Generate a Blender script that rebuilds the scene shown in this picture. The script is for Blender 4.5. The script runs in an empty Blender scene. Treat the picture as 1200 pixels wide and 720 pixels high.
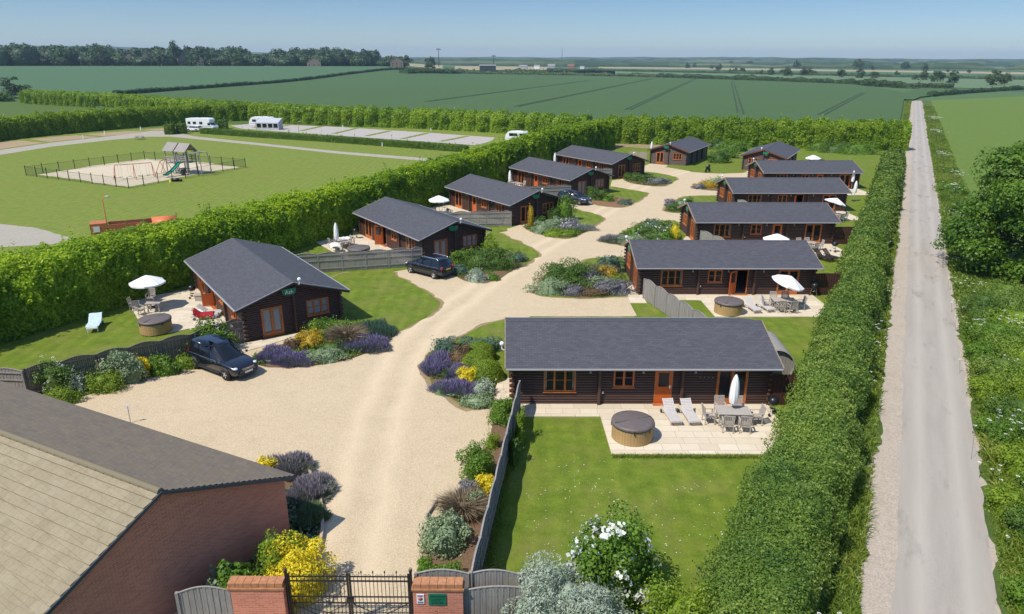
import bpy, bmesh, math, random
import numpy as np
from mathutils import Matrix, Vector
R = math.radians
rng = np.random.default_rng(11)
random.seed(5)
SC = bpy.context.scene
COL = SC.collection

# ------------------------------------------------------------------ camera, sky, sun, exposure
F_PX, CAM_H, ROLL = 830.0, 17.5, R(.3)
PITCH = math.atan((360 - 69) / F_PX)
cam = bpy.data.cameras.new('camera'); cam.sensor_width = 36; cam.lens = F_PX / 1200 * 36
cam.clip_start = .5; cam.clip_end = 60000
cam_ob = bpy.data.objects.new('camera', cam); COL.objects.link(cam_ob)
cam_ob.matrix_world = Matrix.Translation((0, 0, CAM_H)) @ Matrix.Rotation(R(90) - PITCH, 4, 'X') @ Matrix.Rotation(ROLL, 4, 'Z')
SC.camera = cam_ob
SUN_EL, SUN_T = R(56), R(36)             # sun stands to the left of and a little behind the camera
SDIR = Vector((-math.cos(SUN_T) * math.cos(SUN_EL), -math.sin(SUN_T) * math.cos(SUN_EL), math.sin(SUN_EL)))
W = bpy.data.worlds.new('World'); SC.world = W; W.use_nodes = True
nt = W.node_tree; bg = nt.nodes['Background']
sky = nt.nodes.new('ShaderNodeTexSky'); sky.sky_type = 'NISHITA'; sky.sun_disc = False
sky.sun_elevation = SUN_EL; sky.sun_rotation = math.atan2(SDIR.x, SDIR.y)
sky.altitude = 50; sky.air_density = 1.0; sky.dust_density = .25; sky.ozone_density = 4.0
tn = nt.nodes.new('ShaderNodeMix'); tn.data_type = 'RGBA'; tn.blend_type = 'MULTIPLY'; tn.inputs[0].default_value = 1; 
sg = nt.nodes.new('ShaderNodeTexCoord'); sz = nt.nodes.new('ShaderNodeSeparateXYZ'); nt.links.new(sg.outputs['Generated'], sz.inputs[0])
sr = nt.nodes.new('ShaderNodeValToRGB'); se = sr.color_ramp.elements   # low sky tinted darker and bluer; dome overhead kept bright for fill light
se.new(.07); se.new(.2)
for q_, (p_, c_) in zip(se, ((0, (.45, .53, .66)), (.07, (.345, .425, .55)), (.2, (.45, .56, .72)), (.5, (1, 1, 1)))): q_.position = p_; q_.color = (*c_, 1)
nt.links.new(sz.outputs[2], sr.inputs[0]); nt.links.new(sr.outputs[0], tn.inputs[7])
nt.links.new(sky.outputs[0], tn.inputs[6]); nt.links.new(tn.outputs[2], bg.inputs[0]); bg.inputs[1].default_value = .15
sl = bpy.data.lights.new('sun', 'SUN'); sl.energy = 4.0; sl.angle = R(.53); sl.color = (1, .945, .85)
so = bpy.data.objects.new('sun', sl); COL.objects.link(so)
so.rotation_euler = SDIR.to_track_quat('Z', 'Y').to_euler()
SC.view_settings.view_transform = 'Standard'; SC.view_settings.look = 'None'
SC.view_settings.exposure = .34; SC.view_settings.gamma = 1
SC.render.engine = 'CYCLES'
SC.cycles.max_bounces = 6; SC.cycles.diffuse_bounces = 4; SC.cycles.glossy_bounces = 3
SC.cycles.transmission_bounces = 4; SC.cycles.transparent_max_bounces = 8; SC.cycles.volume_bounces = 0
SC.cycles.caustics_reflective = False; SC.cycles.caustics_refractive = False
SC.cycles.use_denoising = True
SC.cycles.sample_clamp_indirect = 4

# ------------------------------------------------------------------ measuring: a spot on the photo at height z -> its place on the site
def G(px, py, z=0.0):
    u = px - 600.0; v = -(py - 360.0)
    c, s = math.cos(ROLL), math.sin(ROLL)
    u, v = c * u - s * v, s * u + c * v
    d = (u, F_PX * math.cos(PITCH) + v * math.sin(PITCH), -F_PX * math.sin(PITCH) + v * math.cos(PITCH))
    t = (z - CAM_H) / d[2]
    return Vector((d[0] * t, d[1] * t, z))
def G2(pts, z=0.0): return [tuple(G(x, y, z)[:2]) for x, y in pts]

def smooth(t): t = np.clip(t, 0, 1); return t * t * (3 - 2 * t)
def terrain(x, y):                       # flat site, gently rising to the wood on the left skyline
    x = np.asarray(x, float); y = np.asarray(y, float)
    r = np.hypot(x, y)
    return 8.0 * smooth((r - 520) / 330) * smooth((-x / np.maximum(y, 1) - .06) / .12) * (y > 0)

# ------------------------------------------------------------------ noise
def _h(i, j, k, s):
    n = (i * 374761393 + j * 668265263 + k * 2147483647 + s * 974634777) & 0xffffffff
    n = ((n ^ (n >> 13)) * 1274126177) & 0xffffffff
    return ((n ^ (n >> 16)) & 0xffff) / 65535.0
def vnoise(p, s=0):
    p = np.asarray(p, float); b = np.floor(p).astype(np.int64); f = p - b; f = f * f * (3 - 2 * f)
    r = 0
    for dx in (0, 1):
        for dy in (0, 1):
            for dz in (0, 1):
                w = (f[:, 0] if dx else 1 - f[:, 0]) * (f[:, 1] if dy else 1 - f[:, 1]) * (f[:, 2] if dz else 1 - f[:, 2])
                r = r + w * _h(b[:, 0] + dx, b[:, 1] + dy, b[:, 2] + dz, s)
    return r * 2 - 1

# ------------------------------------------------------------------ objects and tags
def link(o, parent=None):
    COL.objects.link(o)
    if parent is not None: o.parent = parent
    return o
def tag(o, label=None, cat=None, group=None, kind=None):
    if label: o['label'] = label
    if cat: o['category'] = cat
    if group: o['group'] = group
    if kind: o['kind'] = kind
    return o
def empty(name, loc=(0, 0, 0), rz=0.0, label=None, cat=None, group=None):
    o = bpy.data.objects.new(name, None); o.location = loc; o.rotation_euler = (0, 0, rz); o.empty_display_size = .3
    link(o); return tag(o, label, cat, group)
KIDS = {}
def reg(o, parent):
    if parent is not None: KIDS.setdefault(parent.name, []).append(o)
def dup(o, loc, rz, label=None, group=None, name=None, scale=None):
    def rec(a, par):
        c = a.copy(); link(c); c.parent = par
        for ch in KIDS.get(a.name, []): reg(rec(ch, c), c)
        return c
    c = rec(o, None); c.location = loc; c.rotation_euler = (0, 0, rz)
    if scale: c.scale = scale
    if label: c['label'] = label
    if group: c['group'] = group
    return c

class MB:
    """collects shapes and links them as one mesh object"""
    def __init__(s, M=None): s.v = []; s.f = []; s.M = M; s.sm = []
    def add(s, vs, fs, smooth=False):
        b = len(s.v)
        for p in vs:
            p = Vector(p); s.v.append(tuple(s.M @ p) if s.M is not None else tuple(p))
        for f in fs: s.f.append([b + i for i in f]); s.sm.append(smooth)
        return s
    def box(s, c, d, rz=0.0, rx=0.0, ry=0.0, tilt=None):
        hx, hy, hz = d[0] / 2, d[1] / 2, d[2] / 2
        m = Matrix.Rotation(rz, 3, 'Z') @ Matrix.Rotation(ry, 3, 'Y') @ Matrix.Rotation(rx, 3, 'X')
        vs = [m @ Vector((x * hx, y * hy, z * hz)) + Vector(c) for z in (-1, 1) for y in (-1, 1) for x in (-1, 1)]
        return s.add(vs, [(0, 2, 3, 1), (4, 5, 7, 6), (0, 1, 5, 4), (1, 3, 7, 5), (3, 2, 6, 7), (2, 0, 4, 6)])
    def b2(s, x0, x1, y0, y1, z0, z1): return s.box(((x0 + x1) / 2, (y0 + y1) / 2, (z0 + z1) / 2), (abs(x1 - x0), abs(y1 - y0), abs(z1 - z0)))
    def prism(s, poly, z0, z1):
        n = len(poly); a = sum(poly[i][0] * poly[(i + 1) % n][1] - poly[(i + 1) % n][0] * poly[i][1] for i in range(n))
        if a < 0: poly = poly[::-1]
        vs = [(x, y, z0) for x, y in poly] + [(x, y, z1) for x, y in poly]
        fs = [tuple(range(n))[::-1], tuple(range(n, 2 * n))] + [(i, (i + 1) % n, n + (i + 1) % n, n + i) for i in range(n)]
        return s.add(vs, fs)
    def tube(s, pts, r, n=8, cap=True, smooth=True):
        pts = [Vector(p) for p in pts]; rs = r if isinstance(r, (list, tuple)) else [r] * len(pts)
        vs = []; fs = []
        for i, p in enumerate(pts):
            t = (pts[min(i + 1, len(pts) - 1)] - pts[max(i - 1, 0)]).normalized()
            a = Vector((0, 0, 1)) if abs(t.z) < .9 else Vector((1, 0, 0))
            u = t.cross(a).normalized(); w = t.cross(u)
            vs += [p + (u * math.cos(k * 2 * math.pi / n) + w * math.sin(k * 2 * math.pi / n)) * rs[i] for k in range(n)]
        for i in range(len(pts) - 1):
            for k in range(n): fs.append((i * n + k, i * n + (k + 1) % n, (i + 1) * n + (k + 1) % n, (i + 1) * n + k))
        s.add(vs, [f[::-1] for f in fs], smooth)
        if cap: s.add(vs, [tuple(range(n)), tuple(range((len(pts) - 1) * n, len(pts) * n))[::-1]])
        return s
    def lathe(s, prof, c=(0, 0, 0), n=24, axis='Z', smooth=True):
        vs = []; fs = []
        for r_, z_ in prof:
            for k in range(n):
                a = 2 * math.pi * k / n; p = (r_ * math.cos(a), r_ * math.sin(a), z_)
                if axis == 'Y': p = (p[0], p[2], p[1])
                if axis == 'X': p = (p[2], p[0], p[1])
                vs.append((p[0] + c[0], p[1] + c[1], p[2] + c[2]))
        m = len(prof)
        for i in range(m - 1):
            for k in range(n): fs.append((i * n + k, i * n + (k + 1) % n, (i + 1) * n + (k + 1) % n, (i + 1) * n + k))
        if axis == 'Y': fs = [f[::-1] for f in fs]
        return s.add(vs, fs, smooth)
    def ball(s, c, r, n=12, sq=(1, 1, 1)):
        prof = [(math.sin(math.pi * i / (n // 2)) , -math.cos(math.pi * i / (n // 2))) for i in range(n // 2 + 1)]
        vs = []; fs = []
        for pr, pz in prof:
            for k in range(n):
                a = 2 * math.pi * k / n; vs.append((c[0] + r * sq[0] * pr * math.cos(a), c[1] + r * sq[1] * pr * math.sin(a), c[2] + r * sq[2] * pz))
        for i in range(n // 2):
            for k in range(n): fs.append((i * n + k, i * n + (k + 1) % n, (i + 1) * n + (k + 1) % n, (i + 1) * n + k))
        return s.add(vs, fs, True)
    def build(s, name, mat, parent=None, loc=(0, 0, 0), rz=0.0, mods=None):
        me = bpy.data.meshes.new(name); me.from_pydata(s.v, [], s.f)
        me.polygons.foreach_set('use_smooth', s.sm); me.update()
        if mat is not None: me.materials.append(mat)
        o = bpy.data.objects.new(name, me); link(o, parent); reg(o, parent)
        o.location = loc; o.rotation_euler = (0, 0, rz)
        return o

def fast_mesh(name, verts, quads, mat, parent=None, tint=None, tris=False):
    me = bpy.data.meshes.new(name); nv = len(verts); k = quads.shape[1]; nf = len(quads)
    me.vertices.add(nv); me.vertices.foreach_set('co', np.asarray(verts, np.float32).ravel())
    me.loops.add(nf * k); me.loops.foreach_set('vertex_index', np.asarray(quads, np.int32).ravel())
    me.polygons.add(nf); me.polygons.foreach_set('loop_start', np.arange(0, nf * k, k, dtype=np.int32))
    if tint is not None:
        a = me.attributes.new('tint', 'FLOAT', 'FACE'); a.data.foreach_set('value', np.asarray(tint, np.float32))
    me.update(calc_edges=True); me.validate()
    if mat is not None: me.materials.append(mat)
    o = bpy.data.objects.new(name, me); link(o, parent); reg(o, parent)
    return o

# ------------------------------------------------------------------ materials
def M_(name):
    m = bpy.data.materials.new(name); m.use_nodes = True; t = m.node_tree
    return m, t, t.nodes['Principled BSDF'], t.nodes['Material Output']
def nd(t, typ, **kw):
    n = t.nodes.new(typ)
    for k, v in kw.items():
        if k.startswith('i_'): n.inputs[int(k[2:]) if k[2:].isdigit() else k[2:].replace('_', ' ')].default_value = v
        else: setattr(n, k, v)
    return n
def ramp(t, stops, fac=None):
    r = t.nodes.new('ShaderNodeValToRGB'); e = r.color_ramp.elements
    while len(e) < len(stops): e.new(.5)
    for q, (p, c) in zip(e, stops): q.position = p; q.color = (*c, 1)
    if fac is not None: t.links.new(fac, r.inputs[0])
    return r
def coords(t, kind='Object', scale=None, rot=None):
    tc = nd(t, 'ShaderNodeTexCoord'); o = tc.outputs[kind]
    if scale or rot:
        mp = nd(t, 'ShaderNodeMapping')
        if scale: mp.inputs['Scale'].default_value = scale
        if rot: mp.inputs['Rotation'].default_value = rot
        t.links.new(o, mp.inputs[0]); o = mp.outputs[0]
    return o
def noise(t, vec, scale, detail=4, rough=.6):
    n = nd(t, 'ShaderNodeTexNoise'); n.inputs['Scale'].default_value = scale; n.inputs['Detail'].default_value = detail; n.inputs['Roughness'].default_value = rough
    t.links.new(vec, n.inputs['Vector']); return n.outputs['Fac']
def mix(t, a, b, fac, mode='MIX'):
    m = nd(t, 'ShaderNodeMix', data_type='RGBA', blend_type=mode)
    for s, x in ((0, fac), (6, a), (7, b)):
        if isinstance(x, (int, float)): m.inputs[s].default_value = x
        elif isinstance(x, tuple): m.inputs[s].default_value = (*x, 1)
        else: t.links.new(x, m.inputs[s])
    return m.outputs[2]
def math_(t, op, a, b=None):
    m = nd(t, 'ShaderNodeMath', operation=op)
    for i, x in enumerate((a, b)):
        if x is None: continue
        if isinstance(x, (int, float)): m.inputs[i].default_value = x
        else: t.links.new(x, m.inputs[i])
    return m.outputs[0]
def bump(t, b, h, dist, st=1.0):
    n = nd(t, 'ShaderNodeBump'); n.inputs['Distance'].default_value = dist; n.inputs['Strength'].default_value = st
    t.links.new(h, n.inputs['Height']); t.links.new(n.outputs[0], b.inputs['Normal'])
def plain(name, c, rough=.6, metal=0.0, var=.12, sc=6.0, bmp=0.0, spec=.4, coat=0.0):
    m, t, b, o = M_(name); v = coords(t)
    n = noise(t, v, sc, 5)
    r = ramp(t, [(.25, tuple(x * (1 - var) for x in c)), (.75, tuple(min(1, x * (1 + var)) for x in c))], n)
    t.links.new(r.outputs[0], b.inputs['Base Color'])
    b.inputs['Roughness'].default_value = rough; b.inputs['Metallic'].default_value = metal; b.inputs['Specular IOR Level'].default_value = spec
    if coat: b.inputs['Coat Weight'].default_value = coat; b.inputs['Coat Roughness'].default_value = .05
    if bmp: bump(t, b, n, bmp)
    return m
def leafmat(name, lo, mid, hi, trans=.25, rough=.5, spec=.3):
    m, t, b, o = M_(name)
    a = nd(t, 'ShaderNodeAttribute', attribute_name='tint')
    r = ramp(t, [(0, lo), (.5, mid), (1, hi)], a.outputs['Fac'])
    b.inputs['Roughness'].default_value = rough; b.inputs['Specular IOR Level'].default_value = spec
    t.links.new(r.outputs[0], b.inputs['Base Color'])
    tr = nd(t, 'ShaderNodeBsdfTranslucent'); t.links.new(r.outputs[0], tr.inputs[0])
    ms = nd(t, 'ShaderNodeMixShader'); ms.inputs[0].default_value = trans
    t.links.new(b.outputs[0], ms.inputs[1]); t.links.new(tr.outputs[0], ms.inputs[2]); t.links.new(ms.outputs[0], o.inputs[0])
    return m
MT = {}
def lawnmat(name, a, b_, c, dry=.5, world=True):
    m, t, b, o = M_(name); v = coords(t)
    n1 = noise(t, v, .35, 6, .65); n2 = noise(t, v, 1.0, 9, .8); n3 = noise(t, v, 13.0, 4, .85)
    r = ramp(t, [(.34, tuple(x * .8 for x in a)), (.5, b_), (.64, tuple(x * 1.08 for x in c))], n2)
    r2 = ramp(t, [(.3, tuple(x * .6 for x in a)), (.7, tuple(x * 1.2 for x in c))], n3)
    x = mix(t, r.outputs[0], r2.outputs[0], .4)
    wv = nd(t, 'ShaderNodeTexWave', bands_direction='X'); wv.inputs['Scale'].default_value = .33; wv.inputs['Distortion'].default_value = 2.5; wv.inputs['Detail'].default_value = 3; t.links.new(v, wv.inputs[0])
    x = mix(t, x, tuple(q * .72 for q in a), math_(t, 'MULTIPLY', wv.outputs['Fac'], .22))
    f = ramp(t, [(.48, (0, 0, 0)), (.75, (dry, dry, dry))], n1)
    x = mix(t, x, (.22, .19, .06), f.outputs[0])
    t.links.new(x, b.inputs['Base Color']); b.inputs['Roughness'].default_value = .85; b.inputs['Specular IOR Level'].default_value = .15
    bump(t, b, n3, .05, .6)
    return m
MT['lawn'] = lawnmat('lawn_grass', (.075, .132, .011), (.13, .19, .016), (.2, .24, .03), .6)
MT['meadow'] = lawnmat('pasture_grass', (.085, .15, .02), (.12, .19, .028), (.16, .225, .04), .3)
MT['playfield'] = lawnmat('mown_field_grass', (.125, .178, .022), (.175, .23, .032), (.225, .26, .046), .5)
MT['rough'] = lawnmat('rough_verge_grass', (.04, .08, .014), (.075, .125, .022), (.12, .155, .035), .5)

def gravelmat(name, a, b_, track=None):
    m, t, b, o = M_(name); v = coords(t)
    n1 = noise(t, v, .25, 4); n2 = noise(t, v, 3.2, 8, .8); n3 = noise(t, v, 15, 4, .85)
    r = ramp(t, [(.32, tuple(x * .9 for x in a)), (.68, b_)], n2)
    sp = ramp(t, [(.34, tuple(x * .42 for x in a)), (.64, tuple(min(1, x * 1.25) for x in b_))], n3)
    x = mix(t, r.outputs[0], sp.outputs[0], .6)
    x = mix(t, x, tuple(min(1, q * 1.06) for q in b_), math_(t, 'MULTIPLY', n1, .45))
    x = mix(t, x, tuple(q * .72 for q in a), math_(t, 'MULTIPLY', ramp(t, [(.52, (0,) * 3), (.78, (1,) * 3)], noise(t, v, .7, 6, .7)).outputs[0], .4))
    if track:                            # two pale compacted wheel lanes along the drive: lateral position from a curve
        sx = nd(t, 'ShaderNodeSeparateXYZ'); t.links.new(v, sx.inputs[0])
        y0, y1, x0, x1 = track['box']
        fy = math_(t, 'DIVIDE', math_(t, 'SUBTRACT', sx.outputs[1], y0), y1 - y0)
        fc = nd(t, 'ShaderNodeFloatCurve'); cv = fc.mapping.curves[0]
        pts = [((yy - y0) / (y1 - y0), (xx - x0) / (x1 - x0)) for xx, yy in track['pts']]
        while len(cv.points) < len(pts): cv.points.new(.5, .5)
        for q, pnt in zip(cv.points, pts): q.location = pnt
        fc.mapping.update(); t.links.new(fy, fc.inputs[1])
        cx = math_(t, 'ADD', math_(t, 'MULTIPLY', fc.outputs[0], x1 - x0), x0)
        d = math_(t, 'ABSOLUTE', math_(t, 'SUBTRACT', sx.outputs[0], cx))
        wob = math_(t, 'MULTIPLY', noise(t, v, .5, 3), .9)
        d = math_(t, 'ABSOLUTE', math_(t, 'SUBTRACT', math_(t, 'ADD', d, math_(t, 'SUBTRACT', wob, .45)), .95))
        lane = ramp(t, [(0, (.75,) * 3), (.75, (0,) * 3)], d)
        x = mix(t, x, tuple(min(1, q * 1.22) for q in b_), math_(t, 'MULTIPLY', lane.outputs[0], .55))
    t.links.new(x, b.inputs['Base Color']); b.inputs['Roughness'].default_value = .95; b.inputs['Specular IOR Level'].default_value = .1
    bump(t, b, n3, .03, .7)
    return m
GT = [(400, 700), (415, 620), (432, 540), (452, 470), (482, 405), (545, 350), (612, 305), (672, 270), (725, 238), (760, 214), (790, 204)]
GP = [tuple(G(*p)[:2]) for p in GT]
MT['gravel'] = gravelmat('pale_gravel', (.485, .37, .225), (.6, .48, .32), dict(box=(14, 130, -12, 40), pts=GP))
MT['track'] = gravelmat('grey_stone_track', (.3, .27, .22), (.42, .38, .31))
MT['pitch'] = gravelmat('brown_pitch_gravel', (.3, .215, .13), (.4, .295, .18))
MT['padgrey'] = gravelmat('pale_pitch_gravel', (.36, .32, .29), (.46, .42, .38))
MT['sand'] = gravelmat('play_sand', (.5, .42, .29), (.62, .53, .38))
MT['soil'] = gravelmat('bark_soil', (.1, .06, .035), (.2, .125, .075))
MT['chips'] = gravelmat('wood_chips', (.17, .09, .05), (.27, .15, .085))
MT['dryedge'] = gravelmat('worn_earth_edge', (.2, .14, .07), (.34, .25, .14))
MT['dryground'] = gravelmat('bare_dry_ground', (.2, .16, .07), (.33, .26, .14))

def slabmat():
    m, t, b, o = M_('sandstone_slabs'); v = coords(t)
    br = nd(t, 'ShaderNodeTexBrick', offset=.37, squash=1.4, squash_frequency=2); t.links.new(v, br.inputs[0])
    br.inputs['Scale'].default_value = 1.0; br.inputs['Brick Width'].default_value = .9; br.inputs['Row Height'].default_value = .6
    br.inputs['Mortar Size'].default_value = .012; br.inputs['Mortar Smooth'].default_value = .3
    br.inputs[1].default_value = (.56, .47, .34, 1); br.inputs[2].default_value = (.66, .57, .43, 1); br.inputs[3].default_value = (.33, .28, .2, 1)
    n = noise(t, v, 3, 6, .7); x = mix(t, br.outputs[0], (.42, .33, .22), math_(t, 'MULTIPLY', ramp(t, [(.5, (0,) * 3), (.8, (1,) * 3)], n).outputs[0], .35))
    t.links.new(x, b.inputs['Base Color']); b.inputs['Roughness'].default_value = .85
    return m
MT['slab'] = slabmat()
def roadmat():
    m, t, b, o = M_('worn_asphalt'); v = coords(t)        # local x runs across the lane, y along it
    sx = nd(t, 'ShaderNodeSeparateXYZ'); t.links.new(v, sx.inputs[0])
    n1 = noise(t, coords(t, scale=(1, .12, 1)), 1.3, 5); n2 = noise(t, v, 40, 2, .8); n3 = noise(t, coords(t, scale=(1.2, .3, 1)), .6, 5, .7)
    r = ramp(t, [(.3, (.3, .262, .218)), (.7, (.395, .35, .295))], n1)
    x = mix(t, r.outputs[0], ramp(t, [(.3, (.2, .18, .155)), (.7, (.5, .45, .39))], n2).outputs[0], .35)
    d = math_(t, 'ABSOLUTE', math_(t, 'SUBTRACT', math_(t, 'ABSOLUTE', sx.outputs[0]), .75))
    lane = ramp(t, [(0, (1,) * 3), (.5, (0,) * 3)], math_(t, 'ADD', d, math_(t, 'MULTIPLY', n1, .15)))
    x = mix(t, x, (.47, .42, .36), math_(t, 'MULTIPLY', lane.outputs[0], .55))
    x = mix(t, x, (.19, .165, .14), math_(t, 'MULTIPLY', ramp(t, [(.56, (0,) * 3), (.68, (1,) * 3)], n3).outputs[0], .55))
    t.links.new(x, b.inputs['Base Color']); b.inputs['Roughness'].default_value = .9
    bump(t, b, n2, .01, .6)
    return m
MT['road'] = roadmat()
MT['shoulder'] = gravelmat('dusty_road_shoulder', (.35, .285, .215), (.48, .41, .33))
def cropmat(name, a, b_, c, rows=(1, 1, 1), rot=None):
    m, t, b, o = M_(name); v = coords(t)
    n1 = noise(t, v, .02, 5, .6); n2 = noise(t, coords(t, scale=(.5, .05, 1), rot=(0, 0, R(-52))), .8, 5, .7); n3 = noise(t, v, 1.2, 4, .75)
    r = ramp(t, [(.25, a), (.5, b_), (.75, c)], n2)
    x = mix(t, r.outputs[0], ramp(t, [(.3, a), (.7, c)], n3).outputs[0], .45)
    x = mix(t, x, b_, n1)
    t.links.new(x, b.inputs['Base Color']); b.inputs['Roughness'].default_value = .8; b.inputs['Specular IOR Level'].default_value = .2
    bump(t, b, n3, .3, .5)
    return m
MT['wheat'] = cropmat('dark_green_wheat', (.046, .09, .026), (.064, .115, .034), (.086, .142, .044))
MT['wheat2'] = cropmat('mid_green_crop', (.055, .11, .045), (.07, .135, .055), (.09, .155, .065))
MT['pale'] = cropmat('pale_green_crop', (.1, .16, .07), (.125, .185, .085), (.15, .2, .1))
MT['straw'] = cropmat('straw_stubble', (.27, .23, .12), (.33, .28, .15), (.38, .32, .19))
def groundmat():
    m, t, b, o = M_('farmland'); v = coords(t)
    vo = nd(t, 'ShaderNodeTexVoronoi'); vo.inputs['Scale'].default_value = .0032; t.links.new(v, vo.inputs[0])
    sp = nd(t, 'ShaderNodeSeparateColor'); t.links.new(vo.outputs['Color'], sp.inputs[0])
    r = ramp(t, [(0, (.05, .1, .045)), (.3, (.09, .15, .06)), (.55, (.12, .17, .06)), (.75, (.07, .12, .05)), (.92, (.28, .24, .13))], sp.outputs[0])
    r.color_ramp.interpolation = 'CONSTANT'
    n = noise(t, v, .05, 5); x = mix(t, r.outputs[0], (.07, .12, .04), math_(t, 'MULTIPLY', n, .5))
    near = nd(t, 'ShaderNodeVectorMath', operation='LENGTH'); t.links.new(v, near.inputs[0])
    g = ramp(t, [(0, (1,) * 3), (1, (0,) * 3)], math_(t, 'DIVIDE', near.outputs['Value'], 420))
    x = mix(t, x, (.085, .13, .03), math_(t, 'GREATER_THAN', g.outputs[0], .1))
    t.links.new(x, b.inputs['Base Color']); b.inputs['Roughness'].default_value = .9; b.inputs['Specular IOR Level'].default_value = .1
    return m
MT['ground'] = groundmat()

def logmat():
    m, t, b, o = M_('dark_stained_logs'); v = coords(t, scale=(1, 1, 8))
    n = noise(t, v, 1.4, 6, .7); n2 = noise(t, coords(t), 14, 3)
    r = ramp(t, [(.25, (.036, .017, .012)), (.75, (.082, .038, .026))], n)
    x = mix(t, r.outputs[0], (.075, .04, .03), math_(t, 'MULTIPLY', n2, .22))
    t.links.new(x, b.inputs['Base Color']); b.inputs['Roughness'].default_value = .42; b.inputs['Specular IOR Level'].default_value = .5
    return m
MT['logs'] = logmat()
MT['log_end_brown'] = plain('lighter_brown_log_ends', (.085, .045, .028), .7, var=.3, sc=9)  # log ends in a lighter brown than the log walls
def shinglemat():
    m, t, b, o = M_('slate_grey_shingles'); v = coords(t, 'UV')
    br = nd(t, 'ShaderNodeTexBrick', offset=.5); t.links.new(v, br.inputs[0]); br.inputs['Scale'].default_value = 1
    br.inputs['Brick Width'].default_value = .32; br.inputs['Row Height'].default_value = .15; br.inputs['Mortar Size'].default_value = .008; br.inputs['Mortar Smooth'].default_value = .4
    br.inputs[1].default_value = (.066, .067, .077, 1); br.inputs[2].default_value = (.09, .091, .103, 1); br.inputs[3].default_value = (.036, .037, .044, 1)
    n = noise(t, v, 2.2, 6, .7); x = mix(t, br.outputs[0], (.085, .083, .085), math_(t, 'MULTIPLY', ramp(t, [(.4, (0,) * 3), (.75, (1,) * 3)], n).outputs[0], .4))
    n4 = noise(t, v, 30, 2); x = mix(t, x, (.12, .115, .11), math_(t, 'MULTIPLY', ramp(t, [(.62, (0,) * 3), (.8, (1,) * 3)], n4).outputs[0], .5))
    t.links.new(x, b.inputs['Base Color']); b.inputs['Roughness'].default_value = .8; b.inputs['Specular IOR Level'].default_value = .3
    bump(t, b, br.outputs['Fac'], -.01, .6)
    return m
MT['shingle'] = shinglemat()
def tilemat(name, a, b_, c):
    m, t, b, o = M_(name); v = coords(t, 'UV')
    br = nd(t, 'ShaderNodeTexBrick', offset=0.0); t.links.new(v, br.inputs[0]); br.inputs['Scale'].default_value = 1
    br.inputs['Brick Width'].default_value = .3; br.inputs['Row Height'].default_value = .34; br.inputs['Mortar Size'].default_value = .008; br.inputs['Mortar Smooth'].default_value = .6
    br.inputs[1].default_value = (*a, 1); br.inputs[2].default_value = (*b_, 1); br.inputs[3].default_value = (*(x * .6 for x in a), 1)
    n = noise(t, v, 1.1, 7, .75); n2 = noise(t, v, 9, 4, .7)
    x = mix(t, br.outputs[0], c, math_(t, 'MULTIPLY', ramp(t, [(.4, (0,) * 3), (.68, (1,) * 3)], n).outputs[0], .6))
    x = mix(t, x, tuple(q * .62 for q in a), math_(t, 'MULTIPLY', ramp(t, [(.5, (0,) * 3), (.75, (1,) * 3)], n2).outputs[0], .45))
    t.links.new(x, b.inputs['Base Color']); b.inputs['Roughness'].default_value = .9; b.inputs['Specular IOR Level'].default_value = .2
    bump(t, b, n2, .01, .6)
    return m
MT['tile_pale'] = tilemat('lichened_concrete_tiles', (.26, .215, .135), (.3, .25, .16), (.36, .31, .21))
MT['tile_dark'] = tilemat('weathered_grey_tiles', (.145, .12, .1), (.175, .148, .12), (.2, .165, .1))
def brickmat(name, a, b_, mo):
    m, t, b, o = M_(name); v = coords(t, 'UV')
    br = nd(t, 'ShaderNodeTexBrick'); t.links.new(v, br.inputs[0]); br.inputs['Scale'].default_value = 1
    br.inputs['Brick Width'].default_value = .225; br.inputs['Row Height'].default_value = .075; br.inputs['Mortar Size'].default_value = .008
    br.inputs[1].default_value = (*a, 1); br.inputs[2].default_value = (*b_, 1); br.inputs[3].default_value = (*mo, 1)
    n = noise(t, v, .8, 6, .7); x = mix(t, br.outputs[0], tuple(q * .75 for q in a), math_(t, 'MULTIPLY', n, .3))
    t.links.new(x, b.inputs['Base Color']); b.inputs['Roughness'].default_value = .9; b.inputs['Specular IOR Level'].default_value = .2
    bump(t, b, br.outputs['Fac'], -.006, .7)
    return m
MT['brick'] = brickmat('red_brick', (.5, .155, .09), (.68, .23, .135), (.5, .38, .3))
MT['cop'] = plain('terracotta_coping', (.42, .19, .09), .8, var=.3, sc=8)
def woodfence(name, lo, hi):
    m, t, b, o = M_(name); v = coords(t, scale=(1, 1, .08))
    n = noise(t, v, 16, 5, .7); n2 = noise(t, coords(t), 1.2, 4)
    r = ramp(t, [(.25, lo), (.75, hi)], n); x = mix(t, r.outputs[0], tuple(q * .75 for q in lo), math_(t, 'MULTIPLY', n2, .4))
    t.links.new(x, b.inputs['Base Color']); b.inputs['Roughness'].default_value = .85; b.inputs['Specular IOR Level'].default_value = .2
    return m
MT['fence'] = woodfence('weathered_grey_boards', (.2, .18, .16), (.44, .41, .37))
MT['fence_old'] = woodfence('old_dark_boards', (.12, .1, .082), (.25, .215, .18))
MT['fence_brown'] = woodfence('dark_brown_boards', (.05, .022, .016), (.09, .04, .028))
MT['fence_cap'] = woodfence('pale_fence_capping', (.3, .25, .18), (.45, .39, .29))
MT['teak_pale'] = woodfence('sun_bleached_teak', (.5, .46, .42), (.68, .64, .6))
MT['teak'] = woodfence('silvered_teak', (.34, .3, .26), (.52, .47, .41))
MT['frame'] = plain('orange_stained_frames', (.45, .135, .036), .4, var=.25, sc=5)
MT['door'] = plain('orange_red_door', (.5, .105, .018), .4, var=.12, sc=3)
MT['white'] = plain('white_canvas', (.82, .82, .8), .8, var=.03)
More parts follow.
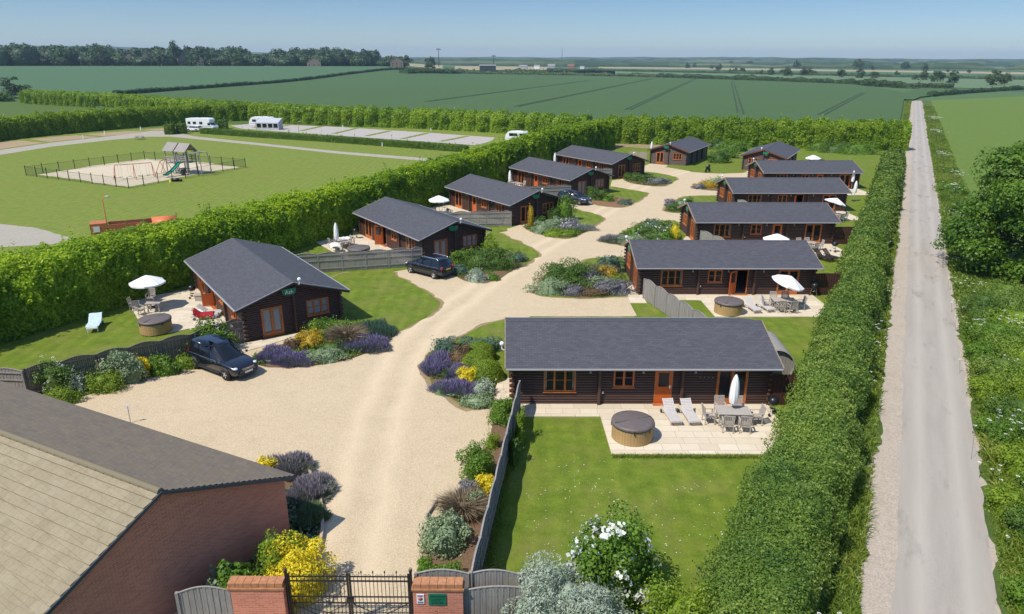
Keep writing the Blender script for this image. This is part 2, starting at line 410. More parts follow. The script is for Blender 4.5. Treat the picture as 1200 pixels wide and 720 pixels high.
MT['whitep'] = plain('white_paint', (.78, .78, .77), .35, var=.03)
MT['gutter'] = plain('pale_grey_gutter', (.36, .355, .345), .4, var=.08)
MT['rake'] = plain('pale_wood_bargeboard', (.3, .22, .16), .6, var=.2)
MT['rake_red'] = plain('red_brown_bargeboard', (.16, .06, .035), .6, var=.2)
MT['curtain'] = plain('pale_curtain', (.8, .84, .81), .9, var=.12, sc=14)
MT['inner'] = plain('room_plaster', (.25, .2, .15), .9)
MT['black'] = plain('black_metal', (.012, .012, .014), .35, var=.2)
MT['iron'] = plain('black_painted_iron', (.014, .014, .016), .45, var=.2)
MT['rubber'] = plain('black_rubber', (.016, .016, .016), .8)
MT['chrome'] = plain('bright_metal', (.7, .7, .71), .22, metal=1, var=.05)
MT['alloy'] = plain('silver_alloy', (.62, .63, .65), .3, metal=.8, var=.05)
MT['tubside'] = woodfence('honey_cedar_staves', (.4, .25, .105), (.52, .35, .16))
MT['tubcover'] = plain('taupe_vinyl_cover', (.135, .11, .1), .5, var=.12, sc=3, bmp=.01)
MT['green_sign'] = plain('green_sign_board', (.01, .16, .08), .4, var=.06)
MT['green_slide'] = plain('green_plastic', (.015, .2, .13), .3, var=.06)
MT['grey_roof'] = plain('grey_felt', (.25, .24, .225), .8, var=.15)
MT['canvas_grey'] = plain('grey_awning_canvas', (.42, .43, .45), .8, var=.1)
MT['red'] = plain('crimson_towel', (.33, .012, .02), .9, var=.25, sc=8)
MT['darkwood'] = plain('dark_brown_slats', (.035, .02, .015), .6, var=.2)
MT['tan'] = plain('tan_post', (.35, .24, .13), .8, var=.2)
MT['rust'] = plain('rust_red_paint', (.45, .14, .06), .7, var=.25)
MT['bark'] = plain('bark', (.09, .065, .045), .9, var=.3, sc=12, bmp=.03)
MT['greenmesh'] = plain('dark_green_mesh', (.012, .045, .028), .6, var=.1)
def glassmat(name, tint=(.02, .025, .03), fac=.35):
    m, t, b, o = M_(name); n = noise(t, coords(t), .8, 2)
    b.inputs['Roughness'].default_value = .05; b.inputs['Specular IOR Level'].default_value = .7
    t.links.new(ramp(t, [(.3, tuple(x * .8 for x in tint)), (.7, tint)], n).outputs[0], b.inputs['Base Color'])
    tr = nd(t, 'ShaderNodeBsdfTransparent'); ms = nd(t, 'ShaderNodeMixShader'); ms.inputs[0].default_value = fac
    t.links.new(tr.outputs[0], ms.inputs[1]); t.links.new(b.outputs[0], ms.inputs[2]); t.links.new(ms.outputs[0], o.inputs[0])
    return m
MT['glass'] = glassmat('window_glass', (.04, .046, .052), .22)
MT['carglass'] = plain('tinted_car_glass', (.008, .01, .012), .04, var=.1, spec=.7)
MT['carblack'] = plain('black_car_paint', (.006, .007, .012), .22, var=.05, spec=.6, coat=1.0)
MT['cargrey'] = plain('dark_blue_grey_car_paint', (.022, .028, .042), .25, var=.05, spec=.6, coat=1.0)
MT['cartrim'] = plain('dark_grey_plastic', (.03, .03, .032), .6)
MT['lamp_clear'] = plain('headlamp_glass', (.6, .62, .65), .08, var=.2, sc=20, spec=.8)
MT['lamp_red'] = plain('red_tail_lamp', (.35, .01, .012), .12, spec=.8)
MT['plate_white'] = plain('white_number_plate', (.7, .7, .68), .4)
MT['plate_yellow'] = plain('yellow_number_plate', (.7, .5, .05), .4)
def letters(name, c): return plain(name, c, .6, var=.05)
MT['ink_pale'] = letters('pale_lettering', (.6, .68, .6)); MT['ink_dark'] = letters('dark_lettering', (.01, .07, .045)); MT['ink_black'] = letters('black_lettering', (.02, .02, .02))
# foliage
MT['L_hedge'] = leafmat('bright_hedge_leaves', (0.11, 0.21, 0.008), (0.255, 0.4, 0.013), (0.43, 0.56, 0.02), 0.42)
MT['L_hedge2'] = leafmat('rounded_hedge_leaves', (0.1, 0.2, 0.01), (0.22, 0.34, 0.016), (0.34, 0.45, 0.026), 0.36)
MT['L_road'] = leafmat('native_hedge_leaves', (.07, .15, .022), (.16, .25, .036), (.3, .375, .06), .34)
MT['L_clip'] = leafmat('clipped_hedge_leaves', (0.07, 0.14, 0.015), (0.11, 0.19, 0.02), (0.16, 0.24, 0.03), 0.22)
MT['L_tree'] = leafmat('maple_leaves', (0.05, 0.115, 0.01), (0.095, 0.19, 0.015), (0.155, 0.265, 0.025), 0.26)
MT['L_dark'] = leafmat('dark_tree_leaves', (0.034, 0.068, 0.026), (0.06, 0.105, 0.036), (0.095, 0.15, 0.05), 0.24)
MT['L_far'] = leafmat('field_tree_leaves', (0.05, 0.09, 0.03), (0.08, 0.13, 0.04), (0.12, 0.175, 0.055), 0.22)
MT['L_green'] = leafmat('mid_green_leaves', (0.07, 0.15, 0.014), (0.125, 0.235, 0.02), (0.2, 0.32, 0.035), 0.3)
MT['L_deep'] = leafmat('deep_green_leaves', (0.05, 0.105, 0.016), (0.09, 0.165, 0.023), (0.145, 0.23, 0.035), 0.28)
MT['L_lime'] = leafmat('lime_leaves', (.12, .2, .015), (.2, .3, .02), (.29, .38, .03), .3)
MT['L_yellow'] = leafmat('golden_leaves', (0.5, 0.4, 0.012), (0.74, 0.6, 0.018), (0.86, 0.74, 0.04), 0.2)
MT['L_gold'] = leafmat('amber_leaves', (.3, .2, .02), (.5, .34, .02), (.62, .44, .04), .25)
MT['L_silver'] = leafmat('silver_leaves', (0.2, 0.26, 0.17), (0.33, 0.39, 0.28), (0.48, 0.53, 0.42), 0.15)
MT['L_sage'] = leafmat('sage_leaves', (0.15, 0.22, 0.1), (0.25, 0.33, 0.17), (0.35, 0.43, 0.24), 0.22)
MT['L_grey'] = leafmat('grey_purple_leaves', (0.13, 0.13, 0.14), (0.2, 0.195, 0.205), (0.29, 0.27, 0.29), 0.2)
MT['L_brown'] = leafmat('straw_brown_blades', (.14, .1, .06), (.24, .18, .11), (.36, .29, .18), .2)
MT['L_red'] = leafmat('bronze_leaves', (.1, .07, .03), (.17, .11, .05), (.25, .17, .08), .2)
MT['L_lav'] = leafmat('lavender_spikes', (0.17, 0.135, 0.26), (0.245, 0.195, 0.36), (0.34, 0.29, 0.46), 0.2)
MT['L_lavpale'] = leafmat('faded_lavender_spikes', (.2, .18, .2), (.31, .27, .31), (.42, .37, .42), .2)
MT['L_lavleaf'] = leafmat('lavender_foliage', (0.085, 0.14, 0.06), (0.15, 0.215, 0.095), (0.22, 0.28, 0.14), 0.22)
MT['F_white'] = leafmat('white_petals', (.6, .6, .5), (.75, .75, .66), (.85, .85, .8), .2)
MT['L_grass'] = leafmat('verge_blades', (0.09, 0.165, 0.015), (0.17, 0.25, 0.025), (0.3, 0.33, 0.06), 0.32)
MT['L_blue'] = leafmat('blue_green_leaves', (.06, .12, .08), (.1, .17, .11), (.15, .22, .14), .2)
# ------------------------------------------------------------------ ground and its sheets
def structure(o): o['kind'] = 'structure'; return o
def ground_mesh():
    rr = [0.5] + list(np.geomspace(8, 200, 30)) + list(np.geomspace(215, 900, 44)) + list(np.geomspace(960, 16000, 40))
    th = np.linspace(0, 2 * np.pi, 181)[:-1]
    v = [];
    for r_ in rr:
        x = r_ * np.sin(th); y = r_ * np.cos(th)
        v.append(np.c_[x, y, terrain(x, y)])
    v = np.concatenate(v); n = len(th); q = []
    for i in range(len(rr) - 1):
        for k in range(n): q.append((i * n + k, i * n + (k + 1) % n, (i + 1) * n + (k + 1) % n, (i + 1) * n + k))
    v = np.r_[v, [[0, 0, 0]]]
    q = np.array(q)[:, ::-1]
    return structure(fast_mesh('ground', v, q, MT['ground']))
ground_mesh()
def tri_fill(pts):
    bm = bmesh.new(); vs = [bm.verts.new((x, y, 0)) for x, y in pts]
    f = bm.faces.new(vs)
    if f.normal.z < 0 or f.calc_area() == 0: pass
    bm.normal_update()
    if f.normal.z < 0: f.normal_flip()
    return bm
def chaikin(p, it=2, closed=True):
    p = [Vector((a, b)) for a, b in p]
    for _ in range(it):
        q = []; n = len(p)
        for i in range(n if closed else n - 1):
            a, b = p[i], p[(i + 1) % n]; q += [a * .75 + b * .25, a * .25 + b * .75]
        if not closed: q = [p[0]] + q + [p[-1]]
        p = q
    return [tuple(x) for x in p]
def ragged(pts, amp, step, s=0):
    out = []
    n = len(pts)
    for i in range(n):
        a = Vector(pts[i]); b = Vector(pts[(i + 1) % n]); k = max(1, int((b - a).length / step))
        for j in range(k): out.append(a.lerp(b, j / k))
    arr = np.array([(p[0], p[1], 0) for p in out])
    dx = vnoise(arr * .9, 3 + s) * amp + vnoise(arr * 3.1, 9 + s) * amp * .5; dy = vnoise(arr * .9, 5 + s) * amp + vnoise(arr * 3.1, 8 + s) * amp * .5
    return [(p[0] + a, p[1] + b) for p, a, b in zip(out, dx, dy)]
def sheet(name, pts, z, mat, curve=0, rag=0, step=.5, thick=0, px=True):
    if px: pts = G2(pts)
    if curve: pts = chaikin(pts, curve)
    if rag: pts = ragged(pts, rag, step)
    bm = tri_fill(pts)
    bmesh.ops.translate(bm, verts=bm.verts, vec=(0, 0, z))
    if thick:
        r = bmesh.ops.extrude_edge_only(bm, edges=[e for e in bm.edges if e.is_boundary])
        bmesh.ops.translate(bm, verts=[g for g in r['geom'] if isinstance(g, bmesh.types.BMVert)], vec=(0, 0, -thick))
    bmesh.ops.triangulate(bm, faces=[f for f in bm.faces if len(f.verts) > 4], ngon_method='EAR_CLIP')
    me = bpy.data.meshes.new(name); bm.to_mesh(me); bm.free(); me.materials.append(mat)
    o = bpy.data.objects.new(name, me); link(o); return structure(o)
def drape(name, quadpts, mat, lift, nu=60, nv=30):
    """a field: four corners on the plan, draped over the terrain"""
    a, b, c, d = [np.array(p, float) for p in quadpts]
    u = np.linspace(0, 1, nu)[:, None, None]; v = np.linspace(0, 1, nv)[None, :, None]
    P = (a * (1 - u) + b * u) * (1 - v) + (d * (1 - u) + c * u) * v
    P = P.reshape(-1, 2); z = terrain(P[:, 0], P[:, 1]) + lift
    q = np.array([(i * nv + j, (i + 1) * nv + j, (i + 1) * nv + j + 1, i * nv + j + 1) for i in range(nu - 1) for j in range(nv - 1)])
    V = np.c_[P, z]
    e1 = V[q[0][1]] - V[q[0][0]]; e2 = V[q[0][3]] - V[q[0][0]]
    if np.cross(e1, e2)[2] < 0: q = q[:, ::-1]
    return structure(fast_mesh(name, V, q, mat))

# lodge park lawn, campsite field, drive, lawn islands
sheet('lawn', [(-120, 420), (0, 400), (150, 345), (420, 235), (620, 172), (700, 156), (800, 172), (1062, 172), (1030, 215), (985, 310), (930, 470), (850, 690), (810, 760), (500, 760), (150, 760), (-300, 760)], .006, MT['lawn'])
sheet('playing_field', [(-300, 300), (-60, 172), (40, 160), (180, 150), (260, 146), (560, 152), (650, 152), (700, 158), (610, 178), (410, 243), (140, 355), (-10, 412), (-320, 470)], .004, MT['playfield'])
GRAVEL = [(330, 800), (500, 800), (497, 668), (515, 625), (545, 580), (580, 520), (590, 490), (606, 470), (606, 446), (600, 380), (622, 371), (742, 371), (757, 368), (752, 345), (735, 320), (742, 300), (820, 285), (800, 270), (846, 248), (842, 236), (880, 216), (905, 208), (945, 203), (935, 199), (850, 201), (808, 196), (762, 192), (752, 196),
          (755, 206), (717, 212), (713, 229), (668, 234), (657, 248), (600, 267), (560, 276), (575, 297), (500, 312), (455, 320), (410, 345), (408, 380), (290, 403), (262, 402), (225, 424), (34, 456), (-80, 452), (-100, 620), (200, 760), (330, 800)]
sheet('gravel_drive', GRAVEL, .012, MT['gravel'])
LAWNS = {
 'A': [(380, 322), (463, 318), (463, 323), (480, 331), (506, 346), (517, 356), (511, 365), (490, 378), (460, 393), (440, 400), (395, 395), (400, 378), (400, 345)],
 'B': [(572, 271), (583, 273), (600, 280), (620, 289), (632, 297), (630, 302), (612, 312), (595, 319), (560, 320), (560, 300)],
 'C': [(655, 245), (668, 244), (689, 249), (702, 252.5), (708, 257), (704, 260), (690, 269.5), (672, 279), (655, 280), (632, 275), (612, 267.5), (630, 262)],
 'D': [(688, 233), (712, 218), (733, 221.5), (757, 225.8), (760.5, 228.5), (743, 238), (737, 241.5), (725, 243.7), (707, 242.2), (692, 238)],
 'E': [(745, 203), (753, 201.2), (777, 204), (794, 208.3), (792, 212), (783, 216.9), (773, 219), (750, 217), (731, 212.5), (735, 210)],
 'F': [(775, 195.5), (800, 199), (817, 202.6), (845, 203.6), (877, 202.6), (880, 190), (840, 175), (835, 172), (806, 190)],
 'Gg': [(815, 219.5), (823, 215.3), (836, 211.3), (850, 210.3), (852, 224), (835, 223.7), (822, 222.7)],
 'H': [(776, 246.5), (790, 236), (800, 231.3), (815, 229.6), (846, 229.5), (846, 250), (798, 250.3), (785, 249.3)],
 'I': [(712, 282), (725, 276), (743, 266.3), (752, 261), (765, 258.6), (798, 258.6), (815, 285), (800, 290), (740, 290), (722, 287)],
 'J': [(626, 343), (630, 336), (641, 325), (660, 316.5), (678, 310), (690, 304), (703, 301.3), (734, 301), (752, 322), (738, 333), (738, 347), (706, 350), (663, 349.3), (635, 348.3)],
 'K': [(557, 481), (538, 473.5), (519, 462), (501, 442), (495, 425), (504, 413), (518, 405), (531, 401), (556, 387), (575, 379), (600, 374), (746, 371), (760, 385), (750, 420), (640, 440), (604, 450), (590, 470)],
}
def grow(pts, w):
    n = len(pts); ar = sum(pts[i][0] * pts[(i + 1) % n][1] - pts[(i + 1) % n][0] * pts[i][1] for i in range(n)); s = 1 if ar > 0 else -1; out = []
    for i in range(n):
        p, q = Vector(pts[i - 1]), Vector(pts[(i + 1) % n]); t_ = (q - p).normalized(); out.append((pts[i][0] + s * t_.y * w, pts[i][1] - s * t_.x * w))
    return out
for k_, p_ in LAWNS.items(): sheet('worn_edge', grow(chaikin(G2(p_), 1), .2), .018, MT['dryedge'], rag=.22, step=.35, px=False)
for k_, p_ in LAWNS.items(): sheet('lawn_island', p_, .030, MT['lawn'], curve=1, rag=.07, step=.35, thick=.03)
sheet('lawn_island', [(738, 355), (756, 355.5), (779, 371), (777, 373), (747, 371.5)], .034, MT['lawn'], rag=.04, thick=.03)
sheet('lawn_island', [(576, 267.5), (593, 267.6), (595, 271), (579, 274)], .034, MT['lawn'], rag=.04, thick=.03)
# plant beds
BEDS = {
 'R1 bed': [(557, 480), (538, 472.5), (520, 461), (502, 441), (496, 425), (505, 413), (518, 406), (535, 404), (560, 402), (580, 412), (588, 440), (580, 452), (577, 478)],
 'L1 bed': [(293, 421), (305, 431), (340, 431), (380, 428), (420, 419), (452, 402), (455, 392), (430, 378), (405, 380), (380, 388), (350, 398), (318, 408)],
 'L2 bed': [(530, 322), (548, 331), (575, 333), (612, 311), (612, 305), (590, 297), (560, 300), (525, 308)],
 'L3 bed': [(611, 267), (632, 275), (655, 279.5), (672, 279), (690, 270), (685, 264), (660, 262), (640, 262), (622, 264)],
 'L4 bed': [(689, 234), (692, 238), (707, 242), (725, 243.5), (737, 241), (745, 234.5), (730, 232), (705, 229)],
 'L5 bed': [(731.7, 212.5), (750, 217), (773, 218.8), (783, 216.5), (778, 213), (760, 211), (742, 209)],
 'R2 bed': [(627, 343), (630, 337), (641, 325), (660, 317), (680, 311), (715, 312), (735, 325), (736, 346), (706, 349.5), (663, 349)],
 'R3 bed': [(713, 282), (725, 276), (743, 268), (765, 266), (797, 272), (800, 289), (740, 289), (722, 286)],
 'R4 bed': [(777, 246.5), (788, 238), (802, 238), (806, 246), (798, 250), (785, 249)],
 'R5 bed': [(816, 219.5), (825, 215), (850, 212.5), (851, 224), (835, 223.5), (822, 222.5)],
 'strip R1': [(603, 474), (588, 480), (577, 497), (572, 525), (552, 550), (548, 570), (535, 583), (513, 611), (495, 650), (488, 680), (488, 715), (556, 715), (572, 650), (590, 560)],
 'strip L1': [(24, 462), (75, 472), (108, 462), (139, 452), (212, 434), (232, 425), (270, 408), (276, 402), (225, 424), (34, 456)],
 'corner': [(300, 560), (337, 543), (352, 547), (367, 561), (376, 585), (379, 620), (373, 650), (362, 685), (340, 712), (250, 712), (320, 600)],
 'barefar': [(698, 178), (730, 172), (765, 175), (800, 172), (800, 166), (730, 164), (705, 168)],
}
for k_, p_ in BEDS.items():
    sheet('plant_bed', p_, .042, MT['chips'] if k_ == 'L4 bed' else MT['dryground'] if k_ == 'barefar' else MT['soil'], curve=1, rag=.06, step=.35, thick=.03)
sheet('slab_path', [(728, 334), (738, 332), (750, 342), (758, 356), (738, 356), (736, 346)], .052, MT['slab'], thick=.04)
sheet('slab_path', [(601, 444), (585, 444), (577, 467), (577, 478), (588, 471), (604, 468)], .052, MT['slab'], thick=.04)
sheet('slab_path', [(268, 407), (290, 402.5), (350, 391), (345, 395), (318, 404), (290, 412)], .052, MT['slab'], thick=.04)
sheet('slab_path', [(797, 284), (806, 276), (816, 286), (813, 289)], .052, MT['slab'], thick=.04)
# campsite: sand, track, pitches
sheet('play_sand', [(45, 204.8), (95, 211.6), (149, 219.3), (185, 213.2), (235, 203.5), (280, 196.2), (240, 191), (205, 188), (171, 186.6), (127, 192.2)], .02, MT['sand'], rag=.3, step=1)
sheet('stone_track', [(-40, 186), (0, 181.8), (60, 172.2), (133, 164), (175, 160.5), (200, 160.5), (250, 165.3), (300, 170.2), (400, 180.8), (500, 189), (503, 186), (400, 178), (300, 167.6), (230, 160.3), (195, 153.5), (178, 153.5), (133, 159.5), (60, 167.5), (0, 176), (-40, 179.5)], .014, MT['track'])
for q in ([(-40, 178), (-40, 171.5), (22, 164.8), (52, 167.6), (0, 175)], [(58, 166.6), (34, 163.4), (88, 158.8), (116, 161), ], [(122, 160), (98, 157.8), (150, 154), (172, 154.5), (160, 156.5)], [(178, 153), (160, 153.4), (186, 151), (232, 148.5), (236, 151), (196, 153)]):
    sheet('brown_pitch', q, .018, MT['pitch'], rag=.15, step=1)
sheet('pale_pitch', [(270, 147.5), (300, 145), (340, 146.7), (380, 148.3), (400, 149.3), (490, 155), (580, 161.5), (575, 166), (557, 170.5), (480, 165), (400, 159.5), (330, 154.5), (283, 151)], .018, MT['padgrey'], rag=.2, step=1)
for p_, q_ in (((352, 153.8), (378, 148)), ((391, 157), (418, 150.6)), ((429, 159.8), (458, 153.4)), ((471, 163), (501, 156.4)), ((517, 166), (548, 159.8)), ((310, 152.2), (338, 147))):
    u_, v_ = G(*p_), G(*q_); t_ = (v_ - u_).normalized(); n_ = Vector((-t_.y, t_.x, 0)) * .75
    sheet('grass_divider', [tuple((u_ + n_)[:2]), tuple((v_ + n_)[:2]), tuple((v_ - n_)[:2]), tuple((u_ - n_)[:2])], .026, MT['playfield'], px=False, rag=.1)
sheet('stone_track', [(-60, 262), (0, 262.5), (40, 267), (86, 279.5), (60, 287), (0, 290), (-60, 288)], .014, MT['track'], rag=.1, step=.7)

# the lane: a straight sheet in its own axes (x across, y along)
RD = Vector((.4722, .8815, 0)); RN = Vector((.8815, -.4722, 0))
RP0 = (Vector((13.29, 19.81, 0)) + Vector((16.81, 19.84, 0))) / 2
def lane(name, w0, w1, y0, y1, z, mat, rag0=.08, rag1=.08, seed=0):
    ys = np.concatenate([np.arange(y0, 120, .4), np.arange(120, y1, 3)])
    def edge(w, rg, s):
        p = np.c_[np.full_like(ys, w), ys, np.zeros_like(ys)]
        return w + vnoise(p * .8, s) * rg + vnoise(p * .17, s + 3) * rg * 1.3 + vnoise(p * 2.6, s + 5) * rg * .8
    a = edge(w0, rag0, seed); b = edge(w1, rag1, seed + 11); m = (a + b) / 2; n = len(ys)
    V = np.r_[np.c_[a, ys, np.full(n, z)], np.c_[m, ys, np.full(n, z + .02)], np.c_[b, ys, np.full(n, z)]]
    q = np.array([(c * n + i, (c + 1) * n + i, (c + 1) * n + i + 1, c * n + i + 1) for c in (0, 1) for i in range(n - 1)])
    o = fast_mesh(name, V, q, mat); o.location = RP0; o.rotation_euler = (0, 0, math.atan2(RD.y, RD.x) - math.pi / 2)
    return structure(o)
lane('verge', -4.6, 7.5, -30, 372, .006, MT['rough'], .1, .1)
lane('road_shoulder', -2.75, 2.4, -30, 366, .02, MT['shoulder'], .24, .14, 2)
lane('road', -1.56, 1.56, -30, 367, .045, MT['road'], .075, .06, 5)
def road_pt(w, y, z=0): return RP0 + RN * w + RD * y + Vector((0, 0, z))

# fields
def fg(*p): return [tuple(G(x, y)[:2]) for x, y in p]
def at_(px, d):                           # bearing of a photo column, at a plan distance
    a = math.atan2((px - 600), F_PX / math.cos(PITCH)); return (d * math.sin(a), d * math.cos(a))
def polar_field(name, pxs, dn, df, mat, lift, nu=90, nv=26):
    P = []
    for px in np.linspace(pxs[0], pxs[-1], nu):
        a, b = np.interp(px, pxs, dn), np.interp(px, pxs, df)
        for t in np.linspace(0, 1, nv): P.append(at_(px, a + (b - a) * t))
    P = np.array(P); z = terrain(P[:, 0], P[:, 1]) + lift
    q = np.array([(i * nv + j, (i + 1) * nv + j, (i + 1) * nv + j + 1, i * nv + j + 1) for i in range(nu - 1) for j in range(nv - 1)])
    return structure(fast_mesh(name, np.c_[P, z], q, mat))
polar_field('wheat_field', [100, 300, 400, 500, 530, 700, 1000, 1066], [250, 235, 220, 205, 200, 190, 180, 172], [370, 520, 655, 850, 915, 800, 620, 470], MT['wheat'], .6)
polar_field('wheat_field', [1066, 1078, 1085, 1140], [388, 388, 420, 505], [480, 520, 570, 560], MT['wheat'], .6)
polar_field('crop_field', [-400, 130, 300, 400, 500, 530], [372, 394, 526, 661, 856, 916], [868, 868, 868, 868, 900, 925], MT['wheat2'], .55)
polar_field('pale_field', [640, 800, 1000, 1140, 1400], [860, 780, 640, 590, 640], [1250, 1080, 960, 900, 900], MT['pale'], .2)
polar_field('straw_field', [440, 560, 650], [1150, 1150, 1150], [1700, 1800, 1700], MT['straw'], .2)
polar_field('pale_field', [560, 650, 720], [930, 920, 900], [1150, 1250, 1250], MT['wheat2'], .2)
polar_field('straw_field', [700, 1000, 1250], [1500, 1350, 1250], [1800, 1600, 1500], MT['straw'], .2)
polar_field('pale_field', [640, 1000, 1300], [1300, 1000, 930], [1480, 1330, 1240], MT['wheat2'], .21)
PB = [tuple(road_pt(5.4, -20)[:2]), tuple(road_pt(5.4, 372)[:2]), at_(1330, 600), at_(2500, 260)]
drape('pasture', PB, MT['meadow'], .03)
# tramlines pressed into the wheat
def tramline(p, q, w=.9):
    a = Vector(p); b = Vector(q); d = (b - a).normalized(); nn = Vector((-d.y, d.x)); n = 40
    for off in (-.9, .9):
        V = []; Q = []
        for i in range(n + 1):
            c = a.lerp(b, i / n) + nn * off
            for s in (-.32, .32):
                e = c + nn * s; V.append((e.x, e.y, float(terrain(e.x, e.y)) + .7))
        Q = np.array([(2 * i + 1, 2 * i, 2 * i + 2, 2 * i + 3) for i in range(n)])
        if (nn.cross(d)) > 0: Q = Q[:, ::-1]
        structure(fast_mesh('tramline', np.array(V), Q, MT['tram']))
MT['tram'] = plain('crushed_crop_track', (.03, .055, .024), .9)
for a_, b_ in (((500, 121), (690, 95.5)), ((605, 127), (765, 93)), ((735, 131), (818, 92)), ((868, 136), (858, 96)), ((962, 137), (1012, 110))):
    tramline(G(*a_)[:2], G(*b_)[:2])

# ------------------------------------------------------------------ UVs in metres, by face direction
def metric_uv(o, along=None):
    me = o.data; uv = me.uv_layers.new(name='UVMap')
    for p in me.polygons:
        n = p.normal
        U = Vector((0, 0, 1)).cross(n); U = U.normalized() if U.length > .05 else Vector((1, 0, 0))
        V = n.cross(U)
        for li in p.loop_indices:
            c = me.vertices[me.loops[li].vertex_index].co; uv.data[li].uv = (c.dot(U), c.dot(V))
    return o

# ------------------------------------------------------------------ lodges
LL, LD, WT, RZ, SL, OE, OR_ = 13.6, 6.4, 2.42, 3.62, .325, .62, .42
FR_OPEN = [(1.6, 3.3, .78, 2.05), (5.3, 6.4, 1.05, 2.05), (7.5, 8.45, .1, 2.1), (10.8, 12.45, .1, 2.08)]
GA_OPEN = [(1.0, 2.4, .1, 2.05), (4.05, 5.6, .95, 2.05)]
def roofz(y): return RZ - SL * abs(y - LD / 2)
def log_wall(mb, fn, L, top, opens):
    """fn(s, out, z) -> point; courses of half round logs, cut round the openings"""
    h = .147; k = 0; prof = [(0, 0), (.042, .02), (.066, .062), (.06, .1), (.03, .135), (0, .147)]
    while k * h < 3.5:
        z0 = k * h; zm = z0 + h / 2
        if callable(top):
            if top(L / 2) < zm: break
            a = 0; b = L
            if top(0) < zm + .05:
                a = next(s for s in np.linspace(0, L / 2, 200) if top(s) >= zm + .05) if top(L / 2) >= zm + .05 else None
                if a is None: break
                b = L - a
        else:
            if zm > top: break
            a, b = 0, L
        segs = [(a, b)]
        for (o0, o1, q0, q1) in opens:
            if q0 - .01 < zm < q1 + .01:
                ns = []
                for s0, s1 in segs:
                    if o0 > s0: ns.append((s0, min(s1, o0)))
                    if o1 < s1: ns.append((max(s0, o1), s1))
                    if o1 <= s0 or o0 >= s1: pass
                segs = [s for s in ns if s[1] - s[0] > .01]
        for s0, s1 in segs:
            vs = []
            for s in (s0, s1): vs += [fn(s, o, z0 + z) for o, z in prof]
            n = len(prof)
            mb.add(vs, [(i, n + i, n + i + 1, i + 1) for i in range(n - 1)], False)
        k += 1
def window_unit(parent, M, w, h, nl, bars=True, curtains=False, kind='window', depth=.07):
    """in the plane x (0..w), z (0..h), outward -y; M maps to lodge space"""
    f = MB(M); fw = .085 if kind == 'window' else .13
    f.b2(0, fw, -depth, .05, 0, h); f.b2(w - fw, w, -depth, .05, 0, h); f.b2(fw, w - fw, -depth, .05, h - fw, h); f.b2(fw, w - fw, -depth, .05, 0, fw + (.12 if kind != 'window' else 0))
    for i in range(1, nl): f.b2(w * i / nl - fw * .62, w * i / nl + fw * .62, -depth + .004, .05, fw, h - fw)
    if bars:
        for i in range(nl): f.b2(w * i / nl + .05, w * (i + 1) / nl - .05, -depth + .03, .03, h * .52 - .016, h * .52 + .016)
    f.b2(-.05, w + .05, -depth - .05, -.0, -.05, -.004)
    fr = f.build(kind, MT['frame'], parent)
    p = MB(M); p.b2(fw, w - fw, .0, .012, fw, h - fw); p.build('pane', MT['glass'], fr)
    if curtains:
        c = MB(M)
        for i in range(nl):
            for (a, b) in ((i / nl + .02, i / nl + .36 / nl), ((i + .64) / nl, (i + 1) / nl - .02)) if curtains == 2 else ((i / nl + .02, i / nl + .3 / nl),) if curtains == 3 and i == 0 else ((i / nl + .7 / nl, (i + 1) / nl - .02),) if curtains == 3 and i == nl - 1 else () if curtains == 3 else ((i / nl + .015, (i + 1) / nl - .015),):
                n = 14; vs = []
                for j in range(n + 1):
                    x = w * (a + (b - a) * j / n); y = .06 + .018 * math.sin(j * 2.4)
                    vs += [(x, y, .1), (x, y, h - .08)]
                c.add(vs, [(2 * j, 2 * j + 2, 2 * j + 3, 2 * j + 1) for j in range(n)], True)
        c.build('curtain', MT['curtain'], fr)
    return fr
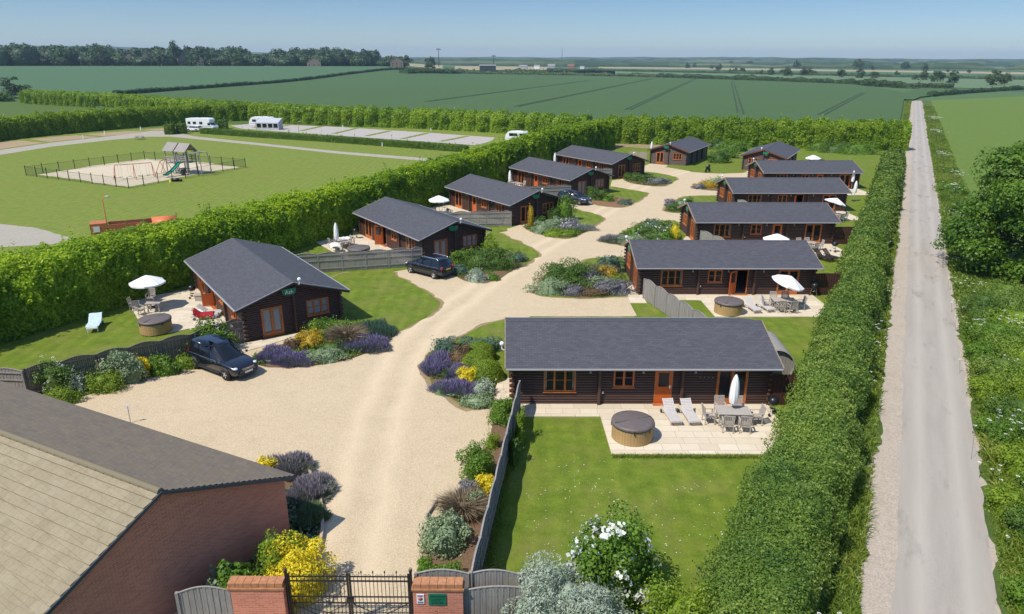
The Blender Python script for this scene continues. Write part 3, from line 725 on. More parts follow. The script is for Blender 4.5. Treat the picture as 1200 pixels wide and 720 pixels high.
def make_lodge(mirror, curtains, barge, loc, ang, label, group='dark log holiday lodges'):
    root = empty('log_lodge', loc, ang, label, 'lodge', group)
    S = Matrix.Diagonal((1, -1 if mirror else 1, 1, 1))
    def mb(): return MB(S)
    w = mb()
    log_wall(w, lambda s, o, z: (s, -o, z), LL, WT, FR_OPEN)
    log_wall(w, lambda s, o, z: (LL - s, LD + o, z), LL, WT, [])
    log_wall(w, lambda s, o, z: (-o, LD - s, z), LD, lambda s: roofz(s) - .13, [(LD - b, LD - a, c, d) for a, b, c, d in GA_OPEN])
    log_wall(w, lambda s, o, z: (LL + o, s, z), LD, lambda s: roofz(s) - .13, [])
    w.build('log_wall', MT['logs'], root)
    stacks = [(x, y, 'c') for x in (0, LL) for y in (0, LD)] + [(4.55, 0, 'f'), (8.95, 0, 'f'), (0, LD / 2, 'g'), (3.2, LD, 'b'), (6.6, LD, 'b'), (10.0, LD, 'b')]
    for x, y, kind in stacks:
        e = mb()
        for k in range(22 if kind == 'g' else 16):
            z = k * .147 + .0735; ex = .2 + .025 * (k % 2); hz = .141
            if kind == 'c':
                sx = -1 if x == 0 else 1; sy = -1 if y == 0 else 1
                if k % 2: e.box((x + sx * ex / 2, y + sy * .012, z), (ex, .13, hz))
                else: e.box((x + sx * .012, y + sy * ex / 2, z), (.13, ex, hz))
                e.box((x + sx * .03, y + sy * .03, z), (.1, .1, .147))
            elif kind == 'f': e.box((x, -.1 - .012 * (k % 2), z), (.14 - .012 * (k % 2), .24, .147))
            elif kind == 'b': e.box((x, y + .1 + .012 * (k % 2), z), (.14 - .012 * (k % 2), .24, .147))
            else: e.box((-.1 - .012 * (k % 2), y, z), (.24, .14 - .012 * (k % 2), .147))
        e.build('log_ends', MT['log_end_brown'], root)
    # roof: two slabs that meet on the ridge
    r = mb(); x0, x1 = -OR_, LL + OR_; ye0, ye1 = -OE, LD + OE; t = .1
    for ye in (ye0, ye1):
        ze = roofz(ye); q = [(x0, ye, ze), (x1, ye, ze), (x1, LD / 2, RZ), (x0, LD / 2, RZ)]
        lo = [(a, b, c - t) for a, b, c in q]
        fs = [(0, 1, 2, 3), (7, 6, 5, 4), (0, 4, 5, 1), (1, 5, 6, 2), (3, 7, 4, 0)]
        if ye == ye1: fs = [f[::-1] for f in fs]
        r.add(q + lo, fs)
    ro = metric_uv(r.build('roof', MT['shingle'], root))
    c = mb()
    for sgn in (-1, 1):
        a = [(x0, LD / 2, RZ + .03), (x1, LD / 2, RZ + .03), (x1, LD / 2 + sgn * .15, roofz(LD / 2 + .15) + .024), (x0, LD / 2 + sgn * .15, roofz(LD / 2 + .15) + .024)]
        c.add(a, [(0, 1, 2, 3) if sgn > 0 else (3, 2, 1, 0)])
    metric_uv(c.build('ridge_cap', MT['shingle'], ro))
    g = mb()
    for ye, s in ((ye0, -1), (ye1, 1)):
        ze = roofz(ye); g.b2(x0 + .02, x1 - .02, ye + s * .004, ye + s * .09, ze - .085, ze - .015)
    g.build('gutter', MT['gutter'], root)
    for xe, s in ((x0, -1), (x1, 1)):
        bb = mb(); tt = mb()
        for ye in (ye0, ye1):
            for m_, d0, d1, th in ((bb, .045, .2, .035), (tt, -.022, .04, .05)):
                ze = roofz(ye); vs = []
                for x in (xe + s * .003, xe + s * th):
                    vs += [(x, ye, ze - d0), (x, LD / 2, RZ - d0), (x, LD / 2, RZ - d1), (x, ye, ze - d1)]
                m_.add(vs, [(0, 1, 2, 3), (7, 6, 5, 4), (0, 4, 5, 1), (1, 5, 6, 2), (2, 6, 7, 3), (3, 7, 4, 0)])
        b_ = bb.build('bargeboard', MT[barge], root); tt.build('verge_trim', MT['gutter'] if barge == 'darkwood' else MT[barge], b_)
    fl = mb(); fl.b2(.05, LL - .05, .05, LD - .05, -.02, .1); fl.build('floor', MT['inner'], root)
    # partitions keep the rooms dark
    # front openings
    def T(x, z): return S @ Matrix.Translation((x, 0, z))
    window_unit(root, T(1.6, .78), 1.7, 1.27, 3, True, 3)
    window_unit(root, T(5.3, 1.05), 1.1, 1.0, 2)
    window_unit(root, T(10.8, .1), 1.65, 1.98, 2, False, 0, 'french_doors')
    # gable openings: local x runs back along the gable
    Gm = S @ Matrix(((0, 1, 0, 0), (1, 0, 0, 0), (0, 0, 1, 0), (0, 0, 0, 1)))
    def TG(y, z): return S @ Matrix.Translation((0, y, z)) @ Matrix(((0, 1, 0, 0), (1, 0, 0, 0), (0, 0, 1, 0), (0, 0, 0, 1)))
    window_unit(root, TG(1.0, .1), 1.4, 1.95, 2, False, curtains, 'french_doors')
    window_unit(root, TG(4.05, .95), 1.55, 1.1, 3, True, curtains)
    # door: frame, and a leaf hung on its hinge
    fr = MB(S @ Matrix.Translation((7.5, 0, .1)))
    fr.b2(0, .06, -.06, .06, 0, 2.0); fr.b2(.89, .95, -.06, .06, 0, 2.0); fr.b2(.06, .89, -.06, .06, 1.94, 2.0); fr.b2(-.05, 1.0, -.3, -.06, -.09, -.0)
    fr.build('door_frame', MT['frame'], root)
    hx = 8.39 if mirror else 7.56; s = -1 if mirror else 1
    dm = MB(S); a, b = (0, s * .83)
    dm.b2(a, b, -.05, -.01, 0, .95); dm.b2(a, a + s * .14, -.05, -.01, .95, 1.9); dm.b2(b - s * .14, b, -.05, -.01, .95, 1.9); dm.b2(a + s * .14, b - s * .14, -.05, -.01, 1.76, 1.9)
    door = dm.build('door', MT['door'], root, loc=(hx, 0, .12))
    pm = MB(S); pm.b2(a + s * .14, b - s * .14, -.036, -.026, .95, 1.76); pm.build('pane', MT['glass'], door)
    hm = MB(S); hm.box((s * .76, -.075, .98), (.12, .03, .03)); hm.box((s * .76, -.06, .95), (.04, .02, .2)); hm.build('handle', MT['chrome'], door)
    for x in (4.05, 6.85, 9.6):
        lm = mb(); lm.b2(x - .05, x + .05, -.12, -.03, 1.98, 2.12); lm.lathe([(.0, -.1), (.07, -.08), (.05, .02), (0, .03)], (x, -.16, 2.0), 8); lm.build('wall_lamp', MT['gutter'], root)
    gl = mb(); gl.ball((-.62, LD / 2 + .35, RZ + .18), .13, 12); gl.tube([(-.5, LD / 2 + .35, RZ - .2), (-.62, LD / 2 + .35, RZ - .12), (-.62, LD / 2 + .35, RZ + .08)], .045, 8); gl.build('gable_lamp', MT['whitep'], root)
    vt = mb()
    for i, x in enumerate((9.9, 10.12, 10.34, 10.56)): vt.box((x, -.06, 1.62), (.05, .03, .03))
    vt.box((4.75, -.12, .75), (.08, .05, .12)); vt.build('vents', MT['gutter'], root)
    # name board under the gable peak
    n = 20; poly = [(-.46, .2), (.46, .2)] + [(.46 * math.cos(t_), -.0 - .24 * math.sin(t_)) for t_ in np.linspace(0, math.pi, n)]
    sg = MB(S @ Matrix.Translation((-.47, 2.85, 3.02)) @ Matrix(((0, 0, 1, 0), (1, 0, 0, 0), (0, 1, 0, 0), (0, 0, 0, 1))))
    sg.prism(poly, -.02, .02); sgo = sg.build('name_sign', MT['green_sign'], root)
    return root
def text_mesh(body, size, mat, parent, M, name='lettering'):
    cu = bpy.data.curves.new(name, 'FONT'); cu.body = body; cu.size = size; cu.align_x = 'CENTER'; cu.align_y = 'CENTER'; cu.extrude = .004; cu.shear = 0
    tmp = bpy.data.objects.new('tmp', cu); COL.objects.link(tmp)
    dg = bpy.context.evaluated_depsgraph_get(); dg.update()
    me = bpy.data.meshes.new_from_object(tmp.evaluated_get(dg)); bpy.data.objects.remove(tmp)
    me.transform(M); me.name = name; me.materials.clear(); me.materials.append(mat)
    o = bpy.data.objects.new(name, me); link(o, parent); reg(o, parent); return o
AL = math.atan2(.815, -.58)
L1 = make_lodge(True, 1, 'darkwood', (-17.2, 42.8, 0), AL, 'log lodge nearest the brick building, lavender bed at its gable, crimson towel lounger beside it')
R1 = make_lodge(False, 0, 'rake', (.1, 34.15, 0), R(.6), 'nearest log lodge, its patio holding a hot tub, loungers and closed white parasol')
bpy.context.view_layer.update()
sgn = [k for k in KIDS[L1.name] if k.name.startswith('name_sign')][0]
def dup_lodge(src, loc, ang, label, drop=()):
    r = dup(src, loc, ang, label)
    for k in list(KIDS[r.name]):
        for g in list(KIDS.get(k.name, [])):
            if g.name.split('.')[0] in drop:
                KIDS[k.name].remove(g); bpy.data.objects.remove(g)
    return r
def part(root, base, i=0): return [k for k in KIDS[root.name] if k.name.split('.')[0] == base][i]
def open_door(root, ang):
    part(root, 'door').rotation_euler = (0, 0, ang)
L2 = dup(L1, (-7.9, 61.4, 0), AL, 'log lodge beside the black car seen from behind, closed parasol on its patio')
L3 = dup_lodge(L1, (.05, 77.3, 0), AL - R(.5), 'log lodge with a small yellow column conifer before its gable and an open white parasol', ('curtain',))
L4 = dup(L1, (7.9, 94.3, 0), AL - R(.7), 'log lodge behind the parked dark grey car, white curtains in its gable windows')
L5 = dup_lodge(L1, (15.5, 110.0, 0), AL - R(.8), 'log lodge past the grey car, a low stony bed and lawn before its gable', ('curtain',))
L6 = make_lodge(True, 0, 'rake_red', (24.6, 128.0, 0), R(61), 'end-on log lodge against the far hedge, closed white parasol at its left')
R6 = make_lodge(False, 0, 'rake_red', (44.4, 117.6, 0), R(61), 'end-on log lodge against the far hedge, open white parasol and grey box at its right')
R2 = dup(R1, (10.0, 53.0, 0), R(.8), 'log lodge with its orange-red front door open beside two loungers and a tilted white parasol')
R3 = dup(R1, (18.5, 69.3, 0), R(1.2), 'third log lodge along the lane hedge, dark brown loungers right of its patio')
R4 = dup(R1, (27.0, 85.7, 0), R(1.5), 'fourth log lodge along the lane hedge, white parasol showing over the roof before it')
R5 = dup(R1, (36.1, 101.9, 0), R(1.8), 'fifth log lodge along the lane hedge, closed white parasol at its right end')
open_door(R2, R(-140)); open_door(L1, R(-100)); open_door(L2, R(-105)); open_door(R4, R(-120))
q_ = part(R1, 'gable_lamp'); q_.location = (0, -2.3, -.8)
# the one legible name board, then pale strokes on the far ones
text_mesh('Ash', .36, MT['ink_pale'], sgn, Matrix(((0, 0, -1, -.498), (-1, 0, 0, -2.85), (0, 1, 0, 3.0), (0, 0, 0, 1))))
# ------------------------------------------------------------------ foliage
def leaf_quads(P, N, size, aspect=.62, spread=.7, r=rng):
    n = len(P); N = N + r.normal(0, spread, (n, 3)); N /= np.linalg.norm(N, axis=1)[:, None] + 1e-9
    A = r.normal(0, 1, (n, 3)); U = np.cross(N, A); U /= np.linalg.norm(U, axis=1)[:, None] + 1e-9; V = np.cross(N, U)
    s = (size * r.uniform(.6, 1.35, n))[:, None] if np.isscalar(size) else size[:, None]
    a = U * s * .5; b = V * s * .5 * aspect
    v = np.stack([P - a, P + b + a * .1, P + a, P - b + a * .1], 1).reshape(-1, 3)
    return v, np.arange(4 * n).reshape(-1, 4)
def blades(P, D, L, w, droop=.35, r=rng):
    """thin curved blades: root P, direction D, length L -> two quads each"""
    n = len(P); D = D / np.linalg.norm(D, axis=1)[:, None]
    A = r.normal(0, 1, (n, 3)); S = np.cross(D, A); S /= np.linalg.norm(S, axis=1)[:, None]
    L = L[:, None]; m = P + D * L * .55; out = D * np.array([1, 1, .0]); t = P + D * L + out * L * droop - np.array([0, 0, 1]) * L * droop * .5
    W_ = w * .5
    v = np.stack([P - S * W_, P + S * W_, m + S * W_ * .8, m - S * W_ * .8, t + S * W_ * .15, t - S * W_ * .15], 1).reshape(-1, 3)
    b = np.arange(n)[:, None] * 6
    q = np.concatenate([b + np.array([[0, 1, 2, 3]]), b + np.array([[3, 2, 4, 5]])], 0)
    return v, q
class Cloud:
    def __init__(s): s.v = []; s.q = []; s.t = []; s.n = 0
    def add(s, v, q, t): s.v.append(v); s.q.append(q + s.n); s.t.append(t); s.n += len(v); return s
    def build(s, name, mat, parent=None): return fast_mesh(name, np.concatenate(s.v), np.concatenate(s.q), mat, parent, np.concatenate(s.t))
def tints(P, sc=.7, amp=.28, r=rng, lo=0, hi=1):
    return np.clip(.5 + vnoise(P * sc, 4) * amp + r.normal(0, .2, len(P)), lo, hi)
def ball_quads(c, rad, n=10, rough=.12, half=False, seed=1):
    us = np.linspace(0, 2 * np.pi, n + 1)[:-1]; vs = np.linspace(0 if half else -np.pi / 2, np.pi / 2, n // 2 + 1)
    U, V = np.meshgrid(us, vs); d = np.stack([np.cos(V) * np.cos(U), np.cos(V) * np.sin(U), np.sin(V)], -1).reshape(-1, 3)
    p = d * (1 + rough * vnoise(d * 2.5 + seed, seed))[:, None] * np.array(rad) + np.array(c)
    m = len(vs); q = np.array([(i * n + k, i * n + (k + 1) % n, (i + 1) * n + (k + 1) % n, (i + 1) * n + k) for i in range(m - 1) for k in range(n)])
    return p, q
def dome_points(n, c, rad, shell=.3, low=-.1, rough=.18, seed=0, r=rng):
    d = r.normal(0, 1, (n, 3)); d /= np.linalg.norm(d, axis=1)[:, None]; d[:, 2] = np.where(d[:, 2] < low, -d[:, 2], d[:, 2])
    k = (1 + rough * vnoise(d * 2.2 + seed * 7.3, seed + 2)) * (1 - shell * r.uniform(0, 1, n) ** 2)
    P = d * k[:, None] * np.array(rad) + np.array(c); N = d / np.array(rad); N /= np.linalg.norm(N, axis=1)[:, None]
    return P, N
def shrub(name, cat, label, px, py, rx, ry, h, mat, n=1400, leaf=.1, lumps=6, kind='dome', flowers=None, group=None, aspect=.62, rough=.32, at=None, seed=None, spread=.7):
    """px,py: where the front of its foot stands in the photo; rx,ry half widths, h height in metres"""
    seed = seed if seed is not None else int(px * 7 + py * 13) % 9973
    r = np.random.default_rng(seed)
    g = Vector(at) if at else G(px, py) + Vector((0, ry * .75, 0))
    c = Cloud()
    if kind == 'dome':
        v, q = ball_quads((0, 0, 0), (rx * .72, ry * .72, h * .76), 12, .25, True, seed); c.add(v, q, np.full(len(q), .45))
        P, N = dome_points(n // 2, (0, 0, 0), (rx * .95, ry * .95, h * .95), .35, 0, rough, seed % 50, r); v, q = leaf_quads(P, N, leaf, aspect, spread, r); c.add(v, q, tints(P, 2.0, .3, r))
        if rough < .1:
            P, N = dome_points(n, (0, 0, 0), (rx, ry, h), .06, 0, rough, seed % 50, r); v, q = leaf_quads(P, N, leaf * .8, aspect, .4, r); c.add(v, q, tints(P, 2.0, .3, r)); lumps = 0
        for i in range(lumps):
            a = r.uniform(0, 2 * math.pi); k = r.uniform(.3, .85); z = r.uniform(.18, .8) * h
            f = math.sqrt(max(.05, 1 - (z / h) ** 2)); s = r.uniform(.24, .46)
            cc = (math.cos(a) * rx * k * f * 1.25, math.sin(a) * ry * k * f * 1.25, z)
            P, N = dome_points(max(20, n // (2 * lumps)), cc, (rx * s, ry * s, h * s * .75), .35, -.3, rough, i, r)
            v, q = leaf_quads(P, N + np.array([0, 0, .45]), leaf, aspect, spread, r); c.add(v, q, tints(P, 2.0, .3, r))
        ns = max(4, n // 220) if rough > .1 else 2; P, N = dome_points(ns, (0, 0, 0), (rx * .9, ry * .9, h * .9), .2, .15, rough, seed % 50, r)     # loose shoots
        hh = np.tile(np.linspace(.1, 1, 9), ns)[:, None]; dr = np.repeat(N * .6 + np.array([0, 0, .7]) + r.normal(0, .25, (ns, 3)), 9, 0); Q = np.repeat(P, 9, 0) + dr * hh * (.42 if rough > .1 else .1) * min(1.0, h * .8) + r.normal(0, leaf * .3, (ns * 9, 3))
        v, q = leaf_quads(Q, dr, leaf, aspect, .8, r); c.add(v, q, tints(Q, 2.0, .3, r))
    elif kind == 'column':
        v, q = ball_quads((0, 0, h * .5), (rx * .7, ry * .7, h * .48), 10, .1, False, seed); c.add(v, q, np.full(len(q), .45))
        P, N = dome_points(n, (0, 0, h * .5), (rx, ry, h * .52), .3, -1, rough, 3, r); v, q = leaf_quads(P, N, leaf, aspect, spread, r); c.add(v, q, tints(P, 3, .3, r))
    elif kind == 'grass':
        a = r.uniform(0, 2 * np.pi, n); k = np.sqrt(r.uniform(0, 1, n)) * .5
        P = np.c_[np.cos(a) * k * rx, np.sin(a) * k * ry, np.zeros(n)]; lean = r.uniform(.1, .95, n)
        D = np.c_[np.cos(a) * lean, np.sin(a) * lean, np.ones(n)]; v, q = blades(P, D, h * r.uniform(.6, 1.1, n), leaf * .35, .5, r); t = r.uniform(0, 1, n); c.add(v, q, np.r_[t, t])
        v, q = ball_quads((0, 0, 0), (rx * .5, ry * .5, h * .5), 10, .2, True, seed); c.add(v, q, np.full(len(q), .3))
    elif kind == 'lavender':
        v, q = ball_quads((0, 0, 0), (rx * .8, ry * .8, h * .45), 12, .25, True, seed); c.add(v, q, np.full(len(q), .4))
        P, N = dome_points(int(n * 1.3), (0, 0, 0), (rx * .9, ry * .9, h * .55), .3, 0, rough, seed % 40, r); v, q = blades(P * np.array([1, 1, .8]), N + np.array([0, 0, .7]), h * r.uniform(.16, .36, len(P)), leaf * .3, .1, r); t = tints(P, 2, .3, r); c.add(v, q, np.r_[t, t])
    o = c.build(name, MT[mat] if isinstance(mat, str) else mat); o.location = g; tag(o, label, cat, group)
    if kind == 'lavender':
        P, N = dome_points(int(n * .85), (0, 0, 0), (rx * .98, ry * .98, h * .66), .28, .0, rough + .1, seed % 40, r); D = N + np.array([0, 0, .8])
        f = Cloud(); v, q = blades(P, D, np.full(len(P), .17) * r.uniform(.5, 1.4, len(P)), .034, .0, r); t = tints(P, 2, .3, r); f.add(v, q, np.r_[t, t]); f.build('flower_spikes', MT[flowers or 'L_lav'], o)
    elif flowers:
        fm, fn, fs = flowers; P, N = dome_points(fn, (0, 0, h * .05), (rx * 1.08, ry * 1.08, h * 1.08), .06, .1, rough, seed % 50, r)
        f = Cloud()
        for j in range(9):
            Q = P + r.normal(0, fs * .42, P.shape); v, q = leaf_quads(Q, N, fs * .55, .85, .5, r); f.add(v, q, r.uniform(0, 1, len(Q)))
        f.build('blossoms', MT[fm], o)
    return o
def path_eval(pts, s):
    p = np.array(pts, float); d = np.linalg.norm(np.diff(p[:, :2], axis=0), axis=1); L = np.r_[0, np.cumsum(d)]
    out = np.stack([np.interp(s, L, p[:, k]) for k in range(p.shape[1])], 1)
    e = .5; a = np.stack([np.interp(np.clip(s + e, 0, L[-1]), L, p[:, k]) - np.interp(np.clip(s - e, 0, L[-1]), L, p[:, k]) for k in (0, 1)], 1)
    a /= np.linalg.norm(a, axis=1)[:, None] + 1e-9
    return out, a
def hedge(name, label, pts, mat, n, leaf, near_bias=1.0, lump=1.1, amp=.3, fine=.12, lobes=None, sq=.45, cat='hedge', group=None, seed=1, size_far=0.0, aspect=.62, kind=None, spread=.75, core=.22, up=0.0):
    """pts rows: x, y, width, height (runs along the middle of the hedge). Right-hand side of the run is the near side."""
    r = np.random.default_rng(seed); P2 = np.array(pts, float)
    tot = np.linalg.norm(np.diff(P2[:, :2], axis=0), axis=1).sum()
    th = np.linspace(0, np.pi, 161); ox = np.sign(np.cos(th)) * np.abs(np.cos(th)) ** sq * .5; oz = np.abs(np.sin(th)) ** sq
    def shape(s, u, inset=0.0):
        c, d = path_eval(P2, s); w, h = c[:, 2], c[:, 3]
        x = np.interp(u, th, ox) * w; z = np.interp(u, th, oz) * h
        e = .02; tx = (np.interp(u + e, th, ox) - np.interp(u - e, th, ox)) * w; tz = (np.interp(u + e, th, oz) - np.interp(u - e, th, oz)) * h
        l = np.hypot(tx, tz) + 1e-9; nx, nz = tz / l, -tx / l
        nr = np.c_[d[:, 1], -d[:, 0]]                 # right-hand normal
        P = np.c_[c[:, 0] + nr[:, 0] * x, c[:, 1] + nr[:, 1] * x, z]
        N = np.c_[nr[:, 0] * nx, nr[:, 1] * nx, nz]
        disp = vnoise(P / lump, seed) * amp + vnoise(P / (lump * .36), seed + 5) * fine
        if lobes:
            ph = s / lobes[0] + .35 * vnoise(np.c_[s / 9, s * 0, s * 0], 3); lb = np.abs(np.sin(np.pi * ph)) ** .7; disp = disp + (lb - .75) * lobes[1]
        return P + N * (disp - inset)[:, None] * np.clip(z / (.3 * h + .01) + .5, 0, 1)[:, None], N
    # core
    ns = max(12, int(tot / .7)); nu = 18; S, U = np.meshgrid(np.linspace(0, tot, ns), np.linspace(0, np.pi, nu), indexing='ij')
    V, _ = shape(S.ravel(), U.ravel(), core); q = np.array([(i * nu + j, i * nu + j + 1, (i + 1) * nu + j + 1, (i + 1) * nu + j) for i in range(ns - 1) for j in range(nu - 1)])
    c = Cloud(); c.add(V, q, np.full(len(q), .35))
    for e in (0, ns - 1): c.add(V[e * nu:(e + 1) * nu], np.array([(0, j, j + 1, j + 1) for j in range(1, nu - 1)])[:, [0, 1, 2, 2]] if False else np.array([(0, j, min(j + 1, nu - 1), min(j + 2, nu - 1)) for j in range(1, nu - 2, 2)]), np.full(len(range(1, nu - 2, 2)), .35))
    # leaves: more of them on the near end and near side
    t = r.uniform(0, 1, n) ** near_bias; s = t * tot
    arc = np.r_[0, np.cumsum(np.hypot(np.diff(ox) * P2[:, 2].mean(), np.diff(oz) * P2[:, 3].mean()))]
    u = np.interp(r.uniform(0, 1, n) * arc[-1], arc, th); back = (u > 2.5) & (r.uniform(0, 1, n) < .6); u = np.where(back, np.pi - u, u)
    P, N = shape(s, u); P = P - N * (r.uniform(0, 1, n) ** 2 * .35)[:, None] + N * r.uniform(-.02, .12, n)[:, None]
    ns_ = int(n * .05); k_ = r.integers(0, n, ns_ // 14); idx = np.repeat(k_, 14)[:ns_]          # stray shoots standing out of the face
    h_ = np.tile(np.linspace(.05, 1, 14), len(k_))[:len(idx)]; dr = N[idx] * .7 + np.array([0, 0, .6]); Ls = np.repeat(r.uniform(.15, .55, len(k_)), 14)[:len(idx)] * (1 if leaf < .12 else 1.6)
    P[:len(idx)] = P[idx] + dr * (h_ * Ls)[:, None] + r.normal(0, leaf * .35, (len(idx), 3)); N[:len(idx)] = N[idx]; t[:len(idx)] = t[idx]
    N = N + np.array([0, 0, up])
    sz = leaf * r.uniform(.65, 1.35, n) * (1 + size_far * t)
    v, q = leaf_quads(P, N, sz, aspect, spread, r); c.add(v, q, np.clip(tints(P, .8, .28, r) + .3 * vnoise(P * .22 + 7, seed + 3), 0, 1))
    o = c.build(name, MT[mat]); tag(o, label, cat, group, kind); return o

# tall bright hedge behind the left lodges
fl = [(-46, 12), (-40, 26.5), (-32.9, 41.7), (-29.3, 49), (-26.6, 54.8), (-17.2, 73.8), (-9.2, 89.8), (-1.2, 106.2), (6.2, 122), (14.5, 139), (21.5, 152)]
hp = []
for i, (x, y) in enumerate(fl):
    w = [5.6, 5.6, 5.2, 4.6, 4.2, 3.8, 3.8, 3.8, 3.8, 3.8, 3.8][i]; h = [4.8, 4.8, 4.8, 4.7, 4.6, 4.6, 4.9, 5.2, 5.6, 5.6, 5.6][i]
    hp.append((x - .9 * w / 2, y + .43 * w / 2, w, h))
hedge('hedge', 'tall bright green hedge running behind the left row of lodges', hp, 'L_hedge', 300000, .155, 1.6, 1.1, .36, .22, None, .36, seed=3, size_far=1.2, up=.75, core=.4, spread=.6)
# rounded hedge across the back
bk = [(20.5, 158.5), (30, 157), (45, 154), (60, 151.5), (70, 149.8), (81.5, 148.2)]
hedge('hedge', 'tall rounded hedge across the back of the lodges, against the wheat field', [(x, y + 2.3, 4.6, 5.6) for x, y in bk], 'L_hedge2', 70000, .3, 1, 1.6, .4, .2, (3.6, .9), .5, seed=5, up=.3)
def gp(lst, w, h): return [(*tuple(G(x, y)[:2]), w, h) for x, y in lst]
hedge('hedge', 'long scalloped hedge behind the caravans, bordering the wheat field', gp([(30, 121), (80, 124), (130, 127), (200, 133), (270, 139), (330, 143.5), (400, 147), (500, 150.5), (600, 156), (690, 161)], 4.6, 4.9), 'L_hedge2', 100000, .34, 1, 1.8, .4, .2, (4.2, 1.1), .5, seed=7, up=.3)
hedge('hedge', 'dark hedge along the brown pitches at the far left', gp([(-60, 173), (0, 163.5), (60, 157.5), (125, 151.5), (190, 146), (240, 142.5), (290, 141)], 4.6, 4.7), 'L_hedge2', 70000, .3, 1, 1.8, .4, .2, (3.8, .8), .5, seed=8, up=.3)
hedge('clipped_hedge', 'low clipped hedge dividing the pitches from the campsite lawn', gp([(237, 156.5), (300, 161), (380, 166), (460, 172), (548, 178.5)], 1.5, 1.3), 'L_clip', 24000, .19, 1, 1.5, .06, .05, None, .2, seed=9)
# native hedge between the lodges and the lane
hr = [(2.6, 11.5), (9.3, 23.8), (14.8, 34), (27.2, 56.9), (38, 76.7), (47.3, 93.8), (58.6, 114.7), (66, 128)]
hedge('hedge', 'wide leafy hedge between the lodges and the lane', [(x + .88 * (1.55 if y < 28 else 1.8), y - .47 * (1.55 if y < 28 else 1.8), 3.6 if y < 28 else 3.2, 2.45 if y < 60 else 2.6) for x, y in hr], 'L_road', 230000, .075, 1.9, 1.7, .5, .3, None, .68, seed=12, size_far=3.0, core=.34, up=.25)

# ------------------------------------------------------------------ trees
def limb_set(mb, h, r0, n, rad, r):
    mb.tube([(0, 0, -.1), (.02 * h, .01 * h, h * .25), (-.01 * h, .02 * h, h * .5), (0, 0, h * .8)], [r0 * 1.25, r0 * .85, r0 * .6, r0 * .2], 9)
    for i in range(n):
        a = i * 2.4 + r.uniform(-.3, .3); z = h * r.uniform(.18, .55); k = rad * r.uniform(.5, .85)
        mb.tube([(0, 0, z), (math.cos(a) * k * .5, math.sin(a) * k * .5, z + h * .1), (math.cos(a) * k, math.sin(a) * k, z + h * r.uniform(.16, .3))], [r0 * .45, r0 * .28, r0 * .08], 6)
def tree(name, label, loc, h, rad, mat, n, leaf, clumps=40, base=.12, cat='tree', group=None, seed=1, flat=.55, shape='round'):
    r = np.random.default_rng(seed)
    root = empty(name, loc, 0, label, cat, group)
    mb = MB(); limb_set(mb, h * .85, max(.1, h * .028), 7, rad, r); mb.build('trunk', MT['bark'], root)
    c = Cloud(); per = n // clumps
    for i in range(clumps):
        u = r.uniform(0, 1); a = i * 2.399963; z = base + (1 - base) * u
        if shape == 'round': prof = math.sqrt(max(.02, 1 - ((z - .38) / .64) ** 2))
        elif shape == 'column': prof = .95 * math.sqrt(max(.02, 1 - ((z - .5) / .52) ** 2))
        else: prof = max(.08, 1 - z) * 1.05
        k = r.uniform(.55, .92) if i % 4 else r.uniform(.1, .5); cr = rad * r.uniform(.24, .38) * (1 if shape != 'column' else 2.4)
        cc = np.array([math.cos(a) * rad * prof * k, math.sin(a) * rad * prof * k, h * z * .93])
        P, N = dome_points(per, cc, (cr, cr, cr * flat), .4, -.45, .35, i, r)
        v, q = leaf_quads(P, N + np.array([0, 0, .25]), leaf, .65, .6, r); c.add(v, q, np.clip(tints(P, .9, .25, r) + r.normal(0, .1), 0, 1))
    c.build('crown', MT[mat], root)
    return root
# the round tree beside the lane
tb = Vector((45.0, 59.2, 0))
tree('maple_tree', 'broad round maple tree overhanging the right side of the lane', tb, 11.2, 6.9, 'L_tree', 80000, .27, 96, .05, seed=21, flat=.55)

# wood on the left skyline: one mass, with a few crowns that stand out
r0 = np.random.default_rng(31); c = Cloud(); spots = []
for i in range(330):
    px = r0.uniform(-420, 470); d = r0.uniform(872, 980)
    x, y = at_(px, d); h = r0.uniform(14, 21); rad = r0.uniform(7, 12)
    if 120 < px < 440 and d < 905: h *= r0.uniform(.55, .85)
    if px > 448: h *= .6
    z0 = float(terrain(x, y)); n = 320
    P, N = dome_points(n, (x, y, z0 + h * .45), (rad, rad, h * .56), .15, -.6, .25, i, r0); v, q = leaf_quads(P, N + np.array([0, 0, .3]), 2.3, .7, .6, r0)
    c.add(v, q, np.clip(tints(P, .1, .2, r0) + r0.normal(0, .16), 0, 1))
    v, q = ball_quads((x, y, z0 + h * .4), (rad * .9, rad * .9, h * .53), 10, .2, False, i); c.add(v, q, np.full(len(q), .3))
tag(c.build('woodland', MT['L_dark']), 'dark belt of woodland along the left skyline', 'woodland', None, 'stuff')
def px_tree(name, label, px, d, h, rad, mat, n=700, leaf=.8, group=None, shape='round', clumps=14, seed=1, flat=.95):
    x, y = at_(px, d); return tree(name, label, (x, y, float(terrain(x, y))), h, rad, mat, n, leaf, clumps, .12, 'tree', group, seed, flat, shape)
WT_ = 'trees that stand out along the left wood'
px_tree('poplar_tree', 'tall narrow poplar rising above the left skyline wood', 204, 885, 27, 4.6, 'L_dark', 1600, 1.7, WT_, 'column', 26, 41)
px_tree('tree', 'dark broad tree in front of the wood, right of the paler scrub', 115, 868, 20, 13, 'L_dark', 1100, 1.7, WT_, seed=43)
px_tree('tree', 'dense dark tree in front of the village roofs, nearest the poplar', 186, 868, 16, 8, 'L_dark', 800, 1.7, WT_, seed=44)
px_tree('tree', 'paler green tree in front of the village roofs right of the poplar', 224, 868, 15, 8, 'L_far', 800, 1.7, WT_, seed=45)
px_tree('tree', 'dark dense tree at the right edge of the village', 245, 868, 18, 10, 'L_dark', 900, 1.7, WT_, seed=46)
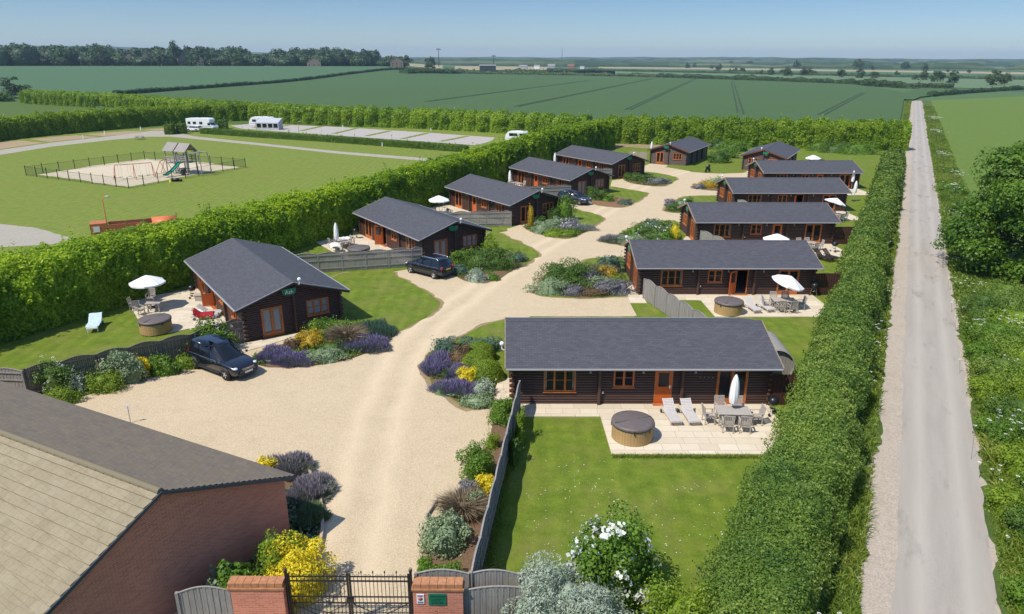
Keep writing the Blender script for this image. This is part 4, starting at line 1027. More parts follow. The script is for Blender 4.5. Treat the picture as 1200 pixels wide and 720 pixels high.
px_tree('tree', 'mid green tree between the village and the right-hand wood', 276, 868, 15, 9, 'L_far', 800, 1.7, WT_, seed=47)
px_tree('tree', 'pale green scrubby tree in a gap near the left end of the wood', 72, 868, 15, 9, 'L_far', 800, 1.7, WT_, seed=48)
px_tree('tree', 'dark pair-crowned tree just right of the end of the wood', 502, 930, 15, 10, 'L_dark', 1000, 1.7, WT_, seed=49)
px_tree('tree', 'small mid green tree between the end of the wood and the field building', 473, 900, 13, 9, 'L_far', 900, 1.7, WT_, seed=50)
# dark trees at the left edge by the rounded hedge
x, y, _ = G(18, 113); tree('tree', 'dark bushy tree at the left edge above the rounded hedge', (x, y, 0), 8.2, 7.0, 'L_dark', 4200, .6, 30, .02, seed=51)
x, y, _ = G(5, 119); tree('tree', 'low rounded bush at the left edge, below the dark tree', (x, y, 0), 4.2, 4.2, 'L_deep', 2000, .5, 16, .02, seed=52)

# field trees on the right, one by one
FT = [(277, 168, 16), (312, 169, 23), (371, 172, 28), (350, 166, 16), (425, 170, 27), (447, 170, 24), (468, 168, 14), (560, 175, 26), (400, 148, 26), (628, 176, 30), (617, 150, 30), (680, 178, 23), (757, 172, 18), (823, 180, 15), (852, 181, 28), (905, 186, 34), (960, 189, 37), (1105, 194, 42), (1142, 191, 32), (208, 165, 20), (183, 165, 20), (165, 164, 14), (122, 156, 16), (232, 145, 22), (165, 145, 20), (40, 142, 14), (15, 148, 18), (780, 150, 24), (852, 154, 24), (1010, 160, 12), (935, 158, 10), (668, 152, 14), (215, 165, 15), (130, 150, 16), (100, 150, 12)]
protos = [tree('field_tree', 'round tree in the far fields', (0, 0, 0), 10, 4.6 + .5 * i, 'L_far', 1500, 1.1, 22, .02 + .02 * i, seed=60 + i, flat=.95) for i in range(4)]
order = sorted(range(len(FT)), key=lambda i: FT[i][0]); used = set()
ORD = ['first', 'second', 'third', 'fourth', 'fifth', 'sixth', 'seventh', 'eighth', 'ninth', 'tenth', 'eleventh', 'twelfth', 'thirteenth', 'fourteenth', 'fifteenth', 'sixteenth', 'seventeenth', 'eighteenth', 'nineteenth', 'twentieth', 'twenty-first', 'twenty-second', 'twenty-third', 'twenty-fourth', 'twenty-fifth', 'twenty-sixth', 'twenty-seventh', 'twenty-eighth', 'twenty-ninth', 'thirtieth', 'thirty-first', 'thirty-second', 'thirty-third', 'thirty-fourth', 'thirty-fifth']
for k, i in enumerate(order):
    zx, zy, zh = FT[i]; px = 800 + zx / 3; py = 30 + zy / 3
    d = 17.5 * 880 / max(8, py - (69 + (px - 600) * .0052)); hh = zh / 3 * d / 880
    x, y = at_(px, d); s = hh / 10.0
    lab = ('large' if zh > 29 else 'small' if zh < 17 else 'mid-sized') + f' round tree in the far right fields, {ORD[k]} counting from their left end'
    o = protos[i % 4]
    if i % 4 not in used: used.add(i % 4); o.location = (x, y, -.2); o.rotation_euler = (0, 0, i * 1.3); o.scale = (s, s, s); o['label'] = lab; o['group'] = 'round trees scattered over the far right fields'
    else: dup(o, (x, y, -.2), i * 1.3, lab, 'round trees scattered over the far right fields', scale=(s, s, s))
def hedgerow(label, knots, h, n, leaf, mat='L_far', w=4, amp=.9, seed=1, cat='hedgerow'):
    pts = []
    for px, d in knots: x, y = at_(px, d); pts.append((x, y, w, h))
    o = hedge('hedgerow', label, pts, mat, n, leaf, 1, 7, amp, .4, None, .6, cat, None, seed)
    co = np.empty(len(o.data.vertices) * 3, np.float32); o.data.vertices.foreach_get('co', co); co = co.reshape(-1, 3); co[:, 2] += terrain(co[:, 0], co[:, 1]); o.data.vertices.foreach_set('co', co.ravel()); return o
hedgerow('dark field hedge climbing between the two big green crops on the left', [(126, 390), (215, 445), (300, 522), (400, 657), (470, 780), (530, 915)], 2.6, 12000, .6, 'L_dark', 2.6, .4, 71)
hedgerow('bushy hedgerow along the far side of the wheat, left half', [(500, 800), (530, 890), (600, 850), (700, 800), (770, 770)], 3.6, 9000, 1.0, 'L_far', 6, 1.5, 72)
hedgerow('bushy hedgerow along the far side of the wheat, right half', [(772, 770), (870, 700), (1000, 622), (1070, 560), (1122, 560)], 3.8, 9000, 1.0, 'L_dark', 5, 1.6, 73)
hedgerow('low dark hedge along the top of the right-hand pasture', [(1096, 440), (1130, 485), (1200, 585), (1330, 620)], 2.2, 6000, .6, 'L_dark', 3, .6, 74)
hedgerow('thin far hedgerow crossing the pale fields on the right', [(640, 1240), (800, 1080), (1000, 960), (1140, 905), (1400, 905)], 3.0, 5000, 1.2, 'L_dark', 4, 1.2, 75)
hedgerow('thin field hedge below the farm buildings left of centre', [(640, 1000), (680, 1080), (705, 1250)], 3, 3000, 1.2, 'L_far', 4, 1.0, 76)
hedgerow('scrubby belt of bushes around the dark green farm shed', [(470, 700), (540, 900), (575, 905), (640, 900)], 4.2, 7000, 1.4, 'L_far', 10, 2, 77)

# blue distance: wooded ridges and a low hill
def ridge(name, label, a, b, d, hts, mat, seed, kind='stuff', cat='woodland', step=26, depth=140, rough=.3):
    pts = np.linspace(a, b, int((b - a) / 880 * d / step) + 2); n = len(pts); V = []
    for row, (dd, kk) in enumerate(((0, 0), (0, .75), (depth * .3, 1), (depth, .9), (depth + 10, 0))):
        for i, px in enumerate(pts):
            x, y = at_(px, d + dd + 30 * math.sin(i * .2 + seed)); h = np.interp(px, *zip(*hts)); nz = vnoise(np.array([[i * .35, row * .6, seed]]), seed)[0] + .6 * vnoise(np.array([[i * .9, row, seed]]), seed + 1)[0]
            V.append((x, y, max(-1, h * kk * (1 + rough * nz))))
    q = np.array([(r_ * n + i, r_ * n + i + 1, (r_ + 1) * n + i + 1, (r_ + 1) * n + i) for r_ in range(4) for i in range(n - 1)])
    o = fast_mesh(name, np.array(V), q, MT[mat], None, np.clip(np.random.default_rng(seed).normal(.5, .25, len(q)), 0, 1)); tag(o, None if kind == 'structure' else label, None if kind == 'structure' else cat, None, kind); return o
ridge('distant_woodland', 'hazy wooded band along the horizon', 470, 1500, 3100, [(470, 17), (700, 19), (900, 22), (1100, 20), (1500, 18)], 'L_dark', 81, rough=.22)
ridge('distant_woodland', 'nearer dark strip of trees before the horizon', 700, 1500, 1900, [(700, 8), (860, 10), (1100, 13), (1500, 12)], 'L_dark', 82, rough=.45, depth=60)
ridge('distant_woodland', 'band of far trees behind the straw field left of centre', 455, 720, 1850, [(455, 13), (560, 15), (720, 9)], 'L_dark', 83, rough=.4, depth=60)
ridge('hills', '', -500, 420, 3600, [(-500, 62), (60, 60), (120, 58), (200, 50), (300, 40), (420, 24)], 'L_far', 84, 'structure', rough=.03, step=60)
ridge('hills', '', 380, 1600, 5200, [(380, 24), (600, 28), (900, 34), (1050, 28), (1600, 30)], 'L_dark', 85, 'structure', rough=.1, step=60)
# ------------------------------------------------------------------ board fences with bowed panels
def fence(label, pts, h=1.75, mat='fence', name='board_fence', pw=1.83, bow=.16, z0=0.0, cap=True, group=None):
    P = [Vector((p[0], p[1], 0)) for p in pts]
    root = empty(name, P[0], 0, label, 'fence', group)
    Minv = Matrix.Translation(-P[0]); k = 0
    for a, b in zip(P[:-1], P[1:]):
        L = (b - a).length; n = max(1, round(L / pw)); w = L / n; d = (b - a).normalized(); ang = math.atan2(d.y, d.x)
        for i in range(n):
            M = Minv @ Matrix.Translation(a + d * (w * i)) @ Matrix.Rotation(ang, 4, 'Z')
            mb = MB(M); nb = max(6, int(w / .1)); bw = (w - .1) / nb
            for j in range(nb):
                x = .05 + bw * j; t = (x + bw / 2) / w; top = h - bow + bow * math.sin(math.pi * t) + random.uniform(-.008, .008)
                y = .012 * (j % 2) + random.uniform(-.003, .003); mb.b2(x + .004, x + bw - .004, y - .01, y + .01, z0 + .04, z0 + top)
            for z in (.3, 1.0, h - bow - .12): mb.b2(.05, w - .05, .024, .06, z0 + z, z0 + z + .07)
            if cap:
                tp = [(w * t, .008, z0 + h - bow + bow * math.sin(math.pi * t) + .012) for t in np.linspace(.02, .98, 13)]
                for p, q in zip(tp[:-1], tp[1:]):
                    mb.add([(p[0], -.022, p[2]), (q[0], -.022, q[2]), (q[0], .04, q[2]), (p[0], .04, p[2]), (p[0], -.022, p[2] + .022), (q[0], -.022, q[2] + .022), (q[0], .04, q[2] + .022), (p[0], .04, p[2] + .022)],
                           [(4, 5, 6, 7), (0, 1, 5, 4), (2, 3, 7, 6), (3, 2, 1, 0)])
            mb.build('panel', MT[mat], root)
            q = MB(M); q.b2(-.05, .045, -.05, .05, z0 - .1, z0 + h - bow + .06); q.build('post', MT[mat], root); k += 1
    M = Minv @ Matrix.Translation(P[-1]); q = MB(M); q.box((0, 0, z0 + h / 2 - .05), (.1, .1, h)); q.build('post', MT[mat], root)
    return root
fence('grey board fence with bowed panels between the gravel drive and the nearest lodge garden', [(.42, 33.6), (-1.3, 18.95)])
fence('horizontal run of grey board fence behind the brick wall with the green sign', [(-3.1, 18.95), (-1.35, 18.95), (.25, 18.95), (1.6, 18.95)])
fence('shorter grey board fence in front, from the signed brick wall to the silver shrub', [(-1.52, 18.45), (.4, 18.6)], 1.45, 'fence', bow=.1)
fence('short grey board fence between the red brick building and the left gate pier', [(-10.6, 18.2), (-9.0, 18.34)], 1.6, bow=.2)
fence('dark weathered board fence behind the shrubs left of the parked black car', [(-17.35, 42.55), (-18.1, 42.1), (-19.5, 39.9), (-26.2, 34.7)], 1.75, 'fence_old')
fence('pale slatted fence running out of the left edge from the garden corner', [(-26.25, 34.62), (-35, 35.3)], 1.7)
fence('long grey board fence before the patio with the closed parasol and white covered table', [(-8.05, 60.9), (-8.9, 60.6), (-18.6, 58.1)])
fence('grey board fence before the lodge with the yellow conifer and open parasol', [(-.15, 76.9), (-1.1, 76.9), (-8.3, 76.1)])
fence('grey board fence behind the parked dark grey car', [(7.7, 94.0), (.6, 92.6)])
fence('pale board fence left of the lodge with the stony bed', [(15.2, 109.6), (8.8, 108.2)])
fence('pale grey bowed fence stepping down behind the roof of the nearest lodge', [(10.15, 51.95), (12.7, 43.2)])
fence('grey fence stub showing above the second roof along the lane hedge', [(18.55, 68.2), (21.1, 60.6)])
fence('grey fence stub showing above the third roof along the lane hedge', [(27.15, 84.7), (29.6, 77.4)])
fence('small grey fence stub showing above the fourth roof along the lane hedge', [(36.2, 100.8), (38.4, 94)])
fence('brown board fence beside the closed white parasol, against the far hedge', [(21.5, 132), (24.3, 130.2)], 1.7, 'fence_cap')
fence('dark brown board screen at the right end of the nearest lodge', [(13.75, 34.2), (15.7, 34.2)], 1.8, 'fence_brown', bow=.02, cap=False)
fence('dark brown board screen at the right end of the lodge with the open door', [(23.7, 53.15), (25.6, 53.15)], 1.8, 'fence_brown', bow=.02, cap=False)
fence('dark brown board screen right of the dark loungers', [(32.3, 69.6), (34.6, 69.6)], 1.8, 'fence_brown', bow=.02, cap=False)

# ------------------------------------------------------------------ patios in front of the lodges
def patio(o, ang, mirror, poly, z=.056):
    c, s = math.cos(ang), math.sin(ang); k = -1 if mirror else 1
    pts = [(o[0] + c * x - s * (k * -f), o[1] + s * x + c * (k * -f)) for x, f in poly]
    return sheet('patio', pts, z, MT['slab'], px=False, thick=.05)
PPOLY = [(.4, .0), (13.65, .0), (13.65, 5.15), (4.55, 5.15), (4.5, 1.45), (.4, 1.45)]
for o_, a_, m_ in (((.1, 34.15), R(.6), 0), ((10, 53), R(.8), 0), ((18.5, 69.3), R(1.2), 0), ((27, 85.7), R(1.5), 0), ((36.1, 101.9), R(1.8), 0), ((-17.2, 42.8), AL, 1), ((-7.9, 61.4), AL, 1), ((.05, 77.3), AL, 1), ((7.9, 94.3), AL, 1), ((15.5, 110), AL, 1)):
    patio(o_, a_, m_, PPOLY)

# ------------------------------------------------------------------ brick building with tiled roof, bottom left
E_ = Vector((-8.3, 22.95, 0)); W_ = Vector((-13.2, 15.9, 0)); AX = Vector((-.9, .436, 0)); gd = (W_ - E_).normalized(); gw = (W_ - E_).length
bld = empty('brick_building', (E_ + W_) / 2, 0, 'red brick building with a lichened tile roof in the bottom left corner', 'building'); BI = Matrix.Translation(-bld.location)
EZ, RZB = 2.7, 4.68; BL = 26
rid = E_ + (W_ - E_) * .56; W_ = rid + (W_ - rid) * 1.3; EZW = RZB - (RZB - EZ) * 1.3
wl = MB(BI); a = E_ + gd * .22; b = W_ - gd * .22
def V3(p, z): return (p.x, p.y, z)
inn = AX * .05
wl.add([V3(a + inn, 0), V3(b + inn, 0), V3(b + inn, EZW - .02), V3(rid + inn, RZB - .1), V3(a + inn, EZ - .1)], [(0, 1, 2, 3, 4)])
for p, z_ in ((a, EZ - .1), (b, EZW - .02)): wl.add([V3(p + inn, 0), V3(p + AX * BL, 0), V3(p + AX * BL, z_), V3(p + inn, z_)], [(0, 1, 2, 3)])
metric_uv(wl.build('brick_wall', MT['brick'], bld))
MT['tile_edge'] = plain('shadow_and_dirt_tile_edge', (.05, .045, .03), .95, var=.5, sc=9)  # course overlap shadow, with some dirt, painted dark on the tile edges
# each pitch as courses of overlapping tiles
def tile_pitch(name, eave, mat, rows, EZ):
    mb = MB(BI); s0 = Vector(V3(eave, EZ)); s1 = Vector(V3(rid, RZB)); up = (s1 - s0); n = rows; ax = AX
    nrm = up.cross(ax).normalized();
    if nrm.z < 0: nrm = -nrm
    s0 = s0 - up.normalized() * .12
    up = s1 - s0
    for k in range(n):
        p = s0 + up * (k / n); q = s0 + up * ((k + 1.12) / n) if k < n - 1 else s1
        lift = nrm * .06
        vs = [p + lift - ax * .12, p + lift + ax * BL, q + nrm * .01 + ax * BL, q + nrm * .01 - ax * .12, p - nrm * .0 - ax * .12, p + ax * BL]
        mb.add(vs, [(0, 1, 2, 3), (4, 5, 1, 0)])
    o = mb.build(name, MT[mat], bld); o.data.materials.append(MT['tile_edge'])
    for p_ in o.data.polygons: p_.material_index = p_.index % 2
    me = o.data; uv = me.uv_layers.new(name='UVMap'); axn = AX.normalized(); un = up.normalized()
    for p in me.polygons:
        k = p.index // 2; sh = .15 * (k % 2)
        for li in p.loop_indices:
            c = me.vertices[me.loops[li].vertex_index].co + bld.location; uv.data[li].uv = ((c - s0).dot(axn) + sh, (c - s0).dot(un) * (.34 * n / up.length))
    return o
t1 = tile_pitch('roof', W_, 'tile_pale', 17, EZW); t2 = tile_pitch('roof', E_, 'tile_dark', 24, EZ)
rc = MB(BI)
for k in range(60):
    p = rid + AX * (k * .42 - .1); q = rid + AX * (k * .42 + .33)
    rc.tube([V3(p, RZB + .0), V3(q, RZB + .012)], [.125, .115], 10)
rc.build('ridge_tiles', MT['tile_pale'], bld)
vg = MB(BI)
for p, zz in ((E_ - gd * .1, EZ - .05), (W_ + gd * .1, EZW - .05)):
    vs = []
    for o_ in (-.16, -.1): vs += [V3(p + AX * o_, zz - .12), V3(rid + AX * o_, RZB - .1), V3(rid + AX * o_, RZB + .02), V3(p + AX * o_, zz + .02)]
    vg.add(vs, [(0, 1, 2, 3), (7, 6, 5, 4), (3, 2, 6, 7), (0, 4, 5, 1)])
vg.build('verge_trim', plain('slate_blue_verge', (.05, .06, .075), .5), bld)

# ------------------------------------------------------------------ gate piers, gate
def brick_pier(label, x0, x1, y, h):
    root = empty('brick_wall_pier', ((x0 + x1) / 2, y, 0), 0, label, 'wall')
    w = x1 - x0; m = MB(); m.b2(-w / 2, w / 2, 0, .34, -.05, h - .22); metric_uv(m.build('brickwork', MT['brick'], root))
    m = MB(); m.b2(-w / 2 - .04, w / 2 + .04, -.04, .38, h - .22, h - .15); k = int(w / .235)
    for i in range(k): m.b2(-w / 2 + w * i / k + .006, -w / 2 + w * (i + 1) / k - .006, -.01, .35, h - .15, h + .02)
    m.build('coping', MT['cop'], root); return root
brick_pier('left brick gate pier below the golden flowering bush', -9.0, -7.25, 18.3, 1.72)
rp = brick_pier('right brick gate pier carrying a green sign and a small white notice', -3.12, -1.52, 18.3, 1.72)
sb = MB(); sb.b2(-.3, .26, -.03, -.002, .95, 1.38); s1_ = sb.build('green_sign', MT['green_sign'], rp)
TM = lambda x, z, y: Matrix.Translation((x, y, z)) @ Matrix.Rotation(R(90), 4, 'X')
text_mesh('LUXURY', .1, MT['ink_dark'], s1_, TM(-.02, 1.17, -.034)); text_mesh('LODGES', .1, MT['ink_dark'], s1_, TM(-.02, 1.05, -.034))
for x in np.linspace(-.22, .18, 9):
    pass
st = MB(); [st.b2(-.24 + i * .055, -.2 + i * .055, -.036, -.031, 1.26, 1.33) for i in range(9)]; st.build('lettering', MT['ink_dark'], s1_)
nb = MB(); nb.b2(-.68, -.44, -.025, -.002, 1.0, 1.36); s2_ = nb.build('white_notice', MT['whitep'], rp)
m = MB(); m.lathe([(0, -.03), (.075, -.03), (.075, -.026), (0, -.026)], (-.56, 0, 1.19), 16, 'Y'); m.build('round_mark', plain('pale_red_print', (.5, .12, .1), .6), s2_)
m = MB(); m.b2(-.65, -.47, -.03, -.026, 1.28, 1.33); m.b2(-.65, -.47, -.03, -.026, 1.03, 1.08); m.build('lettering', plain('blue_grey_print', (.12, .16, .25), .6), s2_)
def gate():
    root = empty('iron_gate', (-5.2, 18.55, 0), 0, 'black wrought iron double gate with spear tops between the brick piers', 'gate')
    for s in (-1, 1):
        m = MB(); x0, x1 = (.04, 1.92)
        X = lambda x: s * x
        for z, d in ((.12, .05), (.75, .035), (1.0, .03), (1.62, .04), (1.8, .03)): m.b2(X(x0), X(x1), -.02, .02, z, z + d)
        for x in (x0, x1): m.b2(X(x) - .03, X(x) + .03, -.03, .03, .05, 1.92)
        n = 15
        for i in range(1, n):
            x = x0 + (x1 - x0) * i / n; top = 1.96 if i % 3 == 0 else 1.84
            m.tube([(X(x), 0, .12), (X(x), 0, top)], .011, 6)
            if i % 3 == 0: m.tube([(X(x), 0, top - .02), (X(x), 0, top + .03), (X(x), 0, top + .11)], [.013, .028, .002], 6)
            else: m.tube([(X(x) + .045 * math.cos(t), 0, 1.86 + .03 * math.sin(t)) for t in np.linspace(0, math.pi, 7)], .009, 5)
        m.build('gate_leaf', MT['iron'], root)
        m = MB(); m.tube([(X(.1), -.03, .75), (X(1.0), -.03, .25)], .016, 6); m.tube([(X(1.0), -.03, .25), (X(1.85), -.03, .75)], .016, 6); m.tube([(X(.1), -.03, .2), (X(1.85), -.03, .74)], .014, 6); m.build('brace', MT['iron'], root)
        m = MB(); m.tube([(X(2.0), 0, 0), (X(2.0), 0, 2.0)], .045, 10); m.ball((X(2.0), 0, 2.04), .06, 10)
        m.tube([(X(2.0) + .05 * math.cos(t), 0, 2.1 + .06 * math.sin(t)) for t in np.linspace(-.5, 4.2, 9)], .012, 5); m.build('gate_post', MT['iron'], root)
    m = MB(); m.b2(-.12, .12, -.06, .06, .82, .96); m.build('lock_box', MT['iron'], root)
    m = MB(); m.tube([(0, 0, 1.9), (-.05, 0, 2.0), (0, 0, 2.06), (.05, 0, 2.0), (0, 0, 1.9)], .012, 5); m.build('finial', MT['iron'], root)
gate()
# garden post stuck in the gravel, edging of the corner bed
m = MB(); m.tube([(0, 0, 0), (.01, 0, .95)], .022, 8); o = m.build('marker_post', MT['gutter'], None, G(153, 496)); tag(o, 'thin pale metal marker post standing alone in the gravel', 'post')
m = MB(); m.box((0, 0, .1), (.18, .02, .26)); m.build('marker_plate', MT['whitep'], o, (0, 0, .8))
ec = chaikin(G2([(352, 545), (367, 560), (376, 585), (379.5, 620), (373, 650), (363, 680)]), 2, False)
m = MB()
for p, q in zip(ec[:-1], ec[1:]):
    d = Vector((q[0] - p[0], q[1] - p[1], 0)); L = d.length; k = max(1, int(L / .22))
    for i in range(k): c_ = Vector((*p, 0)) + d * ((i + .5) / k); m.box((c_.x, c_.y, .11), (L / k - .012, .11, .22), math.atan2(d.y, d.x))
tag(m.build('brick_edging', MT['brick']), 'curved dark brick edging round the corner bed of the brick building', 'edging')
pp = [G(500, 608), G(513, 588)]; m = MB(); d = pp[1] - pp[0]; m.box((pp[0] + d / 2 + Vector((0, 0, .1))), (d.length, .05, .16), math.atan2(d.y, d.x)); tag(m.build('edging_board', MT['fence']), 'low wooden edging board beside the straw-coloured grasses', 'edging')
m = MB(); m.box((0, 0, .75), (.09, .05, 1.5), .5, 0, R(-14)); tag(m.build('leaning_stake', MT['tan'], None, G(122, 450)), 'pale wooden stake leaning on the dark fence among the shrubs', 'stake')

# arched store beside the nearest lodge
root = empty('arched_store', (15.5, 38.0, 0), R(-4), 'grey barrel-roofed store with a dark boarded end at the right end of the nearest lodge', 'shed')
m = MB(); prof = [(1.05 * math.cos(t), 1.05 * math.sin(t) + .55) for t in np.linspace(-.5, math.pi + .5, 25)]
for x, y0, y1, mat, nm in ((0, 0, 3.2, 'grey_roof', 'curved_roof'),):
    vs = [(px_, y0, pz) for px_, pz in prof] + [(px_, y1, pz) for px_, pz in prof] + [(px_ * .95, y0, .55 + (pz - .55) * .95) for px_, pz in prof] + [(px_ * .95, y1, .55 + (pz - .55) * .95) for px_, pz in prof]; n = len(prof)
    m.add(vs, [(i, i + 1, n + i + 1, n + i) for i in range(n - 1)] + [(2 * n + i + 1, 2 * n + i, 3 * n + i, 3 * n + i + 1) for i in range(n - 1)] + [(i + 1, i, 2 * n + i, 2 * n + i + 1) for i in range(n - 1)], True)
    m.build(nm, MT[mat], root)
m = MB()
for i in range(14):
    x0 = -.98 + i * .14; x1 = x0 + .132; zt = .55 + math.sqrt(max(.02, .98 - ((x0 + x1) / 2) ** 2)); m.b2(x0, x1, .16, .2, .02, zt)
m.build('boarded_end', MT['fence'], root)

# ------------------------------------------------------------------ garden furniture
def hot_tub(name='hot_tub'):
    root = empty(name, (0, 0, 0))
    m = MB(); n = 44
    for k in range(n):
        a0, a1 = 2 * math.pi * k / n, 2 * math.pi * (k + .94) / n; q = []
        for z in (.02, .78):
            for rr in (1.0, .96):
                q += [(rr * math.cos(a0), rr * math.sin(a0), z), (rr * math.cos(a1), rr * math.sin(a1), z)]
        m.add(q, [(0, 1, 5, 4), (2, 6, 7, 3), (0, 4, 6, 2), (1, 3, 7, 5)])
    m.lathe([(.965, .02), (.965, .78)], n=44); m.build('stave_wall', MT['tubside'], root)
    m = MB(); m.lathe([(1.03, .74), (1.035, .8), (1.0, .82), (.95, .8)], n=44); m.build('rim', MT['cartrim'], root)
    m = MB(); m.lathe([(1.04, .78), (1.05, .83), (1.03, .9), (.9, .93), (0, .965)], n=44); cv = m.build('cover', MT['tubcover'], root)
    m = MB(); m.box((0, 0, .955), (2.0, .035, .02)); m.build('seam', MT['tubcover'], cv)
    m = MB()
    for a in (-2.0, -1.2, -.5, .6, 1.6, 2.8): m.box((1.045 * math.cos(a), 1.045 * math.sin(a), .74), (.03, .05, .22), a)
    m.build('strap', MT['cartrim'], cv)
    return root
def chair():
    root = empty('garden_chair')
    m = MB(); [m.b2(-.24, .24, -.23 + i * .075, -.23 + i * .075 + .06, .42, .445) for i in range(6)]; m.build('seat', MT['teak'], root)
    m = MB(); lean = R(-12)
    for i in range(6): m.box((-.19 + i * .076, .29, .72), (.05, .02, .5), 0, lean)
    m.box((0, .34, .97), (.5, .03, .07), 0, lean); m.box((0, .245, .49), (.5, .03, .05), 0, lean); m.build('backrest', MT['teak'], root)
    for x in (-.25, .25):
        m = MB(); m.b2(x - .025, x + .025, -.26, -.21, 0, .64); m.build('leg', MT['teak'], root)
        m = MB(); m.tube([(x, .26, 0), (x, .24, .42), (x, .355, 1.0)], .027, 4); m.build('leg', MT['teak'], root)
        m = MB(); m.b2(x - .035, x + .035, -.28, .28, .64, .665); m.build('armrest', MT['teak'], root)
    m = MB(); m.b2(-.25, .25, -.25, -.22, .36, .42); m.b2(-.25, .25, .22, .25, .36, .42); m.build('seat_frame', MT['teak'], root)
    return root
def table(L=1.7, w=1.0):
    root = empty('garden_table')
    m = MB(); n = 9; [m.b2(-L / 2, L / 2, -w / 2 + w * i / n + .005, -w / 2 + w * (i + 1) / n - .005, .71, .74) for i in range(n)]; m.build('tabletop', MT['teak'], root)
    m = MB(); m.b2(-L / 2 + .1, L / 2 - .1, -w / 2 + .1, -w / 2 + .14, .63, .71); m.b2(-L / 2 + .1, L / 2 - .1, w / 2 - .14, w / 2 - .1, .63, .71); m.b2(-L / 2 + .1, -L / 2 + .14, -w / 2 + .14, w / 2 - .14, .63, .71); m.b2(L / 2 - .14, L / 2 - .1, -w / 2 + .14, w / 2 - .14, .63, .71); m.build('apron', MT['teak'], root)
    for x in (-1, 1):
        for y in (-1, 1): m = MB(); m.box((x * (L / 2 - .14), y * (w / 2 - .14), .35), (.075, .075, .7)); m.build('leg', MT['teak'], root)
    return root
def lounger(mat='teak_pale', rec=38):
    root = empty('sun_lounger')
    m = MB(); [m.b2(-.3, .3, -1.0 + i * .1, -1.0 + i * .1 + .08, .33, .355) for i in range(12)]; m.build('seat', MT[mat], root)
    m = MB(); c, s = math.cos(R(rec)), math.sin(R(rec))
    for i in range(8): d = .05 + i * .1; m.box((0, .2 + d * c, .345 + d * s), (.6, .08, .025), 0, R(rec))
    for x in (-.29, .29): m.box((x, .2 + .4 * c, .33 + .4 * s), (.04, .85, .05), 0, R(rec))
    m.build('backrest', MT[mat], root)
    m = MB(); m.b2(-.33, -.28, -1.02, .95, .25, .33); m.b2(.28, .33, -1.02, .95, .25, .33); m.b2(-.28, .28, -1.02, -.97, .25, .33); m.build('frame', MT[mat], root)
    for x in (-.3, .3):
        m = MB(); m.b2(x - .03, x + .03, -.9, -.84, 0, .25); m.build('leg', MT[mat], root)
        m = MB(); m.b2(x - .03, x + .03, .55, .61, .08, .25); m.build('leg', MT[mat], root)
        m = MB(); m.lathe([(0, -.03), (.11, -.03), (.11, .03), (0, .03)], (x * 1.22, .7, .11), 14, 'X'); m.build('wheel', MT['black'], root)
    return root
def parasol_open(tilt=0.0, rad=1.24):
    root = empty('parasol')
    m = MB(); m.tube([(0, 0, .05), (0, 0, 2.35)], .024, 8); m.build('pole', MT['teak'], root)
    m = MB(); m.lathe([(0, .12), (.2, .12), (.24, .05), (.25, 0), (0, 0)], n=20); m.build('base', MT['cartrim'], root)
    n = 8; vs = [(0, 0, 2.52)]; fs = []; rows = 5
    for i in range(1, rows + 1):
        for k in range(n * 4):
            a = 2 * math.pi * k / (n * 4); t = i / rows; f = (k % 4) / 4; sag = 1 - .06 * math.sin(math.pi * f) * t; rr = rad * t * (math.cos(math.pi / n) / math.cos((a % (2 * math.pi / n)) - math.pi / n))
            vs.append((rr * math.cos(a), rr * math.sin(a), 2.52 - .52 * t ** 1.15 - .04 * math.sin(math.pi * f) * t))
    K = n * 4; fs += [(0, 1 + k, 1 + (k + 1) % K) for k in range(K)]
    for i in range(rows - 1):
        for k in range(K): fs.append((1 + i * K + k, 1 + (i + 1) * K + k, 1 + (i + 1) * K + (k + 1) % K, 1 + i * K + (k + 1) % K))
    b = 1 + (rows - 1) * K; vl = len(vs); vs += [(v[0], v[1], v[2] - .11) for v in vs[b:b + K]]
    fs += [(b + k, vl + k, vl + (k + 1) % K, b + (k + 1) % K) for k in range(K)]
    Mt = Matrix.Translation((0, 0, 2.1)) @ Matrix.Rotation(tilt, 4, 'Y') @ Matrix.Translation((0, 0, -2.1))
    m = MB(Mt); m.add(vs, fs); can = m.build('canopy', MT['white'], root)
    m = MB(Mt)
    for k in range(n): a = 2 * math.pi * k / n; m.tube([(0, 0, 2.48), (rad * .97 * math.cos(a), rad * .97 * math.sin(a), 1.97)], .012, 5)
    m.build('ribs', MT['teak'], can); return root
def parasol_closed():
    root = empty('parasol')
    m = MB(); m.tube([(0, 0, .05), (0, 0, 2.62)], .024, 8); m.build('pole', MT['teak'], root)
    m = MB(); m.lathe([(0, .12), (.2, .12), (.24, .05), (.25, 0), (0, 0)], n=20); m.build('base', MT['cartrim'], root)
    vs = []; fs = []; K = 24; zs = [(2.62, .03), (2.45, .1), (2.2, .16), (1.9, .19), (1.5, .21), (1.2, .2), (1.05, .17)]
    for z, r_ in zs:
        for k in range(K): a = 2 * math.pi * k / K; q = r_ * (1 + .16 * math.cos(8 * a + z)); vs.append((q * math.cos(a), q * math.sin(a), z))
    for i in range(len(zs) - 1):
        for k in range(K): fs.append((i * K + k, (i + 1) * K + k, (i + 1) * K + (k + 1) % K, i * K + (k + 1) % K))
    m = MB(); m.add(vs, fs, True); m.build('canopy', MT['white'], root); return root
